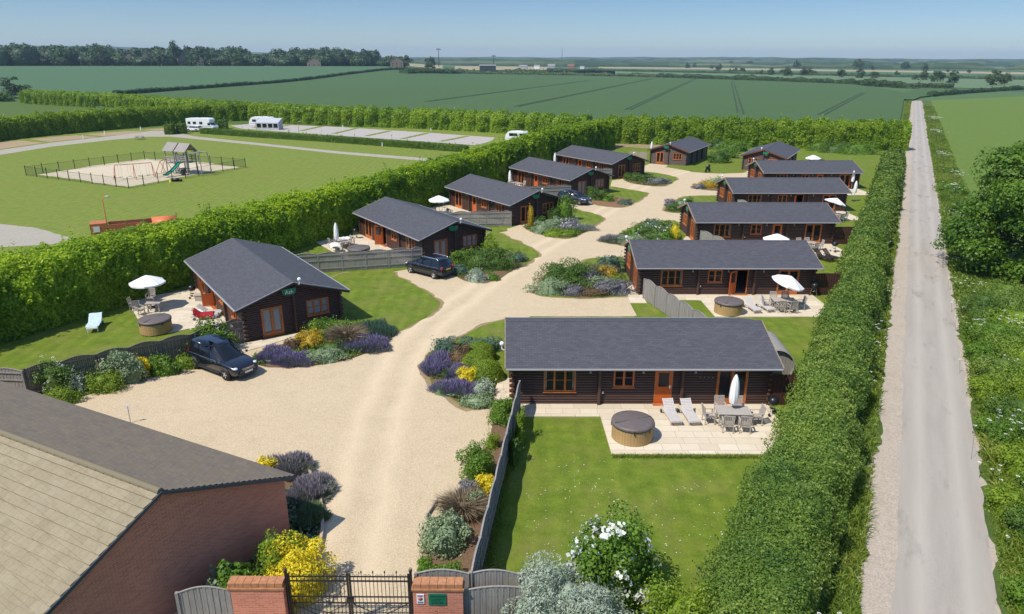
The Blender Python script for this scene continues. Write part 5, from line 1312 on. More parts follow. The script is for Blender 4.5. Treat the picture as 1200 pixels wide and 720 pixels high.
def kettle_bbq():
    root = empty('kettle_barbecue')
    m = MB(); m.lathe([(0, .55), (.12, .56), (.24, .64), (.285, .76), (.29, .78)], n=20); m.build('bowl', MT['black'], root)
    m = MB(); m.lathe([(.295, .78), (.28, .88), (.2, .99), (.08, 1.04), (0, 1.045)], n=20); ld = m.build('lid', MT['black'], root)
    m = MB(); m.box((0, 0, 1.08), (.14, .03, .03)); m.build('handle', MT['black'], ld)
    for k in range(3):
        a = k * 2.094 + .5; m = MB(); m.tube([(.17 * math.cos(a), .17 * math.sin(a), .6), (.3 * math.cos(a), .3 * math.sin(a), .05)], .013, 6); m.build('leg', MT['chrome'], root)
        if k < 2: m = MB(); m.lathe([(0, -.025), (.085, -.025), (.085, .025), (0, .025)], (.32 * math.cos(a), .32 * math.sin(a), .085), 14, 'X'); m.build('wheel', MT['black'], root)
    m = MB(); m.lathe([(0, .3), (.13, .32), (.14, .36)], n=16); m.build('ash_pan', MT['chrome'], root); return root
_first = {}
def put(kind, fn, loc, rz, label, cat, group, scale=None):
    loc = Vector(loc); loc.z = max(loc.z, .056)
    if kind not in _first:
        o = fn(); _first[kind] = o; o.location = loc; o.rotation_euler = (0, 0, rz); tag(o, label, cat, group)
        if scale: o.scale = scale
        return o
    o = dup(_first[kind], loc, rz, label, group, scale=scale); o['category'] = cat; return o
bpy.context.view_layer.update()
GCH, GLO, GPA, GTB, GBB, GTA = 'teak chairs around the patio tables', 'sun loungers on the patios', 'white parasols on the patios', 'round hot tubs with taupe covers', 'kettle barbecues on the patios', 'teak dining tables on the patios'
def dining(o, rz, where, open_=None, chairs='all', scale=1.0, closed=False, tilt=0, taboff=(0, 0)):
    o = Vector((o[0], o[1], 0)); M = Matrix.Rotation(rz, 3, 'Z')
    put('table', table, o, rz, f'silvered teak dining table {where}', 'table', GTA)
    S = {'nl': (-.42, -.78, 180, 'near-side left chair'), 'nr': (.42, -.78, 180, 'near-side right chair'), 'fl': (-.42, .78, 0, 'house-side left chair'), 'fr': (.42, .78, 0, 'house-side right chair'), 'l': (-1.2, 0, 90, 'left-end chair'), 'r': (1.2, 0, -90, 'right-end chair')}
    for k in (S if chairs == 'all' else chairs.split()):
        x, y, a, lab = S[k]; p = o + M @ Vector((x + random.uniform(-.06, .06), y + random.uniform(-.08, .08), 0))
        put('chair', chair, p, rz + R(a) + random.uniform(-.15, .15), f'{lab} of the dining set {where}', 'chair', GCH)
W1 = 'on the nearest lodge patio'; W2 = 'under the tilted parasol'; 
def lodge_pt(o, ang, mirror, x, f): c, s = math.cos(ang), math.sin(ang); k = -1 if mirror else 1; return Vector((o[0] + c * x - s * (-k * f), o[1] + s * x + c * (-k * f), .056))
# nearest lodge
put('tub', hot_tub, G(740.5, 512, .05), R(20), 'round hot tub with taupe cover on the nearest patio corner by the lawn', 'hot tub', GTB)
put('lounger', lounger, G(786, 491), R(6), 'left one of the two slatted loungers on the nearest lodge patio', 'sun lounger', GLO, (.9, .9, .9))
put('lounger', lounger, G(807, 491), R(6), 'right one of the two slatted loungers, next to the table with the closed parasol', 'sun lounger', GLO, (.9, .9, .9))
dining(G(857, 497), R(-3), 'on the nearest lodge patio')
put('parasol_closed', parasol_closed, G(856.5, 495), 0, 'closed white parasol standing through the nearest patio table', 'parasol', GPA)
put('bbq', kettle_bbq, G(904, 487), R(200), 'black kettle barbecue by the right-hand log ends of the nearest lodge', 'barbecue', GBB)
# second lodge of the lane row
put('tub', hot_tub, G(853, 366, .05), R(60), 'round hot tub just behind the roof of the nearest lodge, beside two loungers', 'hot tub', GTB)
put('lounger', lounger, G(881, 364), R(10), 'left one of the two loungers beside the tub behind the nearest roof', 'sun lounger', GLO)
put('lounger', lounger, G(896, 363), R(12), 'right one of the two loungers beside the tub behind the nearest roof', 'sun lounger', GLO)
dining(G(917, 363), R(-3), 'under the tilted white parasol')
put('parasol_tilt', lambda: parasol_open(R(18), 1.22), G(920, 362), R(-20), 'tilted white parasol over the table beside the open orange-red door', 'parasol', GPA)
put('bbq', kettle_bbq, G(953, 347), R(30), 'black kettle barbecue right of the tilted parasol', 'barbecue', GBB)
# third
dining(G(946, 294), R(4), 'left of the two dark brown loungers', None, 'nl nr fl fr r')
put('parasol_open', lambda: parasol_open(0, 1.24), G(907, 306), 0.2, 'white parasol top showing over the roof of the lodge with the open door', 'parasol', GPA)
put('tub', hot_tub, lodge_pt((18.5, 69.3), 0, 0, 5.7, 3.9), R(40), 'round hot tub hidden behind the roof of the lodge with the open door', 'hot tub', GTB)
put('lounger_dark', lambda: lounger('darkwood', 42), G(963, 305), R(35), 'left one of the two dark brown reclined loungers near the lane hedge', 'sun lounger', GLO)
put('lounger_dark', lambda: lounger('darkwood', 42), G(973, 305), R(35), 'right one of the two dark brown reclined loungers near the lane hedge', 'sun lounger', GLO)
put('bbq', kettle_bbq, G(977, 296), R(120), 'black kettle barbecue behind the two dark brown loungers', 'barbecue', GBB)
# fourth, fifth
put('parasol_tilt', None, G(976, 258), R(10), 'white parasol over the table behind the roof of the lodge with dark loungers', 'parasol', GPA)
dining(G(977, 259), R(3), 'under the parasol behind the third lane-side roof', None, 'fl fr r nr')
put('parasol_closed', None, G(997.5, 222), 0, 'closed white parasol at the right end of the fifth lane-side lodge', 'parasol', GPA)
put('parasol_closed', None, G(1000, 236), 0, 'closed white parasol standing beyond the fourth lane-side lodge by the hedge', 'parasol', GPA)
# the two end-on lodges
put('parasol_open', None, G(951, 200), .5, 'open white parasol right of the end-on lodge with the grey box', 'parasol', GPA)
b_ = G(957, 195.5); m = MB(); m.b2(-1.1, 1.1, -.9, .9, .05, 1.05); o = m.build('spa_cabin', MT['grey_roof'], None, b_); tag(o, 'square grey cabinet with a flat lid beneath the far open parasol', 'cabinet')
m = MB(); m.b2(-1.2, 1.2, -1.0, 1.0, 1.054, 1.18); m.build('lid', MT['cartrim'], o)
for x in (-1.05, 1.05): m = MB(); m.b2(x - .08, x + .08, -.95, -.9, .05, 1.05); m.build('corner_post', MT['gutter'], o)
dining(G(944, 197), R(20), 'beside the grey cabinet at the far right lodge', None, 'l nl nr')
put('parasol_closed', None, G(763, 182.5), 0, 'closed white parasol left of the end-on lodge at the far hedge', 'parasol', GPA)
# left row, first lodge
put('parasol_open', None, G(178, 362), .3, 'open white parasol by the tall hedge, left of the lodge with the crimson towel', 'parasol', GPA)
put('table_small', lambda: table(1.0, .85), G(182, 366), R(12), 'small pale table under the parasol by the tall hedge', 'table', GTA)
put('chair', chair, G(164, 370), R(65), 'pale chair nearest the lawn at the small table by the tall hedge', 'chair', GCH)
put('chair', chair, G(159, 365), R(95), 'pale chair set back against the tall hedge by the small table', 'chair', GCH)
put('chair', chair, G(178, 355), R(5), 'pale chair behind the small table under the parasol by the tall hedge', 'chair', GCH)
put('tub', hot_tub, G(183.5, 388, .05), R(75), 'round hot tub behind the dark fence, next to the parasol by the hedge', 'hot tub', GTB)
lg = put('lounger', lounger, G(240, 374), AL - R(20), 'sun lounger against the first left lodge, under a crimson towel', 'sun lounger', GLO)
# towel: a draped sheet over that lounger
def drape_sheet(label, name, cat, mat, loc, rz, w, l, zf, seed):
    r = np.random.default_rng(seed); nu, nv = 18, 26; U, V = np.meshgrid(np.linspace(-w / 2, w / 2, nu), np.linspace(-l / 2, l / 2, nv), indexing='ij'); U = U.ravel(); V = V.ravel()
    z = zf(U, V) + .02 * vnoise(np.c_[U * 5, V * 5, U * 0], seed) + .015 * vnoise(np.c_[U * 12, V * 12, U * 0], seed + 1)
    q = np.array([(i * nv + j, (i + 1) * nv + j, (i + 1) * nv + j + 1, i * nv + j + 1) for i in range(nu - 1) for j in range(nv - 1)])
    o = fast_mesh(name, np.c_[U, V, z], q, mat); o.location = loc; o.rotation_euler = (0, 0, rz); o.data.polygons.foreach_set('use_smooth', [True] * len(q)); tag(o, label, cat); md = o.modifiers.new('s', 'SOLIDIFY'); md.thickness = .012; return o
def lounge_z(U, V):
    z = np.where(V < .2, .385, .385 + (V - .2) * math.tan(R(38))); return np.where(np.abs(U) > .33, z - np.clip((np.abs(U) - .33) * 3, 0, .3), z)
drape_sheet('crimson towel spread over the lounger by the first left lodge', 'towel', 'towel', MT['red'], lg.location, lg.rotation_euler.z, .86, 1.3, lounge_z, 3)
ck = put('lounger', None, G(246, 370), AL - R(35), 'bare pale lounger beside the one with the crimson towel', 'sun lounger', GLO)
def crumple(U, V): return .44 + .05 * vnoise(np.c_[U * 7, V * 7, U * 0], 5)
drape_sheet('crumpled white towel lying beside the crimson one', 'towel', 'towel', MT['white'], G(237, 371), .4, .5, .6, crumple, 8)
put('bbq', kettle_bbq, G(226.5, 350), R(100), 'small black kettle barbecue behind the lounger with the crimson towel', 'barbecue', GBB)
m = MB(); m.b2(-.3, .3, -.25, .25, .06, .5); m.b2(-.34, .34, -.29, .29, .504, .54); tag(m.build('storage_box', MT['teak'], None, G(235, 353)), 'pale box between the barbecue and the open orange-red door of the first left lodge', 'box')
m = MB(); m.b2(-.16, .16, -.12, .12, .06, .3); m.b2(-.18, .18, -.13, .13, .304, .33); tag(m.build('planter_box', MT['white'], None, G(180, 377), .4), 'small white box on the slabs before the pale table by the hedge', 'box')
# pale blue lounge sheet on the lawn by the hedge
ll = put('lounger_lawn', lambda: lounger('whitep', 30), G(112, 385), R(20), 'white folding lounger alone on the lawn before the tall hedge', 'sun lounger', GLO)
drape_sheet('pale blue towel covering the white lounger on the lawn', 'towel', 'towel', plain('pale_blue_towel', (.5, .62, .8), .9), Vector(ll.location), R(20), .8, 1.75, lambda U, V: np.where(V < .2, .385, .385 + (V - .2) * math.tan(R(30))), 6)
# second of the left row
dining(G(402, 291), AL, 'behind the long grey fence with the closed parasol', None, 'nl nr fr r')
put('parasol_closed', None, G(395.5, 293), 0, 'closed white parasol behind the long grey board fence', 'parasol', GPA)
tq = G(393, 296); drape_sheet('white cloth thrown over a chair behind the long grey fence', 'cover', 'cover', MT['white'], tq, .4, 1.0, 1.1, lambda U, V: .9 - .6 * np.clip(np.abs(V) - .25, 0, 1) - .5 * np.clip(np.abs(U) - .25, 0, 1), 9)
tq = G(405, 288); drape_sheet('white cloth over the table end behind the long grey fence', 'cover', 'cover', MT['white'], tq, AL, .9, 1.0, lambda U, V: .79 - .5 * np.clip(np.abs(V) - .4, 0, 1), 12)
put('tub', hot_tub, G(421, 301, .05), R(30), 'round hot tub whose cover just shows over the long grey fence', 'hot tub', GTB)
put('bbq', kettle_bbq, G(417, 280), R(60), 'black kettle barbecue against the hedge behind the closed parasol', 'barbecue', GBB)
# third to fifth of the left row
put('parasol_open', None, G(515, 255), .6, 'open white parasol between the tall hedge and the lodge with the yellow conifer', 'parasol', GPA)
dining(G(517, 257), AL, 'by the lodge with the yellow conifer', None, 'nl nr l r fl')
put('bbq', kettle_bbq, G(521, 247), R(10), 'black kettle barbecue behind the parasol by the lodge with the yellow conifer', 'barbecue', GBB)
put('parasol_closed', None, G(597.5, 222), 0, 'closed white parasol left of the lodge behind the dark grey car', 'parasol', GPA)
dining(G(606, 221), AL, 'left of the lodge behind the dark grey car', None, 'nl r fr')
put('parasol_closed', None, G(650, 198), 0, 'closed white parasol left of the fifth lodge of the left row', 'parasol', GPA)
# ------------------------------------------------------------------ cars: length along x, nose at +x
def car(label, loc, rz, paint, L=4.55, Wd=1.82, Hh=1.68, rear=-1.0, front=.62, plate_front='plate_white', wag=1.0, rails=True, group=None):
    root = empty('parked_car', loc, rz, label, 'car', group); hl = L / 2; hw = Wd / 2
    st = [(-hl, .5, .92, .80), (-hl + .07, .36, 1.02, .9), (-hl + .45, .27, 1.06, .97), (-.6, .24, 1.03, 1.0), (.55, .24, 1.0, 1.0), (hl - 1.25, .25, 1.0, .99), (hl - .75, .26, .95, .97), (hl - .3, .28, .86, .92), (hl - .06, .36, .72, .82), (hl, .46, .62, .72)]
    sec = [(0, 0), (.86, 0), (.98, .12), (1.0, .4), (.985, .72), (.93, .93), (.78, 1.0), (0, 1.03)]
    vs = []; n = len(sec)
    for x, zb, zt, w in st:
        half = [(hw * w * a, zb + (zt - zb) * b) for a, b in sec]
        ring = half + [(-y, z) for y, z in half[-2:0:-1]]
        bow = .0; vs += [(x - .06 * (abs(y) / hw) ** 2 * (1 if x > 0 else -1) * (abs(x) > hl - .4), y, z) for y, z in ring]
    k = 2 * n - 2; fs = [(i * k + j, (i + 1) * k + j, (i + 1) * k + (j + 1) % k, i * k + (j + 1) % k) for i in range(len(st) - 1) for j in range(k)]
    fs += [tuple(range(k))[::-1], tuple(range((len(st) - 1) * k, len(st) * k))]
    m = MB(); m.add(vs, fs, True); body = m.build('body', paint, root); sb = body.modifiers.new('s', 'SUBSURF'); sb.levels = sb.render_levels = 2
    # glasshouse
    def ring(z, x0, x1, w, f=.86): return [(x0, w * f, z), (x0 + .25, w, z), (0, w * 1.01, z), (x1 - .55, w * .97, z), (x1, w * .62, z), (x1 + .05, 0, z), (x1, -w * .62, z), (x1 - .55, -w * .97, z), (0, -w * 1.01, z), (x0 + .25, -w, z), (x0, -w * f, z), (x0 - .03, 0, z)]
    R0 = ring(.98, -hl + .12, 1.22, hw * .93); R1 = ring(1.3, -hl + .26, .72, hw * .84); R2 = ring(Hh - .1, -hl + .46, .22, hw * .72)
    v = R0 + R1 + R2; q = len(R0); fs = [(i * q + j, i * q + (j + 1) % q, (i + 1) * q + (j + 1) % q, (i + 1) * q + j) for i in (0, 1) for j in range(q)]
    m = MB(); m.add(v, [f[::-1] for f in fs], True); m.build('windows', MT['carglass'], root)
    R3 = [(x * 1.0, y * 1.02, z + .012) for x, y, z in ring(Hh - .1, -hl + .40, .27, hw * .73)]; R4 = [(x * .96, y * .86, Hh - .02) for x, y, z in R2]; R5 = [(x * .7 - .2, y * .4, Hh) for x, y, z in R2]; R3b = [(x, y, z - .05) for x, y, z in R3]
    v = R3b + R3 + R4 + R5; fs = [(i * q + j, i * q + (j + 1) % q, (i + 1) * q + (j + 1) % q, (i + 1) * q + j) for i in range(3) for j in range(q)] + [tuple(range(3 * q, 4 * q))]
    m = MB(); m.add(v, fs, True); m.build('roof', paint, root)
    for s in (-1, 1):
        for (xa, xb) in ((1.16, .25), (.06, -.08), (-1.02, -1.02), (-hl + .16, -hl + .5)):
            m = MB(); m.tube([(xa, s * hw * (.945 if xa < 1.1 else .74), .99), ((xa + xb) / 2 + (.04 if xa > 1 else 0), s * hw * (.86 if xa < 1.1 else .72), 1.3), (xb, s * hw * (.735 if xb < .2 else .66), Hh - .1)], .035 if abs(xa) > .5 else .028, 6)
            m.build('pillar', paint, root)
    m = MB()
    for s in (-1, 1): m.tube([(1.0, s * hw * .935, 1.0), (.2, s * hw * .955, 1.005), (-hl + .4, s * hw * .945, 1.01)], .013, 5)
    m.build('window_trim', MT['chrome'], root)
    if rails:
        m = MB()
        for s in (-1, 1): m.tube([(.1, s * hw * .68, Hh - .06), (-.1, s * hw * .68, Hh + .02), (-hl + .75, s * hw * .68, Hh + .01), (-hl + .6, s * hw * .68, Hh - .06)], .018, 6)
        m.build('roof_rails', MT['alloy'], root)
    for ax in (hl - .92, -hl + .85):
        for s in (-1, 1):
            m = MB(); m.lathe([(0, -.02), (.405, -.02), (.405, .012), (.33, .014)], (ax, s * hw * .965, .36), 24, 'Y'); m.build('wheel_arch', MT['cartrim'], root)
            m = MB(); m.lathe([(.2, -.1), (.31, -.11), (.345, -.07), (.345, .07), (.31, .11), (.21, .1)], (0, 0, 0), 28, 'Y'); wh = m.build('wheel', MT['rubber'], root, loc=(ax, s * (hw - .07), .345))
            m = MB(); m.lathe([(.225, -.06), (.232, .095), (.215, .1), (.2, .06)], n=28, axis='Y')
            for i in range(5):
                a = i * 1.2566; m.box((.115 * math.cos(a), s * .08, .115 * math.sin(a)), (.21, .02, .06), 0, 0, -a)
            m.lathe([(0, .095 * 1), (.05, .095), (.05, -.05)], n=12, axis='Y'); m.build('rim', MT['alloy'], wh)
    for s in (-1, 1):
        m = MB(); m.ball((hl - .3, s * hw * .7, .765), .15, 12, (1.2, 1.0, .42)); m.build('headlight', MT['lamp_clear'], root)
        m = MB(); m.ball((-hl + .12, s * hw * .77, .98), .13, 10, (.7, .8, 1.25)); m.build('tail_light', MT['lamp_red'], root)
        m = MB(); m.ball((.93, s * (hw + .1), 1.05), .11, 10, (.6, .9, .7)); m.build('wing_mirror', paint, root)
        m = MB(); m.box((.28, s * hw * .985, .9), (.16, .03, .025)); m.box((-.72, s * hw * .985, .92), (.16, .03, .025)); m.build('door_handle', MT['chrome'], root)
        m = MB(); m.box((-.1, s * hw * .99, .33), (2.0, .05, .1)); m.build('sill', MT['cartrim'], root)
        m = MB(); m.ball((hl - .18, s * hw * .6, .45), .07, 8, (.9, 1, .8)); m.build('fog_light', MT['lamp_clear'], root)
    m = MB(); m.box((hl - .03, 0, .66), (.05, .85, .16)); g = m.build('grille', MT['cartrim'], root)
    m = MB(); m.box((hl + .002, 0, .715), (.03, .8, .022)); m.box((hl + .0, 0, .64), (.03, .7, .018)); m.ball((hl + .01, 0, .68), .05, 8, (.4, 1, 1)); m.build('grille_bar', MT['chrome'], g)
    m = MB(); m.box((hl - .02, 0, .4), (.06, 1.2, .14)); m.build('bumper_grille', MT['cartrim'], root)
    m = MB(); m.box((hl + .03, 0, .5), (.02, .52, .115)); m.build('number_plate', MT['plate_white'], root)
    m = MB(); m.box((-hl - .01, 0, .84), (.02, .52, .115)); m.build('number_plate', MT['plate_yellow'], root)
    m = MB(); m.box((-hl + .0, 0, .45), (.08, 1.5, .16)); m.build('rear_bumper', MT['cartrim'], root)
    m = MB(); m.box((-hl + .02, 0, .5), (.09, 1.3, .03)); m.build('bumper_trim', MT['alloy'], root)
    m = MB(); m.tube([(1.19, -.4, 1.0), (.9, .1, 1.16)], .012, 4); m.tube([(1.19, .2, 1.0), (.95, .6, 1.13)], .012, 4); m.build('wipers', MT['black'], root)
    return root
bpy.context.view_layer.update()
def heading(a, b): d = G(*b) - G(*a); return math.atan2(d.y, d.x)
c1 = (G(230, 438) + G(299, 436)) / 2
car('black car facing the drive, parked between the fence and the lavender bed', (G(262.5, 433).x, G(262.5, 433).y, .012), R(-33), MT['carblack'], 4.7, 1.86, 1.76, rails=False)
car('black car seen from behind with a yellow number plate, parked beside the green shrub bed', (G(503, 321).x, G(503, 321).y, .012), R(142), MT['carblack'])
car('dark blue-grey car parked beside the grey fence and the wood chip bed', (G(673, 238.5).x, G(673, 238.5).y, .012), R(-37), MT['cargrey'], 4.4, 1.8, 1.6, rails=False)

# covered motorbike-like black machine by the far bed
o = G(829, 202); root = empty('motor_scooter', (o.x, o.y, .03), .9, 'small black scooter parked on the bark edge before the end-on lodges', 'scooter')
m = MB(); m.ball((0, 0, .6), .5, 12, (1.1, .42, .45)); m.ball((-.45, 0, .85), .3, 10, (1.1, .6, .4)); m.ball((.5, 0, .95), .22, 10, (.6, .9, 1.6)); m.build('body', MT['black'], root)
for x in (-.65, .65): m = MB(); m.lathe([(.14, -.06), (.28, -.07), (.3, 0), (.28, .07), (.14, .06)], (x, 0, .3), 18, 'Y'); m.build('wheel', MT['rubber'], root)
m = MB(); m.tube([(.6, 0, .4), (.5, 0, 1.05), (.42, -.34, 1.1)], .03, 6); m.tube([(.5, 0, 1.05), (.42, .34, 1.1)], .03, 6); m.build('handlebar', MT['chrome'], root)

# ------------------------------------------------------------------ caravans
def caravan(label, loc, rz, L=7.0, Wd=2.3, Hh=2.75, motor=False):
    root = empty('motorhome' if motor else 'caravan', loc, rz, label, 'motorhome' if motor else 'caravan')
    if motor: prof = [(-L / 2, .5), (L / 2 - .1, .5), (L / 2, .95), (L / 2 - .55, 1.25), (L / 2 - 1.15, 1.95), (L / 2 - .8, 2.15), (L / 2 - .95, 2.75), (L / 2 - 1.5, Hh + .1), (-L / 2 + .15, Hh), (-L / 2, Hh - .2)]
    else: prof = [(-L / 2 + .1, .5), (L / 2 - .15, .5), (L / 2, 1.1), (L / 2 - .25, 1.9), (L / 2 - .8, Hh - .15), (L / 2 - 1.3, Hh), (-L / 2 + .6, Hh), (-L / 2 + .15, Hh - .35), (-L / 2, 1.3)]
    prof = chaikin(prof, 1); n = len(prof); m = MB()
    vs = [(x, -Wd / 2 + .05, z) for x, z in prof] + [(x, -Wd / 2, z * .98 + .03) for x, z in prof] + [(x, Wd / 2, z * .98 + .03) for x, z in prof] + [(x, Wd / 2 - .05, z) for x, z in prof]
    vs = [(x, -Wd / 2, z) for x, z in prof] + [(x, Wd / 2, z) for x, z in prof]
    m.add(vs, [(i, i + n, (i + 1) % n + n, (i + 1) % n) for i in range(n)] + [tuple(range(n)), tuple(range(n, 2 * n))[::-1]]); b = m.build('body', MT['whitep'], root); bv = b.modifiers.new('b', 'BEVEL'); bv.width = .07; bv.segments = 2; bv.limit_method = 'ANGLE'
    for s in (-1, 1):
        for x0, x1 in (((-L / 2 + .5, -L / 2 + 1.3), (-L / 2 + 2.0, -L / 2 + 2.9), (0, .9)) if motor else ((-L / 2 + .5, -L / 2 + 1.6), (-.4, .5), (L / 2 - 2.0, L / 2 - 1.0))):
            m = MB(); m.b2(x0, x1, s * (Wd / 2 + .003), s * (Wd / 2 + .03), 1.5, 2.1); m.build('window', MT['carglass'], root)
        m = MB(); m.b2(-L / 2 + .3, L / 2 - .4, s * (Wd / 2 + .004), s * (Wd / 2 + .012), .95, 1.1); m.build('side_stripe', MT['canvas_grey'], root)
        for x in ((-L / 2 + 1.6, L / 2 - 1.1) if motor else (-.3,)):
            m = MB(); m.lathe([(.16, -.1), (.3, -.11), (.33, 0), (.3, .11), (.16, .1)], (x, s * (Wd / 2 - .12), .33), 18, 'Y'); m.build('wheel', MT['rubber'], root)
    m = MB()
    if motor: m.add([(L / 2 - .53, -.95, 1.27), (L / 2 - .53, .95, 1.27), (L / 2 - 1.1, .9, 1.92), (L / 2 - 1.1, -.9, 1.92)], [(0, 1, 2, 3)]); m.b2(L / 2 - 1.5, L / 2 - .75, -Wd / 2 - .03, -Wd / 2 - .003, 1.3, 1.85)
    else: m.add([(L / 2 - .06, -.9, 1.35), (L / 2 - .06, .9, 1.35), (L / 2 - .36, .88, 2.0), (L / 2 - .36, -.88, 2.0)], [(0, 1, 2, 3)]); m.b2(-L / 2 - .01, -L / 2 + .03, -.85, .85, 1.5, 2.1)
    m.build('front_window', MT['carglass'], root)
    m = MB(); [m.b2(x, x + .5, -.3, .3, Hh + .002, Hh + .1) for x in (-L / 2 + 1, -L / 2 + 3, )]; m.build('roof_vent', MT['gutter'], root)
    return root
caravan('white motorhome beside the clipped cube bushes at the far hedge', (*G(238, 152.5)[:2], .02), R(-12), 7.6, 2.4, 2.9, True)
caravan('white touring caravan with a grey awning on the pale pitches', (*G(308, 149.5)[:2], .02), R(175), 6.4)
caravan('small white caravan half hidden behind the tall hedge', (*G(606, 167.5)[:2], .02), R(160), 5.0, 2.1, 2.55)
o = G(316, 151.8); root = empty('caravan_awning', (o.x, o.y, .02), R(-5), 'grey caravan awning with dark windows, on the pale pitches', 'awning')
m = MB(); vs = [(-3, -1.4, 0), (3, -1.4, 0), (3.1, 1.3, 0), (-3.1, 1.3, 0), (-3, -1.4, 1.75), (3, -1.4, 1.75), (3.1, 1.3, 2.75), (-3.1, 1.3, 2.75)]; m.add(vs, [(0, 1, 5, 4), (1, 2, 6, 5), (3, 0, 4, 7), (4, 5, 6, 7)]); m.build('canvas', MT['canvas_grey'], root)
m = MB(); [m.b2(x, x + 1.1, -1.43, -1.405, .55, 1.5) for x in (-2.7, -1.2, .3, 1.7)]; m.build('window', MT['carglass'], root)
m = MB(); [m.tube([(x, -1.42, 0), (x, -1.42, 1.78), (x * 1.03, 1.3, 2.78)], .035, 5) for x in (-3.02, 3.02)]; m.build('poles', MT['gutter'], root)
car('small white car parked in front of the motorhome', (*G(228, 154.5)[:2], .02), R(165), MT['whitep'], 4.0, 1.7, 1.5, rails=False)
for lab, px, py, s in (('clipped box cube bush nearest the playground track', 200, 157.5, 1), ('clipped box cube bush right of the first cube, by the track', 213.5, 156.5, 1), ('clipped bush partly behind the low hedge, before the motorhome', 249, 149.5, .85), ('clipped bush at the corner of the low hedge right of the motorhome', 262, 151, .95)):
    o = hedge('clipped_bush', lab, [(*(G(px - 4.6, py)[:2]), 2.2 * s, 2.3 * s), (*(G(px + 4.6, py)[:2]), 2.2 * s, 2.3 * s)], 'L_clip', 2600, .26, 1, .9, .08, .05, None, .3, 'bush', 'clipped bushes by the campsite track', int(px))

# ------------------------------------------------------------------ play area
CS = G2([(31, 206), (151, 221), (288, 196.5), (170, 187.5)])
def play_fence():
    P = [Vector((*p, 0)) for p in CS]; root = empty('play_area_fence', P[0], 0, 'green mesh fence on dark posts around the sand play area', 'fence'); T = Matrix.Translation(-P[0])
    for i in range(4):
        a, b = P[i], P[(i + 1) % 4]; L = (b - a).length; n = round(L / 2.6); m = MB(T); hgt = 1.35
        for z in np.arange(.05, hgt, .16): m.tube([a + Vector((0, 0, z)), b + Vector((0, 0, z))], .008, 3, False)
        for j in range(int(L / .22)): p = a.lerp(b, j * .22 / L); m.tube([p + Vector((0, 0, .03)), p + Vector((0, 0, hgt))], .007, 3, False)
        m.tube([a + Vector((0, 0, hgt)), b + Vector((0, 0, hgt))], .02, 4); m.build('mesh_panel', MT['greenmesh'], root)
        for j in range(n): p = a.lerp(b, j / n); m = MB(T); m.tube([p, p + Vector((0, 0, 1.6))], .055, 6); m.build('post', MT['iron'], root)
play_fence()
def swing(label, px0, px1, seats):
    a, b = G(*px0), G(*px1); c = (a + b) / 2; d = (b - a); L = d.length; root = empty('swing_frame', c, math.atan2(d.y, d.x), label, 'swing'); H = 2.3
    m = MB(); m.tube([(-L / 2, 0, H), (L / 2, 0, H)], .05, 8); m.build('top_bar', MT['rust'], root)
    for x in (-L / 2, 0, L / 2) if seats > 2 else (-L / 2, L / 2):
        for s in (-1, 1): m = MB(); m.tube([(x, 0, H), (x + (.25 if x > 0 else -.25 if x < 0 else 0), s * 1.0, 0)], .045, 7); m.build('leg', MT['rust'], root)
    for i in range(seats):
        x = -L / 2 + L * (i + .5) / seats; m = MB(); m.tube([(x - .2, 0, H), (x - .2, .05, .5)], .012, 4); m.tube([(x + .2, 0, H), (x + .2, .05, .5)], .012, 4); ch = m.build('chains', MT['chrome'], root)
        m = MB(); m.b2(x - .24, x + .24, -.05, .15, .46, .5); m.build('swing_seat', MT['black'], ch)
swing('rust coloured swing frame with several seats in the middle of the sand', (137, 212), (180, 208.5), 4)
swing('narrow swing frame beside the climbing tower', (190, 207), (196, 203.5), 1)
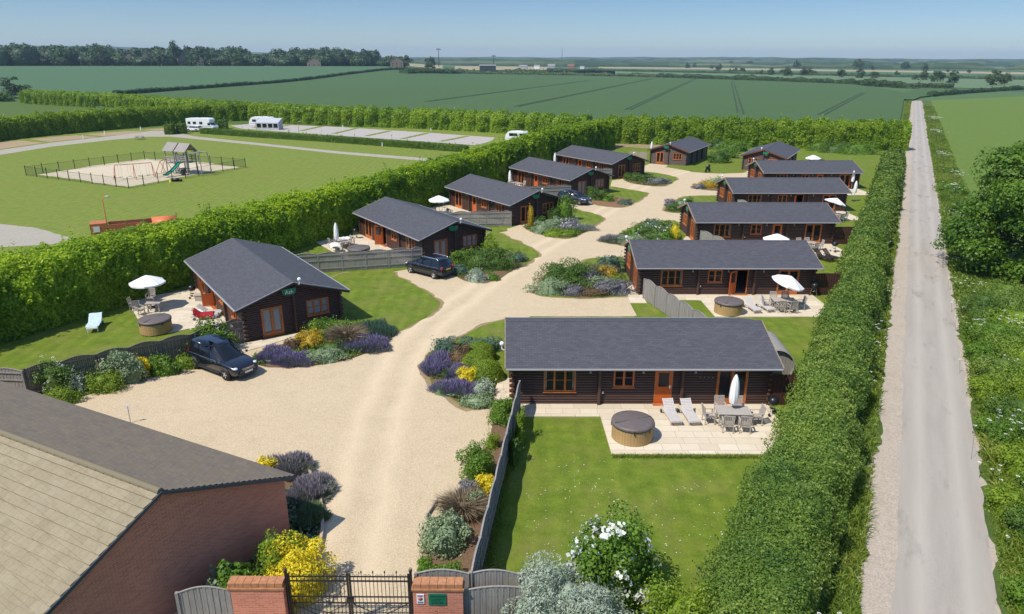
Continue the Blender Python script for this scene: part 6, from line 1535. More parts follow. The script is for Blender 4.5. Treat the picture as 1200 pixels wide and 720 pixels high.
def playtower():
    root = empty('climbing_tower', (*G(213, 203)[:2], .02), R(-25), 'wooden climbing tower with two small pitched roofs and a green slide', 'play tower')
    W = MT['fence']
    for x0, hh in ((-1.6, 1.3), (.5, 1.5)):
        for x in (x0, x0 + 1.5):
            for y in (-.75, .75): m = MB(); m.box((x, y, 1.6), (.11, .11, 3.2)); m.build('post', W, root)
        m = MB(); [m.b2(x0 - .1 + i * .19, x0 + .07 + i * .19, -.8, .8, hh, hh + .05) for i in range(9)]; m.build('deck', W, root)
        for y in (-.78, .78): m = MB(); [m.b2(x0, x0 + 1.5, y - .02, y + .02, z, z + .12) for z in (hh + .3, hh + .55, hh + .8)]; m.b2(x0 + .72, x0 + .8, y - .03, y + .03, hh, hh + .92); m.build('guard_rail', W, root)
        m = MB(); xm = x0 + .75
        for s in (-1, 1):
            m.add([(x0 - .2, s * 1.0, 2.95), (x0 + 1.7, s * 1.0, 2.95), (x0 + 1.7, 0, 3.95), (x0 - .2, 0, 3.95), (x0 - .2, s * 1.0, 2.88), (x0 + 1.7, s * 1.0, 2.88), (x0 + 1.7, 0, 3.88), (x0 - .2, 0, 3.88)], [(0, 1, 2, 3), (7, 6, 5, 4), (0, 4, 5, 1), (1, 5, 6, 2), (3, 7, 4, 0)])
        m.build('roof', W, root)
    m = MB(); y0 = -.8
    pts = [(1.25, -.8, 1.55), (1.25, -1.2, 1.5), (1.3, -2.6, .6), (1.3, -3.3, .28), (1.3, -3.7, .26)]
    vs = []
    for x, y, z in pts: vs += [(x - .3, y, z + .16), (x - .25, y, z), (x + .25, y, z), (x + .3, y, z + .16)]
    m.add(vs, [(i * 4 + j, i * 4 + j + 1, i * 4 + j + 5, i * 4 + j + 4) for i in range(4) for j in range(3)]); o = m.build('slide', MT['green_slide'], root); sm = o.modifiers.new('s', 'SOLIDIFY'); sm.thickness = .03
    m = MB(); m.tube([(2.0, .6, 2.9), (4.2, .6, 2.9)], .06, 6); m.tube([(2.0, -.6, 2.9), (4.2, -.6, 2.9)], .06, 6); [m.tube([(2.3 + i * .35, -.6, 2.9), (2.3 + i * .35, .6, 2.9)], .025, 5) for i in range(6)]
    for y in (-.6, .6): m.tube([(4.2, y, 2.9), (4.5, y * 1.3, 0)], .06, 6)
    m.build('monkey_bars', W, root)
    m = MB(); m.b2(-.5, .5, -.9, .9, .5, .56); [m.box((x, y, .26), (.07, .07, .52)) for x in (-.45, .45) for y in (-.8, .8)]; m.build('step', W, root)
playtower(); [o for o in COL.objects if o.name == 'climbing_tower'][0].scale = (1.25, 1.25, 1.2)
m = MB(); m.tube([(0, 0, 0), (0, 0, .85)], .28, 12); o = m.build('litter_bin', MT['cartrim'], None, G(215, 206)); tag(o, 'small dark round bin just inside the play area fence', 'bin')
m = MB(); m.tube([(0, 0, .852), (0, 0, .9)], .3, 12); m.build('lid', MT['cartrim'], o)
m = MB(); m.ball((0, 0, .3), .5, 10, (1.5, .7, .55)); m.ball((.7, .1, .2), .3, 8, (1, .8, .7)); m.ball((-.6, .2, .22), .32, 8); tag(m.build('dark_bag', MT['black'], None, G(206, 213)), 'heap of dark bags on the grass outside the play area fence', 'bags')
m = MB(); m.lathe([(.22, 0), (.12, .3), (.0, .42)], n=12); tag(m.build('yellow_cone', plain('yellow_plastic', (.6, .55, .03), .4), None, G(200, 213.5)), 'small yellow cone beside the dark bags', 'cone')
o = G(164, 163.5); root = empty('picnic_bench', o, R(5), 'dark picnic bench standing beside the campsite track', 'bench')
m = MB(); m.b2(-.9, .9, -.35, .35, .7, .76); m.build('tabletop', MT['fence'], root)
for y in (-.75, .75): m = MB(); m.b2(-.9, .9, y - .14, y + .14, .42, .47); m.build('seat', MT['fence'], root)
for x in (-.65, .65): m = MB(); m.tube([(x, -.8, 0), (x, -.2, .72)], .05, 4); m.tube([(x, .8, 0), (x, .2, .72)], .05, 4); m.tube([(x, -.75, .41), (x, .75, .41)], .045, 4); m.build('leg', MT['fence'], root)
# lamp posts and the rust-red structure behind the tall hedge
def lamp(label, px, py, h, mat):
    root = empty('lamp_post', G(px, py), 0, label, 'lamp post'); m = MB(); m.tube([(0, 0, 0), (0, 0, h), (.08, 0, h + .25), (.35, 0, h + .42)], [.06, .05, .045, .04], 8); m.build('pole', mat, root)
    m = MB(); m.ball((.55, 0, h + .42), .2, 10, (1.4, .7, .45)); m.build('lamp_head', MT['gutter'], root)
lamp('rust coloured lamp post with a curved top behind the tall hedge', 129, 283, 4.1, MT['rust'])
lamp('thin brown pole beside the low clipped hedge', 351, 164, 3.6, MT['tan'])
o = G(160, 279); root = empty('play_fort', (o.x, o.y, 0), R(27), 'long rust-red timber structure with a rounded orange cover, half hidden behind the tall hedge', 'structure')
m = MB(); m.b2(-4.2, -2.6, -.9, .9, 0, 2.1); m.b2(-2.5, 1.2, -1.0, -.9, 0, 1.9); m.b2(-2.5, 3.4, .9, 1.0, 0, 1.9); m.b2(.2, 1.8, -1.3, -1.05, 0, 1.75); m.build('side_wall', MT['rust'], root)
m = MB(); m.b2(-2.45, 2.2, -.85, .85, 1.3, 1.36); m.build('dark_deck', MT['carblack'], root)
m = MB(); prof = [(1.0 * math.cos(t), 1.0 * math.sin(t)) for t in np.linspace(0, math.pi, 15)]
vs = [(1.8, y, 1.45 + z * .7) for y, z in prof] + [(4.4, y, 1.45 + z * .7) for y, z in prof]; m.add(vs, [(i, i + 1, 16 + i, 15 + i) for i in range(14)], True); q = m.build('rounded_cover', plain('orange_red_cover', (.62, .15, .05), .5, var=.15), root); q.modifiers.new('s', 'SOLIDIFY').thickness = .05
m = MB(); m.b2(-1.2, .6, -.5, .3, 1.364, 1.45); m.build('grey_panel', MT['gutter'], root)
m = MB(); m.b2(-3.9, -3.3, -.93, -.905, 1.2, 1.8); m.build('white_notice', MT['whitep'], root)
root.scale = (.92, .92, .92)
# small white hook-up posts by the pitches
hk = [(98, 163), (123, 158), (165, 153), (212, 150.5), (310, 157), (331, 160.5), (402, 151), (448, 172), (505, 154)]
for i, (px, py) in enumerate(hk):
    m = MB(); m.b2(-.09, .09, -.09, .09, 0, .85); o = m.build('hookup_post', MT['whitep'], None, G(px, py)); tag(o, f'small white hook-up post by the camping pitches, {ORD[i]} from the left', 'post', 'hook-up posts by the pitches'); m = MB(); m.b2(-.12, .12, -.12, .12, .854, .93); m.build('cap', MT['gutter'], o)

# ------------------------------------------------------------------ far buildings and masts
def house(label, px, d, w, dp, h, rz, wall, roof, name='house', pitch=.7, cat='house'):
    x, y = at_(px, d); root = empty(name, (x, y, float(terrain(x, y))), rz, label, cat); rh = w * .5 * pitch
    m = MB(); m.b2(-w / 2, w / 2, -dp / 2, dp / 2, 0, h); m.add([(-w / 2, -dp / 2, h), (w / 2, -dp / 2, h), (0, -dp / 2, h + rh)], [(0, 1, 2)]); m.add([(-w / 2, dp / 2, h), (w / 2, dp / 2, h), (0, dp / 2, h + rh)], [(2, 1, 0)]); wl = m.build('wall', wall, root)
    m = MB()
    for s in (-1, 1): m.add([(s * (w / 2 + .3), -dp / 2 - .3, h - .2), (s * (w / 2 + .3), dp / 2 + .3, h - .2), (0, dp / 2 + .3, h + rh + .05), (0, -dp / 2 - .3, h + rh + .05)], [(0, 1, 2, 3) if s > 0 else (3, 2, 1, 0)])
    m.build('roof', roof, root)
    m = MB(); [m.b2(-w / 2 + w * (i + .5) / 3 - .5, -w / 2 + w * (i + .5) / 3 + .5, -dp / 2 - .05, -dp / 2 - .01, z, z + 1.2) for i in range(3) for z in ((1, 3.6) if h > 5 else (1,))]; m.build('window', MT['carglass'], root)
    return root
hb = plain('warm_stone_walls', (.25, .19, .135), .8); hr_ = plain('brown_tiled_roof', (.16, .1, .075), .8)
house('pale stone village house with a steep gable among the trees left of the poplar', 168, 886, 8, 11, 9, .3, hb, hb, pitch=1.3)
house('stone village house among the trees just left of the steep gable', 148, 892, 10, 11, 8, .2, hb, hr_)
house('village house with brown roof between the poplar and the dark tree', 208, 888, 13, 10, 8, 1.2, hb, hr_)
house('small village house with a chimney right of the poplar', 231, 888, 9, 10, 8.5, .4, hb, hr_)
house('long low pinkish house in a gap of the wood toward its right end', 366, 866, 15, 9, 5, .2, hb, hr_)
house('brown house beside the right end of the wood', 463, 890, 15, 10, 7, .2, hb, hr_)
x, y = at_(570, 905); root = empty('farm_shed', (x, y, 0), .03, 'large dark green box-shaped farm shed in the far fields', 'shed')
m = MB(); m.b2(-9.8, 9.8, -9, 9, 0, 9.5); m.build('wall', plain('dark_green_cladding', (.04, .062, .055), .6), root)
m = MB(); m.add([(-10.2, -9.4, 9.4), (10.2, -9.4, 9.4), (10.2, 0, 10.6), (-10.2, 0, 10.6)], [(0, 1, 2, 3)]); m.add([(10.2, 9.4, 9.4), (-10.2, 9.4, 9.4), (-10.2, 0, 10.6), (10.2, 0, 10.6)], [(0, 1, 2, 3)]); m.build('roof', MT['grey_roof'], root)
m = MB(); m.b2(-3, 3, -9.2, -9.02, 0, 5.5); m.build('door', MT['cartrim'], root)
wt = MT['gutter']
for i, (px, d, w, dp, h, mt, rf, lb) in enumerate(((612, 1350, 14, 14, 4.5, wt, MT['grey_roof'], 'long pale barn in the far farmyard, nearest the dark green shed'), (628, 1400, 10, 10, 5, MT['whitep'], MT['grey_roof'], 'small white-walled barn in the middle of the far farmyard'), (645, 1450, 18, 14, 5, wt, MT['grey_roof'], 'wide grey barn in the far farmyard'), (668, 1380, 24, 12, 5, MT['rust'], hr_, 'long red-brown barn at the right of the far farmyard'), (681, 1400, 8, 8, 4, MT['whitep'], MT['grey_roof'], 'white shed at the right end of the far farmyard'), (763, 2000, 12, 12, 6, MT['whitep'], MT['grey_roof'], 'distant white barn between far trees right of the farmyard'))):
    house(lb, px, d, w, dp, h, 1.45, mt, rf, 'barn', .35, 'barn')
def mast(label, px, d, h, arm):
    x, y = at_(px, d); root = empty('mast', (x, y, float(terrain(x, y))), 0, label, 'mast'); m = MB(); m.tube([(0, 0, 0), (0, 0, h)], [1.0, .5], 5); m.build('pole', MT['cartrim'], root)
    m = MB(); m.b2(-arm, arm, -.4, .4, h - 1.6, h - .6); m.b2(-arm * .7, arm * .7, -.4, .4, h + .2, h + .8); m.build('arm', MT['cartrim'], root)
mast('first far mast from the left, standing clear above the skyline', 512.5, 1500, 33, 5); mast('second far mast, above the dark green shed', 577, 1500, 23, 5); mast('tall thin mast on the skyline right of the farmyard', 657, 2600, 54, 1)

# ------------------------------------------------------------------ shrubs, bed by bed
S = shrub
# corner bed and building
S('golden_shrub', 'shrub', 'large golden-yellow flowering bush against the brick gable by the left gate pier', 0, 0, 1.25, 1.3, 1.75, 'L_yellow', 9000, .085, 10, at=(-7.45, 20.1, 0))
S('golden_shrub', 'shrub', 'lime-green bush half shaded between the big yellow one and the brick wall', 0, 0, .95, .9, 1.85, 'L_lime', 4500, .085, 8, at=(-8.15, 20.7, 0))
S('shrub', 'shrub', 'bright green leafy shrub between the brick gable and the board fence', 0, 0, .75, .7, 1.5, 'L_green', 2400, .16, 8, at=(-9.1, 19.45, 0))
S('shrub', 'shrub', 'paler green shrub at the foot of the brick gable, left of the bright green one', 0, 0, .6, .6, 1.25, 'L_sage', 1600, .14, 6, at=(-9.9, 19.3, 0))
S('lavender_bush', 'lavender', 'lavender with faded spikes round the corner of the brick building', 359, 596, .85, 1.15, .8, 'L_lavleaf', 4500, .1, kind='lavender', flowers='L_lavpale')
S('lavender_bush', 'lavender', 'dark lavender foliage low in the shade below the faded lavender', 358, 622, .7, .8, .65, 'L_lavleaf', 2600, .1, kind='lavender', flowers='L_lavleaf')
S('lavender_bush', 'lavender', 'lavender with faded spikes filling the bed tip behind the brick building roof corner', 337, 562, 1.1, .9, .85, 'L_lavleaf', 3600, .1, kind='lavender', flowers='L_lavpale')
S('golden_shrub', 'shrub', 'small yellow bush peeping over the brick building roof edge', 309, 560, .6, .5, .8, 'L_yellow', 1500, .08)
S('shrub', 'shrub', 'dark low shrub behind the gate bars at the edge of the corner bed', 352, 695, .6, .7, .8, 'L_deep', 1500, .08)
# strip beside the drive, along the fence of the nearest lodge
S('shrub', 'shrub', 'bright lime-green shrub at the top end of the fence strip beside the path', 588, 500, .8, .95, 1.15, 'L_green', 4500, .09, 8)
S('shrub', 'shrub', 'small yellow-green plant below the lime-green shrub on the fence strip', 577, 528, .4, .4, .7, 'L_lime', 1100, .07)
S('shrub', 'shrub', 'fresh green shrub spilling onto the gravel halfway down the fence strip', 561, 567, .85, .8, 1.5, 'L_green', 4500, .09, 8)
S('golden_shrub', 'shrub', 'small golden shrub beside the fence, below the fresh green one', 568, 581, .5, .5, .85, 'L_yellow', 1800, .075)
S('shrub', 'shrub', 'grey-blue low plant left of the small golden shrub', 548, 585, .5, .45, .7, 'L_grey', 1500, .07)
S('ornamental_grass', 'grass', 'straw-coloured tussock of dry grasses on the fence strip', 541, 612, .95, .85, .95, 'L_brown', 2600, .09, kind='grass')
S('shrub', 'shrub', 'small green tuft behind the straw-coloured grasses', 556, 600, .45, .4, .75, 'L_sage', 1000, .07)
S('shrub', 'shrub', 'glossy olive-green shrub with pale tips near the gate', 519, 655, .95, .95, 1.3, 'L_sage', 5000, .1, 9)
S('shrub', 'shrub', 'bright feathery green plant at the bottom of the fence strip by the gate', 520, 688, .75, .5, .65, 'L_green', 2600, .07)
S('shrub', 'shrub', 'fresh green low plant at the very corner of the strip beside the gate', 497, 678, .35, .4, .6, 'L_green', 1200, .07)
S('climber', 'climber', 'yellow-leaved climber on the garden side of the fence near the lodge', 0, 0, .3, .7, 1.6, 'L_lime', 1400, .08, at=(.42, 30.3, 0))
S('climber', 'climber', 'dark green climber lower on the garden side of the fence', 0, 0, .28, .9, 1.3, 'L_deep', 1500, .08, at=(.12, 28.6, 0))
S('shrub', 'shrub', 'bronze-green low shrub in front of the green sign on the brick pier', 0, 0, 1.5, .55, 1.05, 'L_red', 5200, .09, 10, at=(-2.0, 17.3, 0))
S('shrub', 'shrub', 'olive-green shrub in front of the shorter fence right of the signed pier', 0, 0, 1.0, .5, 1.1, 'L_sage', 3200, .08, 8, at=(-.55, 17.35, 0))
S('silver_shrub', 'shrub', 'large silver-leaved shrub at the bottom of the nearest garden', 0, 0, 1.75, 1.5, 2.4, 'L_silver', 26000, .11, 14, at=(1.85, 17.9, 0), aspect=.3)
S('silver_shrub', 'shrub', 'lower silver-leaved shrub spilling forward under the big one', 0, 0, 1.7, 1.1, 2.1, 'L_silver', 16000, .1, 10, at=(3.15, 16.9, 0), aspect=.3)
S('flowering_shrub', 'shrub', 'tall green shrub with flat white flower heads on the nearest lawn', 0, 0, 1.5, 1.4, 2.9, 'L_green', 15000, .12, 12, flowers=('F_white', 75, .27), at=(3.25, 19.6, 0))
S('shrub', 'shrub', 'yellow-green loose shrub between the white-flowered one and the lane hedge', 0, 0, 1.5, 1.3, 2.1, 'L_lime', 9000, .09, 10, at=(5.4, 17.6, 0))
S('shrub', 'shrub', 'mid green shrub at the bottom edge joining the lane hedge', 0, 0, 1.6, 1.2, 2.3, 'L_green', 9000, .09, 10, at=(4.6, 15.9, 0))
# R1 bed
S('lavender_bush', 'lavender', 'purple lavender sweep at the left edge of the bed beside the nearest lodge', 512, 441, .98, 1.6, .72, 'L_lavleaf', 4200, .1, kind='lavender')
S('lavender_bush', 'lavender', 'purple lavender along the lower edge of the bed beside the nearest lodge', 532, 466, 1.32, 1.1, .7, 'L_lavleaf', 4200, .1, kind='lavender')
S('lavender_bush', 'lavender', 'deep purple lavender clump in the middle of the bed beside the nearest lodge', 540, 448, .9, 1.0, .8, 'L_lavleaf', 2600, .1, kind='lavender')
S('shrub', 'shrub', 'dark green feathery bush at the top of the bed beside the nearest lodge', 521, 418, .95, .9, 1.0, 'L_blue', 2600, .09)
S('shrub', 'shrub', 'bronze mottled shrub in the bed beside the nearest lodge', 538, 432, .75, .8, 1.3, 'L_red', 2600, .1)
S('shrub', 'shrub', 'blue-green wispy bush along the lawn behind the round lime domes', 562, 414, 1.5, .7, .9, 'L_blue', 3200, .09)
S('dome_shrub', 'shrub', 'rear one of three clipped lime-green domes beside the nearest lodge', 562, 427, 1.05, .9, 1.2, 'L_lime', 6500, .08, 2, rough=.07)
S('dome_shrub', 'shrub', 'middle one of three clipped lime-green domes beside the nearest lodge', 560, 438, 1.1, .95, 1.2, 'L_lime', 6500, .08, 2, rough=.07)
S('dome_shrub', 'shrub', 'front one of three clipped lime-green domes beside the nearest lodge', 569, 450, 1.1, .95, 1.25, 'L_lime', 6500, .08, 2, rough=.07)
S('golden_shrub', 'shrub', 'amber-yellow shrub below the three lime domes', 547, 452, .75, .7, .9, 'L_yellow', 2600, .08)
S('shrub', 'shrub', 'grey-green spiky plant at the bottom corner of the bed by the slab path', 567, 466, .7, .65, .85, 'L_silver', 2000, .09)
S('shrub', 'shrub', 'sage-green rosettes at the tip of the bed where gravel meets the path', 558, 479, .95, .6, .55, 'L_sage', 2200, .1)
# L1 bed
S('lavender_bush', 'lavender', 'purple lavender mound at the left end of the bed nearest the parked car', 318, 426, 1.25, 1.2, .75, 'L_lavleaf', 3400, .1, kind='lavender')
S('lavender_bush', 'lavender', 'purple lavender along the front left of the bed by the first left lodge', 343, 430, 1.3, .9, .7, 'L_lavleaf', 3200, .1, kind='lavender')
S('shrub', 'shrub', 'sage-green low mound in the front middle of the bed by the first left lodge', 377, 427, 1.3, .9, .75, 'L_sage', 3000, .09)
S('lavender_bush', 'lavender', 'violet lavender drift at the right end of the bed by the first left lodge', 425, 414, 2.0, 1.1, .8, 'L_lavleaf', 4600, .1, kind='lavender')
S('lavender_bush', 'lavender', 'grey-green catmint mound at the lawn end of the bed by the first left lodge', 436, 399, 1.6, 1.5, 1.0, 'L_blue', 3800, .1, kind='lavender', flowers='L_blue')
S('golden_shrub', 'shrub', 'golden-yellow spirea in the bed by the first left lodge', 362, 412, 1.0, .9, 1.2, 'L_gold', 3600, .09)
S('shrub', 'shrub', 'bright green mound behind the golden spirea, under the gable window', 385, 399, 1.9, 1.0, 1.25, 'L_green', 4600, .1, 8)
S('ornamental_grass', 'grass', 'brown plumed ornamental grass in the bed by the first left lodge', 404, 405, .75, .7, 1.5, 'L_brown', 1500, .1, kind='grass')
S('shrub', 'shrub', 'brownish small shrub between lavender and golden spirea', 342, 413, .6, .5, .8, 'L_red', 1100, .08)
S('shrub', 'shrub', 'dark green filler plant in the shaded middle of the bed by the first left lodge', 385, 414, 1.2, .6, .7, 'L_deep', 1800, .09)
# strip by L1 fence
S('flowering_shrub', 'shrub', 'tall green shrub with cream flowers behind the parked black car', 246, 416, 1.3, .8, 2.0, 'L_green', 7000, .12, 10, flowers=('F_white', 34, .14))
S('shrub', 'shrub', 'dark rounded bush at the left flank of the parked black car', 229, 426, .85, .6, 1.3, 'L_deep', 2600, .1)
S('golden_shrub', 'shrub', 'small yellow-green plants at the foot of the fence beside the car', 216, 434, .85, .4, .8, 'L_lime', 1300, .09)
S('shrub', 'shrub', 'fresh green low bush on the fence bed, left of the car', 188, 442, 1.1, .6, 1.1, 'L_green', 3000, .1)
S('golden_shrub', 'shrub', 'narrow golden shrub among the green bushes along the dark fence', 166, 444, .45, .4, 1.2, 'L_yellow', 1500, .09)
S('shrub', 'shrub', 'tall loose green shrub before the dark fence, left of the golden one', 143, 451, 1.2, .65, 1.9, 'L_sage', 4200, .13, 10)
S('shrub', 'shrub', 'wide low lime-green bush at the gravel edge of the fence bed', 116, 462, 1.25, .7, 1.0, 'L_lime', 3400, .09)
S('silver_shrub', 'shrub', 'small silver-grey bush on the fence bed near its left end', 89, 464, .65, .5, 1.2, 'L_silver', 1900, .1)
S('flowering_shrub', 'shrub', 'dark shrub with small white blossom near the fence corner', 62, 465, 1.25, .7, 1.9, 'L_deep', 4600, .1, 9, flowers=('F_white', 60, .09))
S('shrub', 'shrub', 'low yellow-green shrub at the left end by the brick building roof', 66, 476, 1.25, .65, .8, 'L_lime', 3000, .09)
# L2 bed
S('silver_shrub', 'shrub', 'pale silvery dome at the front of the bed beside the car with the yellow plate', 558, 332, 1.0, .8, 1.0, 'L_silver', 2200, .1)
S('shrub', 'shrub', 'broad dark green shrub mass in the bed beside the car with the yellow plate', 572, 318, 2.6, 1.4, 1.8, 'L_deep', 6500, .13, 12)
S('shrub', 'shrub', 'fresh green shrub nearest the gable in the bed by the car with the yellow plate', 545, 314, 1.7, 1.0, 1.6, 'L_green', 3600, .13)
S('golden_shrub', 'shrub', 'lime-yellow shrub at the top of the bed beside the car with the yellow plate', 573, 302, 1.0, .8, 1.9, 'L_lime', 2200, .12)
S('shrub', 'shrub', 'blue-grey low plant beside the rear of the car with the yellow plate', 537, 323, 1.1, .8, .8, 'L_blue', 1700, .1)
S('shrub', 'shrub', 'small dark green mound at the pointed right end of that car-side bed', 604, 309, 1.1, .9, .9, 'L_blue', 1600, .1)
S('shrub', 'shrub', 'small green tuft right of the pale silvery dome', 577, 330, .6, .5, .6, 'L_green', 900, .09)
# L3 bed
S('column_conifer', 'conifer', 'slim golden column conifer before the gable of the third left lodge', 622, 268, .34, .34, 2.4, 'L_gold', 900, .12, kind='column')
S('shrub', 'shrub', 'pale green dome with white tips in the bed by the golden column conifer', 637, 275, 1.4, 1.0, 1.25, 'L_sage', 1900, .12)
S('shrub', 'shrub', 'tall fresh green upright shrub against the lawn of the third left lodge', 662, 260, 1.2, 1.0, 3.1, 'L_green', 2600, .15)
S('flowering_shrub', 'shrub', 'white-flowered low shrub in the bed of the third left lodge', 668, 270, 1.5, .9, 1.1, 'L_grey', 1500, .12, flowers=('F_white', 60, .14))
S('shrub', 'shrub', 'lime-yellow low mound at the front of the bed of the third left lodge', 650, 278.5, 1.35, .8, .75, 'L_lime', 1700, .11)
S('shrub', 'shrub', 'second lime mound, right of the first, on the bed of the third left lodge', 665, 278.5, 1.2, .8, .75, 'L_lime', 1500, .11)
S('lavender_bush', 'lavender', 'lavender drift at the drive end of the bed of the third left lodge', 680, 272, 1.9, 1.3, .7, 'L_lavleaf', 1700, .12, kind='lavender', flowers='L_lavpale')
S('shrub', 'shrub', 'rounded mid green bush under the gable window of the third left lodge', 650, 260, 1.3, 1.0, 1.5, 'L_deep', 1700, .13)
S('shrub', 'shrub', 'olive bush in the middle of the bed of the third left lodge', 650, 269, 1.2, .9, 1.2, 'L_sage', 1400, .12)
S('shrub', 'shrub', 'dark green small bush right of the golden column conifer', 633, 267, .9, .8, 1.1, 'L_deep', 1200, .12)
# L4, L5, R5
S('shrub', 'shrub', 'rounded green bush on the wood chip bed by the dark grey car', 700, 235.5, 1.7, 1.2, 1.6, 'L_deep', 1700, .15)
S('shrub', 'shrub', 'smaller green bush right of the rounded one on the wood chip bed', 713, 237, 1.0, .8, .9, 'L_green', 900, .13)
S('shrub', 'shrub', 'blue-grey low plant at the point of the wood chip bed', 733, 241, 1.1, .9, .7, 'L_blue', 900, .13)
S('shrub', 'shrub', 'dark green hedge-like shrub on the stony bed of the fifth left lodge', 745, 212, 2.0, 1.3, 1.1, 'L_deep', 1700, .16)
S('shrub', 'shrub', 'second dark green shrub in the middle of the stony bed', 759, 213.5, 1.9, 1.2, 1.1, 'L_deep', 1600, .16)
S('shrub', 'shrub', 'grey-green plant at the right end of the stony bed', 775, 216, 1.6, 1.0, .9, 'L_grey', 1200, .15)
S('shrub', 'shrub', 'amber and green low plants on the bed before the fourth lane-side gable', 829, 221, 1.7, 1.1, 1.0, 'L_gold', 1300, .15)
S('shrub', 'shrub', 'green bush on the bed before the fourth lane-side gable', 838, 219, 1.5, 1.1, 1.3, 'L_sage', 1200, .15)
S('shrub', 'shrub', 'grey low plant at the left tip of the bed before the fourth lane-side gable', 820, 222, 1.0, .8, .7, 'L_grey', 800, .14)
for i, (px, py, mm, lb) in enumerate(((792, 248, 'L_deep', 'dark tufted plant on the bed before the third lane-side gable'), (800, 244, 'L_sage', 'sage plant with pale flowers before the third lane-side gable'), (787, 243, 'L_grey', 'grey low plant at the left side of the bed before the third lane-side gable'), (806, 240, 'L_green', 'small green plant at the back of the bed before the third lane-side gable'))): S('shrub', 'shrub', lb, px, py, 1.0, .8, .9, mm, 900, .14)
# far green slope by the end-on lodges
for i, (px, py, rx, h, mm, lb) in enumerate(((845, 192, 2.2, 2.4, 'L_deep', 'large dark green bush between the two end-on lodges, nearest the drive'), (852, 186, 2.6, 2.4, 'L_green', 'fresher green bush behind the large dark one between the end-on lodges'), (865, 178, 3, 2.2, 'L_green', 'wild green growth at the foot of the far hedge between the end-on lodges'), (845, 176, 3, 2.0, 'L_deep', 'dark undergrowth at the far hedge behind the left end-on lodge'), (985, 180, 4, 2.2, 'L_deep', 'wild undergrowth at the far hedge right of the open parasol'), (1010, 182, 4, 2.2, 'L_green', 'second patch of undergrowth at the far hedge, nearer the lane'), (965, 178, 3, 2.2, 'L_green', 'undergrowth at the far hedge directly behind the grey cabinet'))): S('shrub', 'shrub', lb, px, py, rx, 1.6, h, mm, 2000, .2)
# R2 bed
S('silver_shrub', 'shrub', 'pale sage dome at the front tip of the bed by the second lane-side lodge', 645, 347, 1.55, 1.1, 1.15, 'L_sage', 3600, .1)
S('shrub', 'shrub', 'broad dark green juniper-like shrub filling the left of that drive-side bed', 667, 339, 2.7, 2.0, 1.8, 'L_deep', 9000, .12, 12)
S('shrub', 'shrub', 'grey-brown heather mound right of the pale sage dome', 672, 348, 1.0, .7, .8, 'L_grey', 1900, .09)
S('shrub', 'shrub', 'low brownish heather strip along the front of the bed by the second lane-side lodge', 694, 348, 1.6, .7, .6, 'L_red', 2200, .09)
S('shrub', 'shrub', 'dark slate-coloured lavender at the right front of the bed by the second lane-side lodge', 725, 347, 1.4, 1.0, 1.15, 'L_grey', 3000, .1)
S('shrub', 'shrub', 'grey-green mound left of the dark slate-coloured lavender', 709, 346, .9, .8, 1.0, 'L_grey', 1700, .1)
S('ornamental_grass', 'grass', 'pinkish-brown ornamental grass in the middle of the bed by the second lane-side lodge', 702, 329, 1.1, .9, 1.5, 'L_brown', 1300, .11, kind='grass')
S('shrub', 'shrub', 'blue-green tall plant at the lawn side of the bed by the second lane-side lodge', 716, 322, 1.3, .9, 1.6, 'L_blue', 2400, .11)
S('shrub', 'shrub', 'olive-gold shrub right of the pinkish grass by the second lane-side lodge', 714, 331, .9, .8, 1.2, 'L_gold', 1500, .1)
S('shrub', 'shrub', 'bright lime low plant near the slab path of the second lane-side lodge', 722, 334, .8, .6, .7, 'L_lime', 1200, .1)
S('shrub', 'shrub', 'pale green leafy clump in the centre of the bed by the second lane-side lodge', 700, 340, 1.1, .9, 1.1, 'L_sage', 2000, .12)
S('shrub', 'shrub', 'grey twiggy shrub between juniper and pale green clump', 690, 338, .8, .8, 1.4, 'L_grey', 1500, .1)
# R3 bed
S('lavender_bush', 'lavender', 'grey-violet lavender at the drive tip of the bed behind the second lane-side roof', 721, 286, 1.6, 1.1, .9, 'L_lavleaf', 2000, .11, kind='lavender', flowers='L_lavpale')
S('shrub', 'shrub', 'pale green white-tipped mound behind the second lane-side roof', 742, 287, 1.6, .9, .9, 'L_sage', 1800, .11)
S('flowering_shrub', 'shrub', 'white-flowered shrub in the bed behind the second lane-side roof', 768, 284, 2.1, 1.0, 1.5, 'L_deep', 2400, .12, flowers=('F_white', 50, .15))
S('column_conifer', 'conifer', 'small yellow upright conifer near the slab path of the third lane-side lodge', 791, 284, .5, .5, 1.7, 'L_yellow', 900, .11, kind='column')
S('shrub', 'shrub', 'mid green shrub left of the small yellow conifer', 781, 285, 1.2, .8, 1.1, 'L_green', 1400, .12)
S('shrub', 'shrub', 'fresh green shrub mass at the centre left of the bed behind the second lane-side roof', 750, 281, 1.6, 1.1, 1.5, 'L_green', 2000, .13)
S('shrub', 'shrub', 'blue-green shrub at the back of the bed behind the second lane-side roof', 766, 275, 1.6, 1.0, 1.5, 'L_blue', 1700, .13)
S('shrub', 'shrub', 'tall dark green shrub beside the lawn of the third lane-side lodge', 783, 278, 1.4, 1.0, 1.5, 'L_deep', 1500, .13)

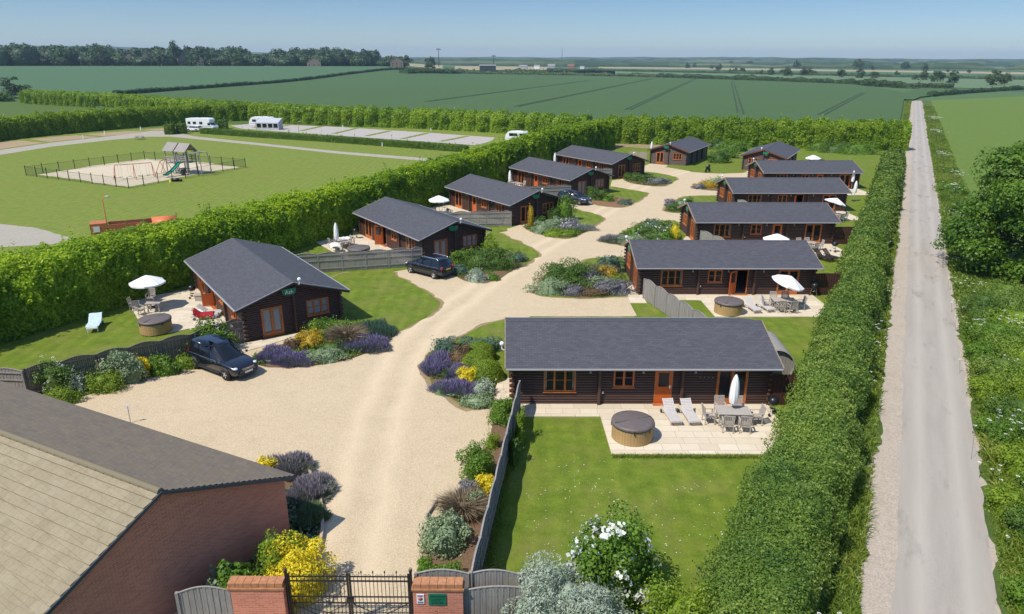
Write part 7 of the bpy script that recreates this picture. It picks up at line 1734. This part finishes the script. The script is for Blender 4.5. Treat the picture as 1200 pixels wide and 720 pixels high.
# low ground cover knitting the beds together
def inside(poly, P):
    x, y = P[:, 0], P[:, 1]; r_ = np.zeros(len(P), bool); n = len(poly)
    for i in range(n):
        (xa, ya), (xb, yb) = poly[i - 1], poly[i]; c_ = ((ya > y) != (yb > y)) & (x < (xb - xa) * (y - ya) / (yb - ya + 1e-12) + xa); r_ ^= c_
    return r_
GC = {'R1 bed': (120, 'L_deep', 'low green ground cover between the plants of the bed beside the nearest lodge'), 'L1 bed': (110, 'L_green', 'low green ground cover in the lavender bed of the first left lodge'), 'L2 bed': (70, 'L_deep', 'low ground cover in the bed by the car with the yellow plate'), 'L3 bed': (50, 'L_green', 'low ground cover in the bed with the golden column conifer'), 'R2 bed': (75, 'L_deep', 'low ground cover in the bed with the juniper-like shrub'), 'R3 bed': (45, 'L_green', 'low ground cover in the bed behind the second lane-side roof'), 'L5 bed': (25, 'L_deep', 'low ground cover in the stony bed of the fifth left lodge'), 'R4 bed': (30, 'L_green', 'low ground cover before the third lane-side gable'), 'R5 bed': (30, 'L_green', 'low ground cover before the fourth lane-side gable'), 'strip L1': (40, 'L_deep', 'low ground cover at the foot of the dark fence by the parked car'), 'corner': (60, 'L_lavleaf', 'low greenery in the corner bed of the brick building')}
for k_, (dens, mm, lb) in GC.items():
    poly = chaikin(G2(BEDS[k_]), 1); q_ = np.array(poly); lo, hi = q_.min(0), q_.max(0); r = np.random.default_rng(len(k_) + dens); n = int(dens * np.prod(hi - lo) * 2.2)
    P = np.c_[r.uniform(lo[0], hi[0], n), r.uniform(lo[1], hi[1], n)]; P = P[inside(poly, P)]; P = np.c_[P, np.zeros(len(P))]; w = vnoise(P * .9, 5) + .35; P = P[w > 0]; w = w[w > 0]
    P[:, 2] = .04 + r.uniform(0, 1, len(P)) * (.08 + .3 * np.clip(w, 0, .8)); v, q = leaf_quads(P, np.tile([0, 0, 1.0], (len(P), 1)) , .13 if dens > 60 else .2, .6, .7, r); c = Cloud(); c.add(v, q, tints(P, 1.5, .35, r)); tag(c.build('ground_cover', MT[mm]), lb, 'plants', None, 'stuff')
# ------------------------------------------------------------------ wild verges along the lane
r = np.random.default_rng(77)
def verge_grass(label, w0, w1, y0, y1, n, h, seed, bias=1.8):
    r = np.random.default_rng(seed); t = r.uniform(0, 1, n) ** bias; y = y0 + (y1 - y0) * t; w = r.uniform(w0, w1, n)
    p = np.array(RP0)[None] + np.array(RN)[None] * w[:, None] + np.array(RD)[None] * y[:, None]; p[:, 2] = 0
    k = np.clip(.75 + .5 * vnoise(p * .5, seed), .3, 1.3); D = np.c_[r.normal(0, .45, n), r.normal(0, .45, n), np.ones(n)]
    v, q = blades(p, D, h * k * r.uniform(.6, 1.2, n), .035 * (1 + 4 * t)[:, None], .3, r); c = Cloud(); tt = np.clip(tints(p, .35, .35, r), 0, 1); c.add(v, q, np.r_[tt, tt])
    tag(c.build('verge_grass', MT['L_grass']), label, 'grass', None, 'stuff')
verge_grass('long grass on the verge between the lane hedge and the road shoulder', -4.4, -2.6, -6, 120, 26000, .45, 5)
verge_grass('tall rank grass on the right-hand verge beside the wild bushes', 2.05, 7.6, -6, 50, 90000, .55, 6, 1.3)
verge_grass('long grass on the far right-hand verge beside the pasture', 2.05, 5.5, 50, 320, 40000, .6, 16, 1.6)
verge_grass('shorter dry grass at the very edge of the lane tarmac', 1.75, 2.4, -6, 200, 16000, .2, 8)
verge_grass('ragged grass fringing the far part of the lane on its left', -4.4, -2.7, 120, 360, 6000, .9, 7, 1)
VB = [(3.6, -2, 1.3, 1.3, 'L_green'), (4.6, 2.2, 1.5, 1.5, 'L_green'), (3.3, 5.0, 1.0, 1.1, 'L_deep'), (5.2, 7.0, 1.7, 1.7, 'L_road'), (3.6, 10, 1.2, 1.3, 'L_lime'), (5.4, 13, 1.9, 1.9, 'L_green'), (3.8, 15.5, 1.3, 1.3, 'L_deep'), (5.2, 18.5, 1.9, 1.9, 'L_lime'), (3.5, 21, 1.3, 1.4, 'L_road'), (5.6, 23.5, 2.0, 1.8, 'L_lime'), (3.7, 27, 1.4, 1.6, 'L_green'), (5.2, 30, 1.8, 1.7, 'L_lime'), (3.3, 33, 1.3, 1.7, 'L_deep'), (5.0, 36.5, 1.6, 1.8, 'L_road'), (3.4, 57, 1.2, 1.4, 'L_green'), (3.3, 63, 1.2, 1.2, 'L_lime'), (4.6, 75, 1.6, 1.3, 'L_deep'), (3.6, 92, 1.6, 1.3, 'L_green'), (7.6, 3.5, 1.6, 1.6, 'L_road'), (7.8, 10.5, 1.8, 1.7, 'L_green'), (8.0, 17, 1.8, 1.6, 'L_lime'), (7.4, 26, 1.6, 1.5, 'L_green')]
VB += [(2.7, -3.5, 1.0, 1.0, 'L_lime'), (2.8, .4, .9, .9, 'L_green'), (4.0, -.2, 1.2, 1.2, 'L_lime'), (6.6, -1, 1.6, 1.6, 'L_green'), (2.6, 6.6, .8, .9, 'L_lime'), (4.2, 8.4, 1.1, 1.2, 'L_green'), (6.4, 6, 1.5, 1.5, 'L_lime'), (2.7, 13.5, .9, .9, 'L_green'), (6.6, 14.5, 1.6, 1.6, 'L_road'), (2.7, 18.5, .9, 1.0, 'L_lime'), (4.4, 25.5, 1.3, 1.5, 'L_road'), (2.7, 24.5, .8, .9, 'L_green')]
VC = {'L_green': 'fresh green', 'L_deep': 'dark green', 'L_road': 'mid green', 'L_sage': 'sage green', 'L_lime': 'yellow-green'}
for i, (w, y, rx, h, mm) in enumerate(VB):
    p = road_pt(w, y)
    S('wild_bush', 'bush', f'{VC[mm]} wild bush on the right lane verge, {ORD[sorted(range(len(VB)), key=lambda k: VB[k][1]).index(i)]} bush counting from the bottom edge', 0, 0, rx * 1.15, rx * 1.4, h * 1.3, mm, int(4200 if y < 40 else 1700), .11 if y < 40 else .2, 9, at=(p.x, p.y, 0), group='wild bushes on the lane verge', spread=.9)
# cow parsley: white umbels on thin stalks
r = np.random.default_rng(99)
CP = [(3.3, -1.0, 10), (4.6, -.5, 14), (2.9, 2.5, 6), (4.4, 5.0, 9), (2.8, 8, 5), (3.9, 9.5, 10), (3.2, 12.5, 14), (4.9, 12, 16), (2.9, 16, 5), (4.8, 17.0, 9), (3.0, 22, 8), (4.6, 22.5, 8), (2.9, 29.5, 16), (4.9, 29, 22), (2.7, 34, 8), (2.7, 40, 8), (2.6, 48, 7), (3.1, 61, 6), (3.0, 72, 8), (3.4, 90, 10), (4.4, 104, 10), (3.3, 130, 14), (3.6, 180, 14), (4.0, 230, 20), (-3.9, -3, 5), (-3.9, 8, 4), (-3.95, 16, 7), (-3.9, 22, 9), (-3.9, 26, 12), (-3.95, 36, 14), (-4.0, 52, 10), (-4.0, 70, 10), (-3.8, 200, 14)]
bys = {s: sorted([k for k in range(len(CP)) if (CP[k][0] > 0) == s], key=lambda k: CP[k][1]) for s in (True, False)}
for i, (w, y, n) in enumerate(CP):
    p = road_pt(w, y); sc = 1 + y / 120; c = Cloud(); m = MB()
    for k in range(n * 2):
        q = np.array([r.normal(0, .42), r.normal(0, .5), 0]) * (1 + .3 * sc); hh = r.uniform(.7, 1.15) * (1.6 if w > 3 else 1); m.tube([(q[0], q[1], 0), (q[0] * 1.1, q[1] * 1.1, hh)], .008, 3, False)
        nn = 26; a = r.uniform(0, 6.28, nn); rr = np.sqrt(r.uniform(0, 1, nn)) * .075 * sc; P = np.c_[q[0] * 1.1 + np.cos(a) * rr, q[1] * 1.1 + np.sin(a) * rr, hh + .02 - rr * .25]
        v, qd = leaf_quads(P, np.tile([0, 0, 1.0], (nn, 1)), .036 * sc, .9, .35, r); c.add(v, qd, r.uniform(0, 1, nn))
    o = m.build('cow_parsley', MT['L_sage'], None, (p.x, p.y, 0)); side = 'right' if w > 0 else 'left'; bl = bys[w > 0]
    tag(o, f'white cow parsley on the {side} lane verge, {ORD[bl.index(i)]} clump counting from the bottom edge', 'wildflower', 'cow parsley along the lane'); c.build('blossoms', MT['F_white'], o)
# daisies on the nearest lawn
n = 420; r = np.random.default_rng(123); P = np.c_[r.uniform(.6, 11, n), r.uniform(20, 28.7, n), np.full(n, .03)]; k = vnoise(P * .55, 4) > -.05; P = P[k]
v, q = leaf_quads(P, np.tile([0, 0, 1.0], (len(P), 1)), .05, .95, .2, r); c = Cloud(); c.add(v, q, r.uniform(0, 1, len(P))); tag(c.build('daisies', MT['F_white']), 'scattered white daisies in the nearest garden lawn', 'flowers', None, 'stuff')
# short ragged grass along the lawn edges of the nearest garden
P = np.c_[np.r_[r.uniform(.1, .9, 2600), r.uniform(4.7, 11.5, 2200)], np.r_[r.uniform(19, 33, 2600), r.normal(28.85, .07, 2200)]]; P = np.c_[P, np.full(len(P), .01)]
P[:2600, 0] = -1.3 + (P[:2600, 1] - 19) * .112 + np.abs(r.normal(0, .2, 2600)) + .08
v, q = blades(P, np.c_[r.normal(0, .5, len(P)), r.normal(0, .5, len(P)), np.ones(len(P))], r.uniform(.06, .22, len(P)), .02, .3, r); c = Cloud(); t = r.uniform(0, 1, len(P)); c.add(v, q, np.r_[t, t]); tag(c.build('lawn_edge_grass', MT['L_grass']), 'tufts of longer grass along the fence and patio edge of the nearest lawn', 'grass', None, 'stuff')

# ------------------------------------------------------------------ the air
hz = MB(); hz.b2(-6800, 6800, -600, 6800, -2.5, 92); HZ = hz.build('haze', None); HZ['kind'] = 'stuff'
m = bpy.data.materials.new('haze'); m.use_nodes = True; t = m.node_tree; t.nodes.clear(); o_ = t.nodes.new('ShaderNodeOutputMaterial'); pv = t.nodes.new('ShaderNodeVolumePrincipled')
pv.inputs['Color'].default_value = (.6, .8, 1, 1); pv.inputs['Density'].default_value = HAZE = (.00012); pv.inputs['Anisotropy'].default_value = .2
t.links.new(pv.outputs[0], o_.inputs['Volume']); HZ.data.materials.append(m)
